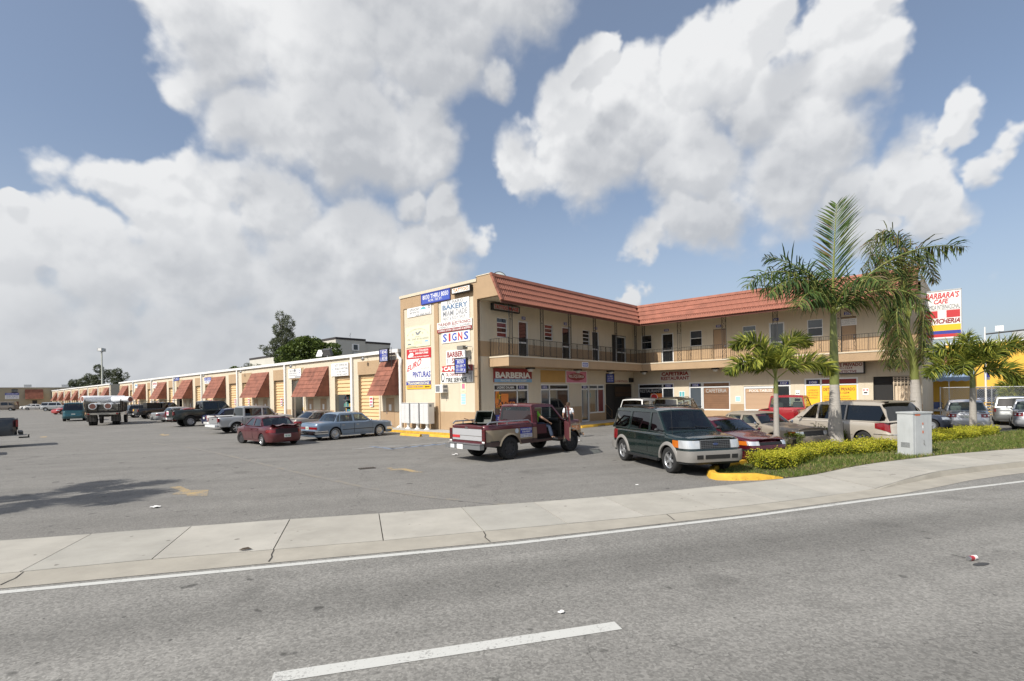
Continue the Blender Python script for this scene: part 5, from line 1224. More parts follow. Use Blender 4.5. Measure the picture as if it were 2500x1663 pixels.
def rachis_pts(p,az,el,L,droop,n=16,bend=1.6,twist=0):
    pts = [Vector(p)]; P = Vector(p)
    for i in range(n):
        t = (i+.5)/n; e = radians(el-droop*(t**bend if bend > 0 else min(1,max(0,(t+bend)/.22)))); a = radians(az+twist*t)
        P = P+Vector((cos(a)*cos(e),sin(a)*cos(e),sin(e)))*L/n; pts.append(P.copy())
    return pts
def frond(par,p,az,el,L,droop,mats,rn,nl=70,ll=.75,wl=.035,plum=.35,hang=.5,r0=.035,bend=1.6,t0=.14,twist=0,name='frond',fw=.6):
    pts = rachis_pts(p,az,el,L,droop,18,bend,twist); k = MB()
    k.tube(pts,[r0*(1-.85*i/18) for i in range(19)],RACH,5)
    for i in range(nl):
        t = t0+(1-t0)*(i+.5)/nl; f = t*18; j = min(17,int(f)); c = pts[j].lerp(pts[j+1],f-j); T = (pts[j+1]-pts[j]).normalized()
        S = T.cross(Vector((0,0,1))); S = S.normalized() if S.length > .05 else Vector((cos(radians(az+90)),sin(radians(az+90)),0)); Nn = S.cross(T).normalized()
        prof = (.55+.45*sin(pi*min(1,(t-t0)/(1-t0)*.9+.1)))*(1 if t < .9 else 1-(t-.9)*5)
        for sg in (1,-1):
            l = ll*prof*rn.uniform(.85,1.12); ang = rn.gauss(0,plum)
            d = (S*sg*cos(ang)+Nn*sin(ang)+T*rn.uniform(fw-.15,fw+.15)).normalized()
            w = wl*rn.uniform(.8,1.15); wd = d.cross(Nn if abs(ang) < .8 else S).normalized()*w
            m = rn.choices(mats[0],mats[1])[0]; q = c.copy(); seg = 3; dd = d.copy(); L0 = [(q-wd*.35,q+wd*.35)]
            for s_ in range(seg):
                dd = (dd+Vector((0,0,-1))*hang*(s_+.6)/seg*rn.uniform(.7,1.3)).normalized(); q = q+dd*l/seg
                ww = wd*(1.0,.75,.06)[s_]; L0.append((q-ww,q+ww))
            i0 = len(k.v)
            for a,b in L0: k.v += [tuple(a),tuple(b)]
            mi_ = k.mi(m)
            for s_ in range(seg): k.f.append((i0+2*s_,i0+2*s_+1,i0+2*s_+3,i0+2*s_+2)); k.m.append(mi_)
    return k.build(name,par,merge=False)
rn = random.Random(11)
# tall royal palm
rp_ = thing('royal_palm','tall royal palm with a smooth grey trunk and one frond standing straight up','palm tree',(11.54,18.36,.1))
k = MB(); k.lathe([(.31,-.1),(.30,.0),(.265,.3),(.215,.9),(.175,1.6),(.15,2.25)],BARK,20); k.build('trunk',rp_,smooth=60)
k = MB(); k.lathe([(.152,2.24),(.15,2.5),(.14,3.2),(.122,4.0),(.105,4.55),(.08,4.9)],SHAFT,18); k.build('crownshaft',rp_,smooth=60)
M1 = ([PF1,PF2,PF3,PF4],[5,4,2,.4]); M2 = ([PF1,PF3,PF2,PF4],[3,4,2,1.2])
for az,el,L,dr,mm,hg,pm in ((20,89,4.0,6,M1,.10,.12),(182,64,4.0,118,M1,.85,.5),(168,70,3.3,62,M1,.4,.4),(196,55,3.4,110,M1,.9,.6),(-6,54,5.2,68,M2,.9,.6),(8,50,3.6,60,M2,.7,.5),(95,68,3.6,70,M1,.5,.5),(-85,62,2.6,110,M1,.8,.5),(215,40,2.8,95,M1,.9,.6),(-40,42,2.9,100,M2,.9,.6),(130,60,3.2,85,M1,.6,.5)):
    frond(rp_,(rn.uniform(-.03,.03),rn.uniform(-.03,.03),4.75),az,el,L,dr,mm,rn,nl=int((15 if dr < 10 else 21)*L),ll=1.2 if dr < 10 else .98,fw=.95 if dr < 10 else .6,wl=.024,plum=pm,hang=hg,r0=.05,bend=1.5 if dr > 50 else 1,t0=.10)
# second royal palm with its fronds broken over
r2 = thing('royal_palm','leaning royal palm with collapsed half-dry fronds beside the cafe sign','palm tree',(18.95,24.1,.0))
k = MB(); k.tube([(0,0,-.1),(0,0,1.0),(-.0,0,2.0),(-.03,.0,2.55)],[.27,.24,.20,.185],BARK,16); k.build('trunk',r2,smooth=60)
k = MB(); k.tube([(-.03,0,2.54),(-.06,0,3.4),(-.2,0,4.2),(-.36,0,4.9),(-.30,0,5.5)],[.187,.18,.15,.125,.10],SHAFT,14); k.build('crownshaft',r2,smooth=60)
MD = ([PF3,PF1,PF4,PF2],[4,2,2.2,2])
for az,el,L,dr,hg,bd in ((178,88,7.2,172,1.0,-.48),(165,86,7.6,168,1.0,-.50),(10,84,5.0,150,.9,-.55),(185,84,6.4,174,1.1,-.40),(172,76,4.6,170,1.2,-.18),(200,70,4.0,165,1.2,-.12),(150,70,4.2,160,1.2,-.14),(-70,72,3.6,165,1.2,-.12),(90,78,4.4,168,1.2,-.25),(-10,76,3.6,170,1.2,-.16)):
    frond(r2,(-.30,0,5.3),az,el,L,dr,MD,rn,nl=int(22*L),ll=.85,wl=.024,plum=.6,hang=hg,r0=.045,bend=bd,t0=.16)
# foxtail palms
def foxtail(loc,h,sc,label,spec,lean=0):
    r = thing('foxtail_palm',label,'palm tree',loc,0,'foxtail palms along the verge')
    k = MB(); k.tube([(0,0,-.1),(0,0,.15),(lean*.3,0,h*.45),(lean,0,h*.8)],[.125*sc,.105*sc,.085*sc,.07*sc],BARK2,12); k.build('trunk',r,smooth=60)
    k = MB(); k.tube([(lean,0,h*.79),(lean,0,h*.9),(lean,0,h)],[.072*sc,.07*sc,.045*sc],SHAFT,12); k.build('crownshaft',r,smooth=60)
    for az,el,L,dr in spec:
        frond(r,(lean,0,h-.06),az,el,L*sc,dr,([FX1,FX2,FX3],[3,4,2]),rn,nl=int(95*L),ll=.47*sc,wl=.018*sc,plum=1.25,hang=.35,r0=.022*sc,bend=2.0,t0=.24)
    return r
foxtail((8.63,16.78,.1),2.5,1.0,'small foxtail palm with yellow-green plumes before the tan saloon',((166,83,2.25,140),(16,80,2.3,132),(186,44,1.95,115),(-6,40,2.1,110),(-90,76,1.5,170),(202,72,1.55,168),(70,84,1.4,90)))
foxtail((20.67,23.03,.1),2.55,1.45,'foxtail palm with a thin trunk in front of the bright silver saloon',((170,74,1.75,140),(4,52,2.3,78),(192,30,1.9,88),(-14,32,1.5,135),(70,88,1.5,50),(-88,86,1.3,100),(215,58,1.3,165)))
foxtail((-14.6,8.7,0),4.4,1.5,'foxtail palm just outside the left edge, its shadow lying on the lot',((0,40,1.6,80),(60,45,1.6,80),(120,50,1.6,80),(200,50,1.6,90),(270,45,1.6,80),(330,40,1.7,70)))
foxtail((32.6,32.0,0),1.3,1.5,'low bushy palm at the right edge before the yellow wall',((0,50,1.4,90),(45,60,1.3,90),(100,65,1.3,90),(160,55,1.5,100),(180,30,1.5,70),(210,60,1.3,90),(270,55,1.3,90),(330,60,1.3,90),(190,75,1.4,110)))
foxtail((33.4,39,0),1.7,1.3,'dark bushy palm behind the grey estate',((180,50,1.5,90),(150,60,1.3,90),(220,40,1.5,90),(270,55,1.3,90),(90,60,1.3,90)))
# hedge of clipped golden shrubs
HG = [(q.x,q.y) for q in [gp(*p_,.09) for p_ in ((1834,1133),(1850,1143),(1900,1145.5),(1946,1137),(1990,1120),(2050,1115.5),(2110,1112),(2206,1101),(2290,1082),(2371,1073.5),(2443,1061.5))]]
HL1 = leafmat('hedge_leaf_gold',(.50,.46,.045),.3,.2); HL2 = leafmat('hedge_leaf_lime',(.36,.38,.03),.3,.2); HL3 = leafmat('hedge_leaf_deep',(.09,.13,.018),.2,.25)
def along(line,t):
    tot = [0]
    for a,b in zip(line,line[1:]): tot.append(tot[-1]+hypot(b[0]-a[0],b[1]-a[1]))
    d = t*tot[-1]
    for i in range(len(line)-1):
        if d <= tot[i+1]+1e-9:
            f = (d-tot[i])/(tot[i+1]-tot[i]); a,b = line[i],line[i+1]; dx,dy = b[0]-a[0],b[1]-a[1]; l = hypot(dx,dy)
            return a[0]+dx*f,a[1]+dy*f,dx/l,dy/l
def hedge(name,label,line,W0,H0,N,mats,leaf=.045,z0=.1,cat='hedge',seed=4):
    rn = random.Random(seed); L = sum(hypot(b[0]-a[0],b[1]-a[1]) for a,b in zip(line,line[1:]))
    root = thing(name,label,cat,(line[0][0],line[0][1],z0))
    ox,oy = line[0]
    def prof(x,y,t):                           # lumpy height and depth
        return .82+.16*sin(x*2.9+y)+.10*sin(x*7.3)+.08*sin(x*13.1+2)
    k = MB(); rows = []
    for i in range(60):
        x,y,tx,ty = along(line,i/59); nx,ny = -ty,tx; e = 1 if 1 < i < 58 else .5
        h = H0*prof(x,y,0)*.80*e
        rows.append([(x+nx*a-ox,y+ny*a-oy,z) for a,z in ((W0*.16,0),(W0*.12,h*.75),(W0*.25,h),(W0*.75,h),(W0*.9,h*.7),(W0*.88,0))])
    k.grid(rows,mat('hedge_dark_core',(.035,.03,.012),.9)); k.build('dark_core',root,smooth=50)  # solid dark core closes the view through, the hedge's inner shade in its colour
    k = MB()
    for i in range(N):
        x,y,tx,ty = along(line,rn.random()); nx,ny = -ty,tx; h = H0*prof(x,y,0)
        u = rn.random()
        if u < .50: a,z = rn.uniform(.02,.98)*W0, h*rn.uniform(.82,1.04)+ (rn.random()**6)*.12
        elif u < .86: a,z = W0*rn.uniform(-.02,.16),h*rn.uniform(.03,1)
        else: a,z = W0*rn.uniform(.84,1.02),h*rn.uniform(.03,1)
        c = Vector((x+nx*a-ox+rn.gauss(0,.02),y+ny*a-oy+rn.gauss(0,.02),z))
        d = Vector((rn.gauss(0,1),rn.gauss(0,1),rn.gauss(.5,.8))).normalized(); s = d.cross(Vector((rn.gauss(0,1),rn.gauss(0,1),rn.gauss(0,1)))).normalized()
        l = leaf*rn.uniform(.7,1.3); w = s*l*.32; dn_ = d.cross(s)*l*.12
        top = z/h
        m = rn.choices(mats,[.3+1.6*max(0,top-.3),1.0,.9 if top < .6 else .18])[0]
        i0 = len(k.v); k.v += [tuple(c),tuple(c+d*l*.5+w+dn_),tuple(c+d*l),tuple(c+d*l*.5-w+dn_)]; k.f.append((i0,i0+1,i0+2,i0+3)); k.m.append(k.mi(m))
    k.build('leaves',root,merge=False); return root
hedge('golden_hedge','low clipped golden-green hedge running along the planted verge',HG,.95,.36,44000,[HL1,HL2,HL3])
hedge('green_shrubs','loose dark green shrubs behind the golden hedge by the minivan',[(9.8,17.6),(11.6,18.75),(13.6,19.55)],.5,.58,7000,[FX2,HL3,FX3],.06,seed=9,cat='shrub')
# island kerb, soil, grass
isl = [gp(*p) for p in ((1912,1168),(1853,1172.5),(1790,1173.5),(1751,1172.5),(1733,1168),(1726,1160),(1731,1151),(1748,1145),(1775,1139),(1802,1134.5),(1832,1131))] 
isl += [Vector((7.9,15.95,0)),Vector((9.0,16.9,0)),Vector((11.0,18.15,0)),Vector((14.2,19.95,0)),Vector((17,20.9,0)),Vector((20.6,22.6,0))]
k = MB(); rows = []
for i,p in enumerate(isl):
    a,b = isl[max(0,i-1)],isl[min(len(isl)-1,i+1)]; t = (b-a).normalized(); n = Vector((t.y,-t.x,0))      # inward
    hk = .03 if i == 0 else .155
    rows.append([p+Vector((0,0,z))+n*o for o,z in ((-.02,.0),(.02,hk*.8),(.045,hk*.97),(.07,hk),(.17,hk),(.185,hk*.9),(.19,.0))])
k.grid(rows,KERBY,flip=True); ik = k.build('kerb',smooth=40,merge=False,kind='structure'); ik.name = 'island_kerb'
def jb_y(x):
    for a,b in zip(JB,JB[1:]):
        if a[0] <= x <= b[0]: return a[1]+(b[1]-a[1])*(x-a[0])/(b[0]-a[0])
    return JB[-1][1]
soil = []
front = [(x,jb_y(x)+.01) for x in [6.75+.5*i for i in range(54)]]
back = [(p.x,p.y) for p in isl[4:]]+[(24,23.9),(33.5,27.5)]
b_ = MB(); 
poly_ = [(isl[0].x,isl[0].y)]+[(p[0],p[1]) for p in front if p[0] > isl[0].x+.1]+back[::-1]+[(p.x,p.y) for p in isl[4:0:-1]][0:0]
poly_ = [(isl[0].x+.02,isl[0].y+.02)]+[q for q in front if q[0] > isl[0].x+.15]+[(33.0,27.0)]+[(p.x,p.y) for p in isl[::-1][:-1]]
b_.poly(poly_,lambda a,c,d:(a,c,kz(a)*.65+.006),mat('verge_soil',(.11,.095,.05),.95,var=.3,vscale=3,bump=.5,bscale=25)); b_.build('verge',kind='structure',merge=False)
GR = [leafmat('grass_green',(.17,.225,.045),.3,.2),leafmat('grass_dark',(.09,.135,.03),.3,.2),leafmat('grass_straw',(.33,.27,.12),.2,.2)]
def inpoly(x,y,P):
    c = False; j = len(P)-1
    for i in range(len(P)):
        if (P[i][1] > y) != (P[j][1] > y) and x < (P[j][0]-P[i][0])*(y-P[i][1])/(P[j][1]-P[i][1])+P[i][0]: c = not c
        j = i
    return c
rn = random.Random(21); k = MB(); mi3 = [k.mi(m) for m in GR]; cnt = 0
def hedge_front(x):
    if x < HG[1][0]: return HG[1][1]+.1 if x > HG[1][0]-.5 else 99
    for a,b in zip(HG,HG[1:]):
        if a[0] <= x <= b[0]: return a[1]+(b[1]-a[1])*(x-a[0])/(b[0]-a[0])
    return 99 if x < HG[0][0] else 40
while cnt < 52000:
    x = 5.2+rn.random()**1.5*24; y = rn.uniform(12.4,26)
    if not inpoly(x,y,poly_): continue
    hf = hedge_front(x)
    if y > hf+.25 and x > 7: continue
    cnt += 1
    dry = .5+.5*sin(x*1.7+y*2.3)*sin(x*.6-y*1.1)
    edge = max(0,1-(y-jb_y(x))*2.2)
    m = rn.choices(mi3,[1,.9,.25+.9*max(0,dry-.55)*2+.5*edge*dry])[0]
    near_tip = x < 7
    l = rn.uniform(.05,.13)*(1.15-.35*near_tip)*(1+.5*(rn.random() < .06)); a = rn.uniform(0,2*pi); w = .0055*rn.uniform(.8,1.5)
    c = Vector((x,y,kz(x)*.65)); s = Vector((cos(a),sin(a),0))*w; ln = Vector((rn.gauss(0,.45),rn.gauss(0,.45),1)).normalized()
    p1 = c+ln*l*.55; p2 = c+(ln+Vector((rn.gauss(0,.4),rn.gauss(0,.4),-.15))).normalized()*l
    i0 = len(k.v); k.v += [tuple(c-s),tuple(c+s),tuple(p1+s*.8),tuple(p1-s*.8),tuple(p2)]
    k.f += [(i0,i0+1,i0+2,i0+3),(i0+3,i0+2,i0+4)]; k.m += [m,m]
gr_ = k.build('grass',merge=False,kind='stuff')
# background trees
def limb(k,p,d,L,r,m,rn,n=6):
    pts = [Vector(p)]; dd = Vector(d).normalized()
    for i in range(n): dd = (dd+Vector((rn.gauss(0,.12),rn.gauss(0,.12),rn.gauss(.03,.08)))).normalized(); pts.append(pts[-1]+dd*L/n)
    k.tube(pts,[r*(1-.75*i/n) for i in range(n+1)],m,6); return pts
def tree(name,label,loc,h,crowns,mats,nleaf,leaf,trunk_r,seed,needle=False,bark_m=None):
    rn = random.Random(seed); r = thing(name,label,'tree',loc)
    k = MB(); bm_ = bark_m or mat('tree_bark',(.11,.085,.06),.9,var=.2)
    k.tube([(0,0,-.2),(rn.uniform(-.1,.1),0,h*.3),(rn.uniform(-.2,.2),0,h*.6),(rn.uniform(-.2,.2),0,h*.9)],[trunk_r,trunk_r*.75,trunk_r*.5,trunk_r*.12],bm_,8)
    for cx,cy,cz,rx,ry,rz in crowns:
        z0 = min(cz*.75,h*.7); limb(k,(0,0,z0),(cx,cy,max(.3,cz-z0)),sqrt(cx*cx+cy*cy+(cz-z0)**2),trunk_r*.35,bm_,rn)
    k.build('trunk',r,smooth=60)
    k = MB(); mi_ = [k.mi(m) for m in mats]; wts = [c[3]*c[4]*c[5] for c in crowns]
    for i in range(nleaf):
        c = rn.choices(crowns,wts)[0]
        while True:
            v = Vector((rn.uniform(-1,1),rn.uniform(-1,1),rn.uniform(-1,1)))
            if v.length < 1: break
        v = v.normalized()*(v.length**.45)
        # clumps leave gaps
        cl = sin(v.x*5.1+c[0]*3+seed)+sin(v.y*4.7+c[2]*2)+sin(v.z*5.9+c[0])
        if cl < -.55 and rn.random() < .85: continue
        p = Vector((c[0]+v.x*c[3],c[1]+v.y*c[4],c[2]+v.z*c[5]))
        if needle: d = Vector((v.x*.7+rn.gauss(0,.4),v.y*.7+rn.gauss(0,.4),.2+rn.gauss(0,.6))).normalized(); wf = .08
        else: d = Vector((rn.gauss(0,1),rn.gauss(0,1),rn.gauss(-.1,.8))).normalized(); wf = .34
        s = d.cross(Vector((rn.gauss(0,1),rn.gauss(0,1),rn.gauss(0,1)))).normalized(); l = leaf*rn.uniform(.6,1.4)
        m = mi_[rn.choices(range(len(mats)),[1.0+cl*.35+.3 if j == 0 else 1.0-cl*.2 for j in range(len(mats))])[0]]
        i0 = len(k.v); k.v += [tuple(p-d*l*.5),tuple(p+s*l*wf),tuple(p+d*l*.5),tuple(p-s*l*wf)]; k.f.append((i0,i0+1,i0+2,i0+3)); k.m.append(m)
    k.build('crown',r,merge=False); return r
TG1 = leafmat('tree_leaf_mid',(.11,.15,.03),.25,.3); TG2 = leafmat('tree_leaf_dark',(.05,.075,.02),.2,.3); TN1 = leafmat('pine_needle',(.12,.135,.075),.2,.25); TN2 = leafmat('pine_needle_dark',(.07,.085,.05),.2,.25)
rn = random.Random(8)
tree('shade_tree','round dark green shade tree behind the warehouse roof',(-24.6,62,0),9.6,[(-.3,0,7.6,2.4,2,1.9),(1.7,0,7.2,1.7,1.6,1.6),(-2.2,0,7.0,1.8,1.6,1.5),(.3,0,8.5,1.5,1.4,1.1),(3.1,0,7.7,1.1,1.0,1.0),(-1.2,.3,6.0,2.2,2,1.4),(1.2,0,6.0,2.2,1.8,1.4)],[TG1,TG2],26000,.27,.32,3)
tree('casuarina_tree','tall feathery pine leaning over the warehouse roof',(-31.3,70,0),14.2,[(-.2,0,13.3,.55,.5,.9),(.9,0,12.2,.9,.8,1.2),(-.3,0,11.4,.8,.8,1.0),(.6,0,10.4,1.2,1,1.3),(-.2,0,9.4,1.4,1,1.1),(-1.5,0,8.4,1.0,.8,.7),(.9,0,8.6,1.3,1.1,1.1),(-2.5,0,9.0,.6,.5,.4)],[TN1,TN2],6500,.5,.28,5,needle=True)
for i,(x,y,h,s) in enumerate(((-158,191,11.5,4),(-152,190,15,6),(-146,190,13.5,7),(-163,192,9.5,3))):
    tree('casuarina_tree',('far casuarina on the left of the clump beyond the lot','tallest far casuarina of the clump behind the light mast','far casuarina on the right of the clump beyond the lot','lowest far casuarina spreading left of the clump')[i],(x,y,0),h,[(rn.uniform(-1,1)*1.5,0,h*f,2.6*(1.15-f)+.9,1.6,1.6) for f in (.55,.68,.8,.92)]+[(3.2,0,h*.8,1.1,.8,1.6),(-3,0,h*.7,1.2,.8,1.2)],[TN1,TN2],3800,.95,.3,s,needle=True)
for i,(px,py,lab) in enumerate(((620,886,'tip of a feathery tree showing over the warehouse roof'),(588,895,'low green tree top just showing over the warehouse roof'))):
    q = ray(px,py)*68; q.z += CAMH
    tree('distant_tree',lab,(q.x,q.y,0),q.z,[(0,0,q.z-.8,1.3,1,.7),(-.9,0,q.z-.3,.6,.5,.35)],[TN1,TN2] if i == 0 else [TG1,TG2],1500,.3,.15,30+i,needle=i == 0)
# tree line closing the horizon far beyond the lots
k = MB(); rn = random.Random(77)
for i in range(5200):
    a = rn.uniform(-.05,1.15)*pi; R_ = rn.uniform(330,420); x,y = R_*cos(a),R_*sin(a)
    if y < 60: continue
    z = rn.uniform(.5,5.5); s = rn.uniform(1.2,3.0); d = Vector((rn.gauss(0,1),rn.gauss(0,1),rn.gauss(0,1))).normalized()*s; e = d.cross(Vector((0,0,1))+d*.1).normalized()*s*.7
    c = Vector((x,y,z)); i0 = len(k.v); k.v += [tuple(c-d),tuple(c+e),tuple(c+d),tuple(c-e)]; k.f.append((i0,i0+1,i0+2,i0+3)); k.m.append(k.mi(TN2))
k.build('treeline',merge=False,kind='stuff')
# ------------------------------------------------------------------ vehicles
def lerp(a,b,t): return a+(b-a)*t
def pl(pts,x):                                # piecewise-linear profile
    if x <= pts[0][0]: return pts[0][1]
    for (a,b),(c,d) in zip(pts,pts[1:]):
        if x <= c: return b+(d-b)*(x-a)/(c-a) if c > a else d
    return pts[-1][1]
def spl(pts,x):                               # smooth profile
    if x <= pts[0][0]: return pts[0][1]
    if x >= pts[-1][0]: return pts[-1][1]
    for i in range(len(pts)-1):
        if pts[i][0] <= x <= pts[i+1][0]:
            x0,y0 = pts[i]; x1,y1 = pts[i+1]; h = x1-x0
            m0 = (y1-(pts[i-1][1] if i else y0))/(x1-(pts[i-1][0] if i else x0)) ; m1 = ((pts[i+2][1] if i+2 < len(pts) else y1)-y0)/((pts[i+2][0] if i+2 < len(pts) else x1)-x0)
            t = (x-x0)/h; return (2*t**3-3*t*t+1)*y0+(t**3-2*t*t+t)*h*m0+(-2*t**3+3*t*t)*y1+(t**3-t*t)*h*m1
WHEELS = {}
def wheel_meshes(R,tw,kind):
    key = (round(R,3),round(tw,3),kind)
    if key in WHEELS: return WHEELS[key]
    rr = R*(.60 if kind in ('truck','steel') else .64); h = tw/2
    k = MB(); n = 28
    k.lathe([(rr*.97,-h*.75),(rr*1.02,-h*.95),(R*.90,-h*1.02),(R*.975,-h*.86),(R,-h*.6),(R,h*.6),(R*.975,h*.86),(R*.90,h*1.02),(rr*1.02,h*.95),(rr*.97,h*.75)],TYRE,n,axis='Y')
    if kind == 'truck':                       # chunky tread
        for i in range(26):
            a = 2*pi*i/26
            for s in (-1,1):
                aa = a+(.05 if s > 0 else -.05); M = Matrix.Rotation(-aa,3,'Y')
                k.box(M @ Vector((R+.004,s*h*.62,0)),(.024,h*.62,R*.13),TYRE,M=M)
    t = k.build('wheel',smooth=40); tyre = t.data; bpy.data.objects.remove(t)
    k = MB(); f = h*.72                       # outside face at +y
    mrim = {'hub':STEEL,'alloy':ALLOY,'alloy5':ALLOY,'truck':STEEL,'steel':mat('steel_wheel_dark',(.03,.03,.032),.6),'cover':mat('wheel_cover',(.34,.35,.36),.4,metal=.5),'dark':mat('dark_alloy',(.08,.08,.085),.4,metal=.6),'white':ALLOY}[kind]
    inner = mat('wheel_inner',(.012,.012,.012),.7)
    k.lathe([(rr*1.02,f*1.15),(rr*.98,f*1.18),(rr*.92,f*1.02),(rr*.90,-f*.4)],mrim,n,axis='Y')
    k.lathe([(rr*.92,-f*.2),(.001,-f*.15)],inner,n,axis='Y')
    if kind in ('hub','cover'):
        k.lathe([(rr*.90,f*.95),(rr*.78,f*1.06),(rr*.74,f*.96),(rr*.52,f*.9),(rr*.45,f*1.15),(rr*.2,f*1.32),(.001,f*1.34)],mrim,n,axis='Y')
        if kind == 'hub': k.lathe([(R*.80,h*1.035),(R*.765,h*1.035)],SIGNW,n,axis='Y')
    else:
        ns = {'alloy':6,'alloy5':5,'truck':8,'steel':8,'dark':9,'white':7}[kind]
        wd = rr*{'alloy':.30,'alloy5':.32,'truck':.44,'steel':.5,'dark':.13,'white':.3}[kind]
        for i in range(ns):
            M = Matrix.Rotation(2*pi*i/ns,3,'Y')
            pts = [(rr*.16,-wd*.42),(rr*.93,-wd*.5),(rr*.93,wd*.5),(rr*.16,wd*.42)]
            lo = [M @ Vector((x,f*.45,z)) for x,z in pts]; up = [M @ Vector((x,f*(.98 if x > rr*.5 else .9),z)) for x,z in pts]
            k.quad(*up[::-1],m=mrim)
            for a in range(4): k.quad(lo[a],lo[(a+1)%4],up[(a+1)%4],up[a],m=mrim)
        k.lathe([(rr*.28,f*.6),(rr*.26,f*1.0),(rr*.12,f*1.12),(.001,f*1.13)],mrim,16,axis='Y')
    t = k.build('rim',smooth=35); rim = t.data; bpy.data.objects.remove(t)
    WHEELS[key] = (tyre,rim); return WHEELS[key]

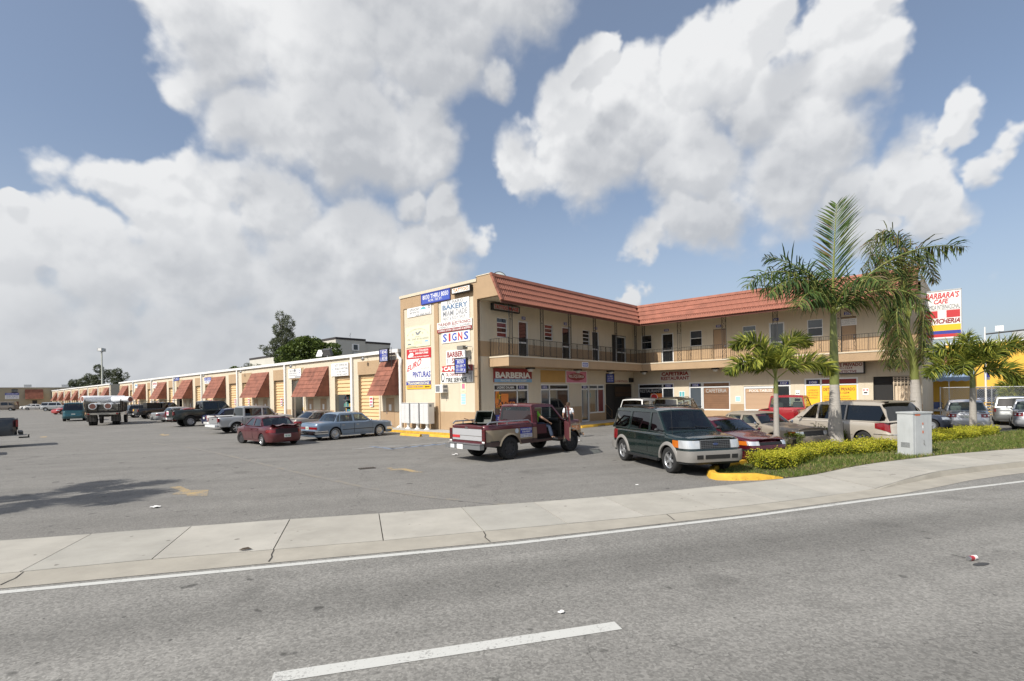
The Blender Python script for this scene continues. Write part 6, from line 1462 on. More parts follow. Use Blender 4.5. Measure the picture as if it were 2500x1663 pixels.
class Car:
    def __init__(s,name,label,cat,S,group=None):
        s.S = S; g = S.get
        s.root = thing(name,label,cat,(0,0,0),0,group)
        s.wb = S['wb']; s.xr = -s.wb/2-S['ro']; s.xf = s.wb/2+S['fo']; s.xm = (s.xr+s.xf)/2; s.Wh = S['w']/2
        s.n = g('n',6.5); s.R = S['R']; s.tw = g('tw',.21); s.P = S['paint']
        s.z0 = S['sill']; s.top = S['top']; s.arR = g('arch',s.R*1.17)
        s.plan = g('plan',[(s.z0,.95),(s.z0+.18,.99),(.62,1.0),(.8,.985),(1.2,.95)])
        s.fin = g('front',[(.2,.06),(.35,.0),(.6,.0),(.72,.06),(1.3,.22)]); s.rin = g('rear',[(.2,.08),(.35,.0),(.65,.0),(.75,.05),(1.3,.16)])
    # surfaces
    def half(s,z): return s.Wh*pl(s.plan,z)
    def aF(s,z): return s.xf-pl(s.fin,z)-s.xm
    def aR(s,z): return s.xm-(s.xr+pl(s.rin,z))
    def side(s,x,z):
        a = s.aF(z) if x > s.xm else s.aR(z); t = min(1,abs(x-s.xm)/a)
        return s.half(z)*(1-t**s.n)**(1/s.n)
    def end(s,y,z,front=True):
        a = s.aF(z) if front else s.aR(z); t = min(1,abs(y)/s.half(z))
        return s.xm+(a if front else -a)*(1-t**s.n)**(1/s.n)
    def ringp(s,th,z,off=0.0):                # th: 0 front centre, 90 left side, 180 rear centre
        c,si = cos(radians(th)),sin(radians(th)); a = (s.aF(z) if c >= 0 else s.aR(z))+off; b = s.half(z)+off
        return Vector((s.xm+a*math.copysign(abs(c)**(2/s.n),c), b*abs(si)**(2/s.n)*(1 if si >= 0 else -1), z))
    def thy(s,y,z,front=True):
        t = asin(min(1,(abs(y)/s.half(z)))**(s.n/2)); d = math.degrees(t); d = d if front else 180-d
        return d if y >= 0 else -d
    def thx(s,x,z):
        a = s.aF(z) if x > s.xm else s.aR(z); c = min(1,abs(x-s.xm)/a)**(s.n/2); return math.degrees(math.acos(math.copysign(c,x-s.xm)))
    def archz(s,x):
        z = s.z0
        for xa in (s.wb/2,-s.wb/2):
            d = abs(x-xa)
            if d < s.arR: z = max(z,s.R+sqrt(s.arR**2-d*d)*1.0)
        return z
    def ztop(s,x): return spl(s.top,x)
    def body(s):
        S = s.S; levels = sorted(set([s.z0,s.z0+.09,.5,.62,.74]+S.get('levels',[])))
        xs = []
        L = s.xf-s.xr
        x = s.xr+.10
        while x < s.xf-.10: xs.append(x); x += .115
        for xa in (s.wb/2,-s.wb/2):
            for i in range(25):
                xs.append(xa-s.arR*cos(pi*i/24))
            xs += [xa-s.arR-.02,xa+s.arR+.02]
        xs += [p[0] for p in s.top[1:-1]] + S.get('xcuts',[])
        xs = sorted(q for q in xs if s.xr+.1 < q < s.xf-.1); xs = [q for i,q in enumerate(xs) if i == 0 or q-xs[i-1] > .006]
        ys = [0,.22,.42,.58,.70,.80]
        st = [('r',y) for y in ys]+[('s',x) for x in xs]+[('f',y) for y in ys[::-1]]
        rt = .075
        rel = [(rt,0.0),(rt*.6,.012),(rt*.3,.03),(rt*.1,.055),(0,.085)]
        rings = []
        def pos(e,z,inset):
            if e[0] == 's':
                x = e[1]; return Vector((x,max(.02,s.side(x,z)-inset),z))
            f = e[0] == 'f'; y = e[1]*s.half(z); x = s.end(y,z,f); return Vector((x-(inset if f else -inset)*.8, y*(1-inset*.35), z))
        def xof(e): return e[1] if e[0] == 's' else (s.xr if e[0] == 'r' else s.xf)
        for zl in levels:
            r = []
            for e in st:
                x = xof(e); zt = s.ztop(x)-rt; zb = s.archz(x) if e[0] == 's' else s.z0
                r.append(pos(e,max(min(zl,zt),min(zb,zt)),0))
            rings.append(r)
        for d,i in rel: rings.append([pos(e,s.ztop(xof(e))-d,i) for e in st])
        zones = S.get('zones')
        k = MB()
        def mz(z):
            if not zones: return s.P
            for zm,m in zones:
                if z < zm: return m
            return zones[-1][1]
        for sg in (1,-1):
            for a in range(len(rings)-1):
                for b in range(len(st)-1):
                    q = [rings[a][b],rings[a][b+1],rings[a+1][b+1],rings[a+1][b]]
                    if (q[0]-q[2]).length < 1e-4 or (q[1]-q[3]).length < 1e-4: continue
                    dh = S.get('doorhole')
                    if dh and sg == dh[0] and dh[1] < sum(p.x for p in q)/4 < dh[2] and sum(p.z for p in q)/4 > dh[3] and st[b][0] == 's' == st[b+1][0]: continue
                    zc = sum(p.z for p in q)/4; q = [(p.x,p.y*sg,p.z) for p in q]
                    k.quad(*(q if sg < 0 else q[::-1]),m=mz(zc))
        bed = S.get('bed'); T = rings[-1]; rows = []
        cr = S.get('crown',.035); cab = S.get('cabx')
        for e,p in zip(st,T):
            x = xof(e); w = p.y; row = []
            if bed and bed[0] < p.x < bed[1]:
                wi = w-.045; zf = bed[2]
                row = [(p.x,y,z) for y,z in ((w,p.z),(wi,p.z),(wi,zf),(wi*.3,zf),(-wi*.3,zf),(-wi,zf),(-wi,p.z),(-w,p.z))]
            else:
                ff = [1,.86,.6,.22,-.22,-.6,-.86,-1]
                row = [(p.x,w*f,p.z+cr*(1-f*f)*(1 if w > .3 else w/.3)) for f in ff]
            rows.append(row)
        for a,(r0,r1) in enumerate(zip(rows,rows[1:])):
            xm = (r0[0][0]+r1[0][0])/2
            inb = bed and bed[0] < xm < bed[1]
            mm = mz(r0[0][2]-.02)
            for b in range(7):
                m_ = mm if not inb or b in (0,6) else S.get('bedmat',mm)
                if cab and cab[0] < xm < cab[1]:
                    if S.get('doorhole'): continue
                    m_ = DARKIN
                if (Vector(r0[b])-Vector(r1[b])).length < 1e-4 and (Vector(r0[b+1])-Vector(r1[b+1])).length < 1e-4: continue
                k.quad(r0[b],r1[b],r1[b+1],r0[b+1],m=m_)
        s.bodyo = k.build('body',s.root,smooth=38)
        k = MB(); zu = s.z0+.05
        k.span((s.xr+.15,-s.Wh+.30,zu-.04),(s.xf-.2,s.Wh-.30,zu+.30),BLK)
        k.tube([(s.wb/2,-s.Wh+.2,s.R),(s.wb/2,s.Wh-.2,s.R)],.045,BLK); k.tube([(-s.wb/2,-s.Wh+.2,s.R),(-s.wb/2,s.Wh-.2,s.R)],.05,BLK)
        for xa in (s.wb/2,-s.wb/2): k.span((xa-s.arR,-s.Wh+.27,s.z0+.1),(xa+s.arR,s.Wh-.27,min(s.R+s.arR+.05,s.ztop(xa)-.08)),BLK)
        k.build('underbody',s.root)
        ty,rm = wheel_meshes(s.R,s.tw,S.get('wheel','alloy')); fr = S.get('front_wheel')
        tyf,rmf = wheel_meshes(s.R,s.tw,fr) if fr else (ty,rm)
        for xa in (s.wb/2,-s.wb/2):
            for sg in (1,-1):
                o = link('wheel',tyf if xa > 0 else ty,s.root); o.location = (xa,sg*(s.Wh*.985-s.tw/2-S.get('track_in',0.0)),s.R)
                o.rotation_euler = (0,random.Random(xa+sg).uniform(0,6) if sg > 0 else random.Random(xa+sg).uniform(0,6),0 if sg > 0 else pi)
                if xa > 0 and S.get('steer'): o.rotation_euler[2] += S['steer']
                link('rim',rmf if xa > 0 else rm,o)
        return s
    def patch(s,name,e0,e1,z0,z1,m,off=.006,parent=None,zt0=None,zt1=None,n=10,label=None,thick=True,nz=2):
        """panel lying on the body's surface between two ring angles; z may differ at the two ends"""
        zb0,zb1 = (z0 if isinstance(z0,tuple) else (z0,z0)); zt0_,zt1_ = (z1 if isinstance(z1,tuple) else (z1,z1))
        k = MB(); rows = []
        for j in range(nz+1):
            row = []
            for i in range(n+1):
                t = i/n; z = lerp(lerp(zb0,zb1,t),lerp(zt0_,zt1_,t),j/nz); row.append(s.ringp(lerp(e0,e1,t),z,off))
            rows.append(row)
        fl = e1 > e0
        k.grid(rows,m,flip=not fl)
        if thick:
            rim = rows[0]+[r[-1] for r in rows[1:]]+rows[-1][-2::-1]+[r[0] for r in rows[-2:0:-1]]
            c = Vector((s.xm,0,0))
            for a,b in zip(rim,rim[1:]+rim[:1]):
                ia = Vector((a.x,a.y,a.z)); 
                def inn(p):
                    d = Vector((p.x-s.xm,p.y,0)); d = Vector((d.x/ max(.5,s.xf-s.xm),d.y/s.Wh,0)); 
                    return p - d.normalized()*(off+.02)
                q = (a,inn(a),inn(b),b); k.quad(*(q if fl else q[::-1]),m=m)
        return k.build(name,parent or s.root,smooth=45,label=label)
    def sidepatch(s,name,x0,x1,zb,zt,m,off,sg,parent=None,label=None,nx=None):
        """panel on a flank; zb / zt may be functions of x"""
        fb = zb if callable(zb) else (lambda x: zb); ft = zt if callable(zt) else (lambda x: zt)
        nx = nx or max(4,int((x1-x0)/.09)); k = MB(); rows = []
        for j in range(5):
            rows.append([(lambda z: Vector((x,sg*(s.side(x,z)+off),z)))(lerp(fb(x),ft(x),j/4)) for x in [lerp(x0,x1,i/nx) for i in range(nx+1)]])
        k.grid(rows,m,flip=sg > 0)
        rim = rows[0]+[r[-1] for r in rows[1:]]+rows[-1][-2::-1]+[r[0] for r in rows[-2:0:-1]]
        for a,b in zip(rim,rim[1:]+rim[:1]):
            q = (a,Vector((a.x,a.y-sg*(off+.01),a.z)),Vector((b.x,b.y-sg*(off+.01),b.z)),b); k.quad(*(q if sg < 0 else q[::-1]),m=m)
        return k.build(name,parent or s.root,smooth=40,label=label)
    def cabin(s):
        S = s.S; C_ = S['cab']; out = C_['outline']; zr = max(z for _,z in out); zb = min(z for _,z in out); P = C_.get('paint') or s.P
        wB,wR = C_['wb'],C_['wr']
        Y = lambda z: wB+(wR-wB)*(z-zb)/(zr-zb)
        s.Y = Y
        wins = C_['wins']; GL = C_.get('glass',GLASSD); G2 = C_.get('glass2',GL)
        opens = C_.get('open',())
        for sg in (1,-1):
            k = MB()
            hs = [w for w in wins]
            o_ = list(out)
            for i,w in enumerate(wins):
                if (sg,i) in opens: hs.remove(w); o_ = o_+[(w[3][0]-.02,zb),w[2],w[1],(w[0][0]+.03,zb)]
            k.poly(o_,lambda a,b,d: (a,sg*(Y(b)-d),b),P,holes=hs,depth=.05)
            o = k.build('pillar_frame',s.root,merge=False)
            for i,w in enumerate(wins):
                if (sg,i) in opens: continue
                k = MB(); k.poly(w,lambda a,b,d: (a,sg*(Y(b)-.018),b),GL if i < 99 else G2)
                k.build('side_window',s.root,merge=False)
                k = MB(); e = .014                       # dark rubber round the pane
                cx = sum(p[0] for p in w)/len(w); cz = sum(p[1] for p in w)/len(w)
                inner = [(cx+(x-cx)*.955,cz+(z-cz)*.94) for x,z in w]
                for a in range(len(w)):
                    b_ = (a+1)%len(w)
                    q = [(w[a][0],sg*(Y(w[a][1])-.013),w[a][1]),(w[b_][0],sg*(Y(w[b_][1])-.013),w[b_][1]),(inner[b_][0],sg*(Y(inner[b_][1])-.013),inner[b_][1]),(inner[a][0],sg*(Y(inner[a][1])-.013),inner[a][1])]
                    k.quad(*(q if sg < 0 else q[::-1]),m=PLAST)
                k.build('window_seal',s.root)
        # roof, windscreen and back window spanning between the flanks
        segs = C_['segs']                     # for each outline edge: 'roof' | 'glass' | None
        cr = C_.get('crown',.05); ff = [1,.93,.8,.5,.17,-.17,-.5,-.8,-.93,1.0*-1]
        def row(x,z,nx,nz): 
            w = Y(z)
            return [Vector((x+nx*cr*(1-abs(f)**2.4),w*f,z+nz*cr*(1-abs(f)**2.4))) for f in ff]
        def nrm(i):
            p,q = out[i],out[(i+1)%len(out)]; d = Vector((q[0]-p[0],q[1]-p[1])).normalized(); return Vector((d.y,-d.x)) if d.x < 0 else Vector((-d.y,d.x))
        seg_rows = {}
        for i,kind in enumerate(segs):
            if kind is None: continue
            p,q = Vector(out[i]),Vector(out[i+1])
            N0 = nrm(i); 
            def nn(j): 
                if 0 <= j < len(segs) and segs[j] is not None: return nrm(j)
                return N0
            def fix(v): 
                return v if v.y > -.2 else -v
            n0 = fix((fix(N0)+fix(nn(i-1))).normalized()); n1 = fix((fix(N0)+fix(nn(i+1))).normalized())
            ts = [0,1] if kind == 'roof' else [0,.07,.93,1]
            rows = [row(*(p.lerp(q,t)),*(n0.lerp(n1,t))) for t in ts]
            k = MB()
            if kind == 'roof':
                k.grid(rows,P); s._roof = getattr(s,'_roof',[]); s._roof.append(rows)
            else:
                for a in range(3):
                    for b in range(9):
                        if a == 1 and 1 <= b <= 7: continue
                        k.quad(rows[a][b],rows[a][b+1],rows[a+1][b+1],rows[a+1][b],m=P if kind == 'glass' else P)
                k.build('window_surround',s.root,smooth=40)
                k = MB(); off = Vector((0,0,-.006))
                k.grid([[v+off for v in rows[1][1:9]],[v+off for v in rows[2][1:9]]],C_.get('wglass',GLASS) if (q-p).length and out[i][0] > s.S.get('midx',0) or out[i+1][0] > s.S.get('midx',0) else C_.get('rglass',GL))
                front = (p.x+q.x)/2 > (out[0][0]+out[-1][0])/2
                k.build('windscreen' if front else 'rear_window',s.root,smooth=60)
                if front:                         # wipers and the black band at the foot of the glass
                    k = MB(); b0 = rows[1]; b1 = rows[2]
                    lo = b0 if b0[4].z < b1[4].z else b1; hi = b1 if lo is b0 else b0
                    for f0,f1 in ((2,4.6),(4.6,7.0)):
                        a_ = lo[int(f0)].lerp(hi[int(f0)],.06); c_ = lo[int(f1)].lerp(hi[int(f1)],.14); up = Vector((.02,0,.025))
                        k.tube([a_+up,c_+up],.012,BLK,4)
                    k.build('wiper',s.root)
        k = MB(); 
        for rows in s._roof: k.grid(rows,P)
        k.build('roof',s.root,smooth=40)
        # dark tray, seats, dashboard, steering wheel
        inn = C_.get('seats',[]); sm = C_.get('seatmat',SEAT)
        for (x,n_) in inn:
            for j in range(n_):
                y = (j-(n_-1)/2)*(s.Wh*.95 if n_ == 2 else s.Wh*.6)
                k = MB(); h = C_.get('seath',.28)
                def rb(c,d,r=.3):
                    rows = []
                    for zz in (-1,-.8,.8,1):
                        e = .82 if abs(zz) == 1 else 1
                        rows.append([(c[0]+d[0]/2*e*cos(a)*(1.15 if abs(cos(a))<.9 else 1)-.12*(c[2]+zz*d[2]/2-zb),c[1]+d[1]/2*e*sin(a)*1.1,c[2]+d[2]/2*zz) for a in [2*pi*q/10 for q in range(10)]])
                    k.grid(rows,sm,closed=True); k.poly([(p[0],p[1]) for p in rows[-1]],lambda a,b,dd: (a,b,rows[-1][0][2]),sm)
                rb((x,y,zb+h/2-.05),(.16,.44,h+.1)); rb((x-.02,y,zb+h+.11),(.10,.25,.15))
                k.build('seat',s.root,smooth=50)
        if C_.get('dash'):
            xd = C_['dash']; k = MB(); k.tube([(xd,-wB*.86,zb+.0),(xd,wB*.86,zb+.0)],.085,PLAST,8); k.build('dashboard',s.root,smooth=50)
            k = MB(); c = Vector((xd-.28,.36,zb+.04)); 
            k.tube([c+Vector((.08*sin(a)*-.5,.18*cos(a),.17*sin(a))) for a in [2*pi*q/16 for q in range(17)]],.015,BLK,5,cap=False); k.build('steering_wheel',s.root,smooth=60)
        return s
    def doors(s,cuts,zb=None,m=None,hz=None,hm=None,open_=()):
        belt = s.S.get('belt'); zb = zb or s.z0+.10
        for sg in (1,-1):
            for i,(x0,x1) in enumerate(cuts):
                if (sg,i) in open_: continue
                fb = lambda x: max(zb,s.archz(x)+.045); ft = lambda x: min(belt,s.ztop(x)-.085)
                s.sidepatch('door_gap_shade',x0-.012,x1+.012,lambda x: fb(x)-.012,lambda x: ft(x)+.008,BLK,.0022,sg)  # black patch under the door's edge, drawn for the shaded gap
                d = s.sidepatch('door',x0,x1,fb,ft,m or s.P,.0065,sg)
                if s.S.get('zones') and not m:
                    d.data.materials.clear(); 
                    zs = [q[1] for q in s.S['zones']]
                    for q in zs: d.data.materials.append(q)
                    for p in d.data.polygons:
                        for j,(zm,_) in enumerate(s.S['zones']):
                            if p.center.z < zm: p.material_index = j; break
                if hz:
                    xh = x0+.16 if True else x1; k = MB(); z = hz; y = sg*(s.side(xh,z)+.02)
                    k.box((xh,y,z),(.17,.03,.035),hm or s.P); k.build('handle',d)
        return s
    def mirrors(s,x,z,m=None,w=.17):
        for sg in (1,-1):
            k = MB(); y = sg*(s.half(z)+.02)
            k.tube([(x,y-sg*.06,z-.04),(x-.02,y+sg*.07,z)],.025,PLAST,6)
            rows = []
            for a in range(7):
                t = a/6; rr = sin(pi*(.08+.84*t))
                rows.append([(x-.02+.055*rr*cos(q),y+sg*(.05+w*t),z+.06*rr*sin(q)) for q in [2*pi*b/10 for b in range(10)]])
            k.grid(rows,m or s.P,closed=True,flip=sg < 0); k.build('mirror',s.root,smooth=60)
        return s
    def lamps(s,front=None,rear=None,fm=None,rm=None):
        """pairs of lamp lenses given as list of (name, th0, th1, z0, z1, material)"""
        for L in (front or [])+(rear or []):
            nm,a,b,z0,z1,m = L[:6]
            for sg in (1,-1): s.patch(nm,a*sg,b*sg,z0,z1,m,.010 if len(L) < 7 else L[6],n=8)
        return s
    def plate(s,front=False,z=.55,y=0,m=None,txt='H73 QLT',w=.31):
        x = s.end(y,z,front)+(.015 if front else -.015); k = MB(); k.box((x,y,z),(.012,w,.155),m or SIGNW)
        o = k.build('number_plate',s.root); d = -1 if not front else 1
        lettering(o,txt,(-w*.42,-.05,w*.42,.045),lambda a,b,dd: (x+d*(.008-dd*0.2),y-d*a*-1 if front else y-a,z+b),GREEN if not front else GREEN,.01)
        return s
    def place(s,loc,ang,scale=.96,pitch=0.0):
        s.root.location = loc; s.root.rotation_euler = (0,pitch,ang); s.root.scale = (scale,)*3; return s
def at_wheels(pa,pxb,L,ya,sgn=1,which='r',near=True):
    """pa = photo point of one wheel's ground contact, pxb = photo column of the other wheel on that flank, L = wheelbase; gives centre and heading"""
    A = gp(*pa); best = None
    for i in range(3600):
        a = 2*pi*i/3600; B = A+Vector((cos(a),sin(a),0))*L*(1 if which == 'r' else -1)
        if B.y < 1: continue
        # project
        x,y = B.x/B.y,(0-CAMH)/B.y; px = 1250+FPX*(cos(ROLL)*x-sin(ROLL)*y)
        e = abs(px-pxb)
        # choose the branch asked for: heading component along the view
        if (sin(a) > 0) != (sgn > 0): continue
        if best is None or e < best[0]: best = (e,a,B)
    a = best[1]; mid = (A+best[2])/2; n = Vector((-sin(a),cos(a),0))
    return mid-n*ya, a                         # ya: signed offset of that flank's contact (left = +)
# ------------------------------------------------------------------ the vehicles of the lot
FL = mat('lens_smoked',(.05,.05,.055),.15,coat=.5)
def sedan(label,P,L=4.45,w=1.71,h=1.42,wb=2.6,R=.30,ro=.98,belt=.93,style='round',glass=GLASSD,wheel='cover',group='parked saloon cars',cat='car',name='sedan_car',fw=None,steer=0,seats=SEAT,rlamp=None,flamp=True,bump=None,seal=True):
    fo = L-wb-ro; boxy = style == 'boxy'
    xf,xr = wb/2+fo, -wb/2-ro
    A = wb/2-.42 if not boxy else wb/2-.55        # windscreen base
    D = -wb/2-.12 if not boxy else -wb/2-.02      # back window base
    hood = [(xf,belt-.24 if not boxy else belt-.17),(xf-.12,belt-.15 if not boxy else belt-.10),(wb/2+.1,belt-.055),(A+.05,belt+.02),(A-.4,belt+.0),(D+.35,belt+.01),(D-.05,belt+.03),(xr+.18,belt+.0 if not boxy else belt-.02),(xr,belt-.05)]
    S = dict(wb=wb,ro=ro,fo=fo,w=w,R=R,sill=.2,paint=P,top=sorted(hood),belt=belt,n=7.0 if not boxy else 11,wheel=wheel,front_wheel=fw,steer=steer,cabx=(D+.1,A-.05),
        plan=[(.2,.93),(.38,.985),(.6,1.0),(.78,.985),(1.0,.95)] if not boxy else [(.2,.97),(.4,1.0),(.8,1.0),(1,.98)],
        front=[(.2,.10),(.34,.01),(.52,.0),(.62,.05),(.8,.12),(1.2,.4)] if not boxy else [(.2,.05),(.36,0),(.52,0),(.6,.06),(.85,.1)],
        rear=[(.2,.12),(.36,.01),(.56,.0),(.66,.04),(.9,.07),(1.2,.2)] if not boxy else [(.2,.06),(.36,0),(.55,0),(.6,.05),(.95,.09)])
    B,Cx = A-.62, D+.52
    if boxy: B,Cx = A-.48, D+.30
    zr = h; b = belt-.005
    out = [(A,b),(B,zr-.075),(B-.22,zr-.03),((B+Cx)/2,zr-.0),(Cx+.2,zr-.03),(Cx,zr-.09),(D,b)]
    if boxy: out = [(A,b),(B,zr-.05),(B-.18,zr-.012),((B+Cx)/2,zr),(Cx+.1,zr-.015),(Cx,zr-.06),(D,b)]
    zt = zr-.10; zb_ = b+.035
    xA = A-.10; sl_ = (A-B)/(zr-.075-b)
    m1 = (A+D)/2+.02
    c1 = A-.13-(zt-zb_)*sl_
    w1 = [(A-.16,zb_),(c1-.02,zt),(m1+.05,zt),(m1+.05,zb_)]
    rl = (Cx-D)/(zr-.09-b)
    dq = D+.40 if not boxy else D+.36
    w2 = [(m1-.05,zb_),(m1-.05,zt),(dq+.06,zt-.005),(dq-.04,zb_)]
    w3 = [(dq-.10,zb_),(dq-.0,zt-.015),(D+.13+(zt-zb_)*rl*.8,zt-.05),(D+.20,zb_)]
    if boxy: w3 = [(dq-.07,zb_),(dq-.01,zt),(dq-.12,zt),(dq-.22,zb_)]
    S['cab'] = dict(outline=out,segs=['glass','roof','roof','roof','roof','glass'],wins=[w1,w2,w3],wb=w/2*.94,wr=w/2*.74,glass=glass,wglass=GLASS,rglass=GLASS if glass is GLASS else GLASSD,seats=[(A-.95,2),(D+.62,2)],dash=A-.22,seatmat=seats)
    c = Car(name,label,cat,S,group).body().cabin()
    c.doors([(m1+.02,A-.02 if not boxy else A+.05),(dq-.05 if boxy else D+.45,m1-.02)],hz=belt-.16,hm=P if not boxy else CHROME)
    c.mirrors(A-.1,belt+.06,P if not boxy else CHROME,.13)
    c.lamps_done = False; c.A,c.D,c.m1 = A,D,m1
    return c
def tail(c,th0,th1,z0,z1,m=REDL,nm='tail_lamp',off=.01): return c.lamps(rear=[(nm,th0,th1,z0,z1,m,off)])
def head(c,th0,th1,z0,z1,m=CLRL,nm='headlamp',off=.01): return c.lamps(front=[(nm,th0,th1,z0,z1,m,off)])
def strip_all(c,z0,z1,m,off=.008,nm='rub_strip',arch=True):
    for sg in (1,-1):
        xs = [(-c.wb/2+c.arR+.03,c.wb/2-c.arR-.03)]
        for a,b in xs: c.sidepatch(nm,a,b,z0,z1,m,off,sg)
    return c
def bumper(c,z0,z1,m,front,off=.03,th=96,nm='bumper'):
    a,b = (-th,th) if front else (180-th,180+th)
    # keep the wrap clear of the wheel openings
    zm = (z0+z1)/2; lim = c.thx(c.wb/2+c.arR+.04 if front else -c.wb/2-c.arR-.04,zm)
    if front: a,b = -lim,lim
    else: a,b = lim,360-lim
    return c.patch(nm,a,b,z0,z1,m,off,n=40,nz=3)

# pale blue boxy saloon by the warehouse end
PBLUE = paint('paint_pale_blue',(.17,.235,.32),.35,.35,.6)
c = sedan('pale blue boxy saloon with chrome bumpers parked by the warehouse end',PBLUE,L=4.98,w=1.84,h=1.41,wb=2.81,R=.325,ro=1.16,belt=.93,style='boxy',wheel='hub',glass=GLASS,seats=mat('blue_seat',(.06,.08,.12),.85))
bumper(c,.36,.52,CHROME,False,.05); bumper(c,.36,.52,CHROME,True,.05); bumper(c,.42,.465,BLK,False,.058,nm='bumper_strip')
strip_all(c,.50,.535,BLK)
c.patch('tail_lamp',180-c.thy(.83,.66)*1.0,180-c.thy(.18,.66),.60,.72,REDL,.012); c.patch('tail_lamp',180+c.thy(.83,.66),180+c.thy(.18,.66),.60,.72,REDL,.012)
c.plate(False,.66,0,txt='H42 RKD'); c.patch('grille',-8,8,.55,.75,CHROME,.012); head(c,14,48,.56,.74)
p,a = at_wheels((818,1073.7),926,2.81*.96,0,1); n_ = Vector((-sin(a),cos(a),0)); c.place(p+n_*.80,a)
BLUECAR = (p+n_*.80,a)
# damaged maroon saloon
MAR = paint('paint_maroon',(.10,.009,.013),.3,.3,.9,dust=.06)
c = sedan('maroon saloon with a smashed boot lid seen from behind',MAR,L=4.42,w=1.70,h=1.40,wb=2.55,R=.29,ro=.98,belt=.93,wheel='alloy',fw='steel',glass=GLASS,steer=.35)
for sg in (1,-1): c.patch('tail_lamp',180-sg*12,180-sg*62,.66,.79,REDL,.012)
c.patch('crumpled_panel',168,192,.62,.84,mat('torn_dark',(.018,.006,.008),.7),.006,n=10)
rn = random.Random(3); k = MB(); rows = []        # buckled boot lid
for i in range(7):
    x = c.xr+.03+.11*i; rows.append([(x+rn.uniform(-.02,.02),-.66+.165*j,c.ztop(max(x,c.xr+.1))+.035+.10*(i<2)*(.6+.4*sin(j*1.7))+rn.uniform(-.02,.025)) for j in range(9)])
k.grid(rows,MAR); k.build('boot_lid',c.root,smooth=35)
c.plate(False,.50,.0,txt='V85 NAF')
p,a = at_wheels((641.2,1089.2),590.8,2.55*.96,0,1); n_ = Vector((-sin(a),cos(a),0)); c.place(p-n_*.74,a)
# grey saloon behind the pale blue one
GREYP = paint('paint_warm_grey',(.26,.235,.21),.5,.32,.7)
c = sedan('warm grey saloon half hidden behind the pale blue boxy one',GREYP,L=4.6,w=1.75,h=1.40,wb=2.67,ro=1.02,belt=.93)
tail(c,180-62,180-20,.64,.80); bumper(c,.3,.5,GREYP,False,.02)
c.place(gp(755,1058)+VX*1.2+UX*.6,YAW+.02)
# navy saloon
NAVY = paint('paint_navy',(.012,.018,.075),.4,.28,1.0)
c = sedan('navy blue saloon with silver wheels parked at the third awning',NAVY,L=4.7,w=1.78,h=1.45,wb=2.7,R=.32,ro=1.02,belt=.95,wheel='white')
tail(c,180-66,180-24,.68,.86); c.plate(False,.72,0)
c.place(gp(512,1042)+VX*1.9+UX*.3,YAW+.04)
NAVYP = c.root.location.copy()
# silver saloon further left
SILV = paint('paint_silver',(.42,.43,.43),.55,.3,.8)
c = sedan('long silver saloon parked among the dark pickups',SILV,L=5.3,w=1.95,h=1.45,wb=2.9,R=.33,ro=1.25,belt=.95,style='boxy',wheel='cover')
tail(c,180-64,180-22,.68,.82); bumper(c,.34,.52,SILV,False,.03)
c.place(gp(383,1030.5)+VX*2.2+UX*.1,YAW+.05)
# dark grey roof beyond the green pickup
DKG = paint('paint_dark_grey',(.03,.032,.035),.4,.3,.9)
c = sedan('dark grey saloon half hidden behind the lifted green pickup',DKG,L=4.6,w=1.75,h=1.47,wb=2.65,belt=.93); tail(c,180-62,180-24,.68,.82)
c.place(gp(440,1031)+VX*2.8,YAW+.03)
RDK = paint('paint_red_dark',(.25,.02,.02),.2,.35,.8)
c = sedan('small red saloon with only its tail showing between silver and green',RDK,L=4.2,w=1.66,h=1.36,wb=2.45,belt=.90); tail(c,180-62,180-24,.64,.78); bumper(c,.3,.45,SIGNW,False,.03)
c.place(gp(410,1031)+VX*2.0,YAW+.02)
# white car nose between the navy and silver pickup
WHP = paint('paint_white',(.66,.66,.64),.05,.3,.9)

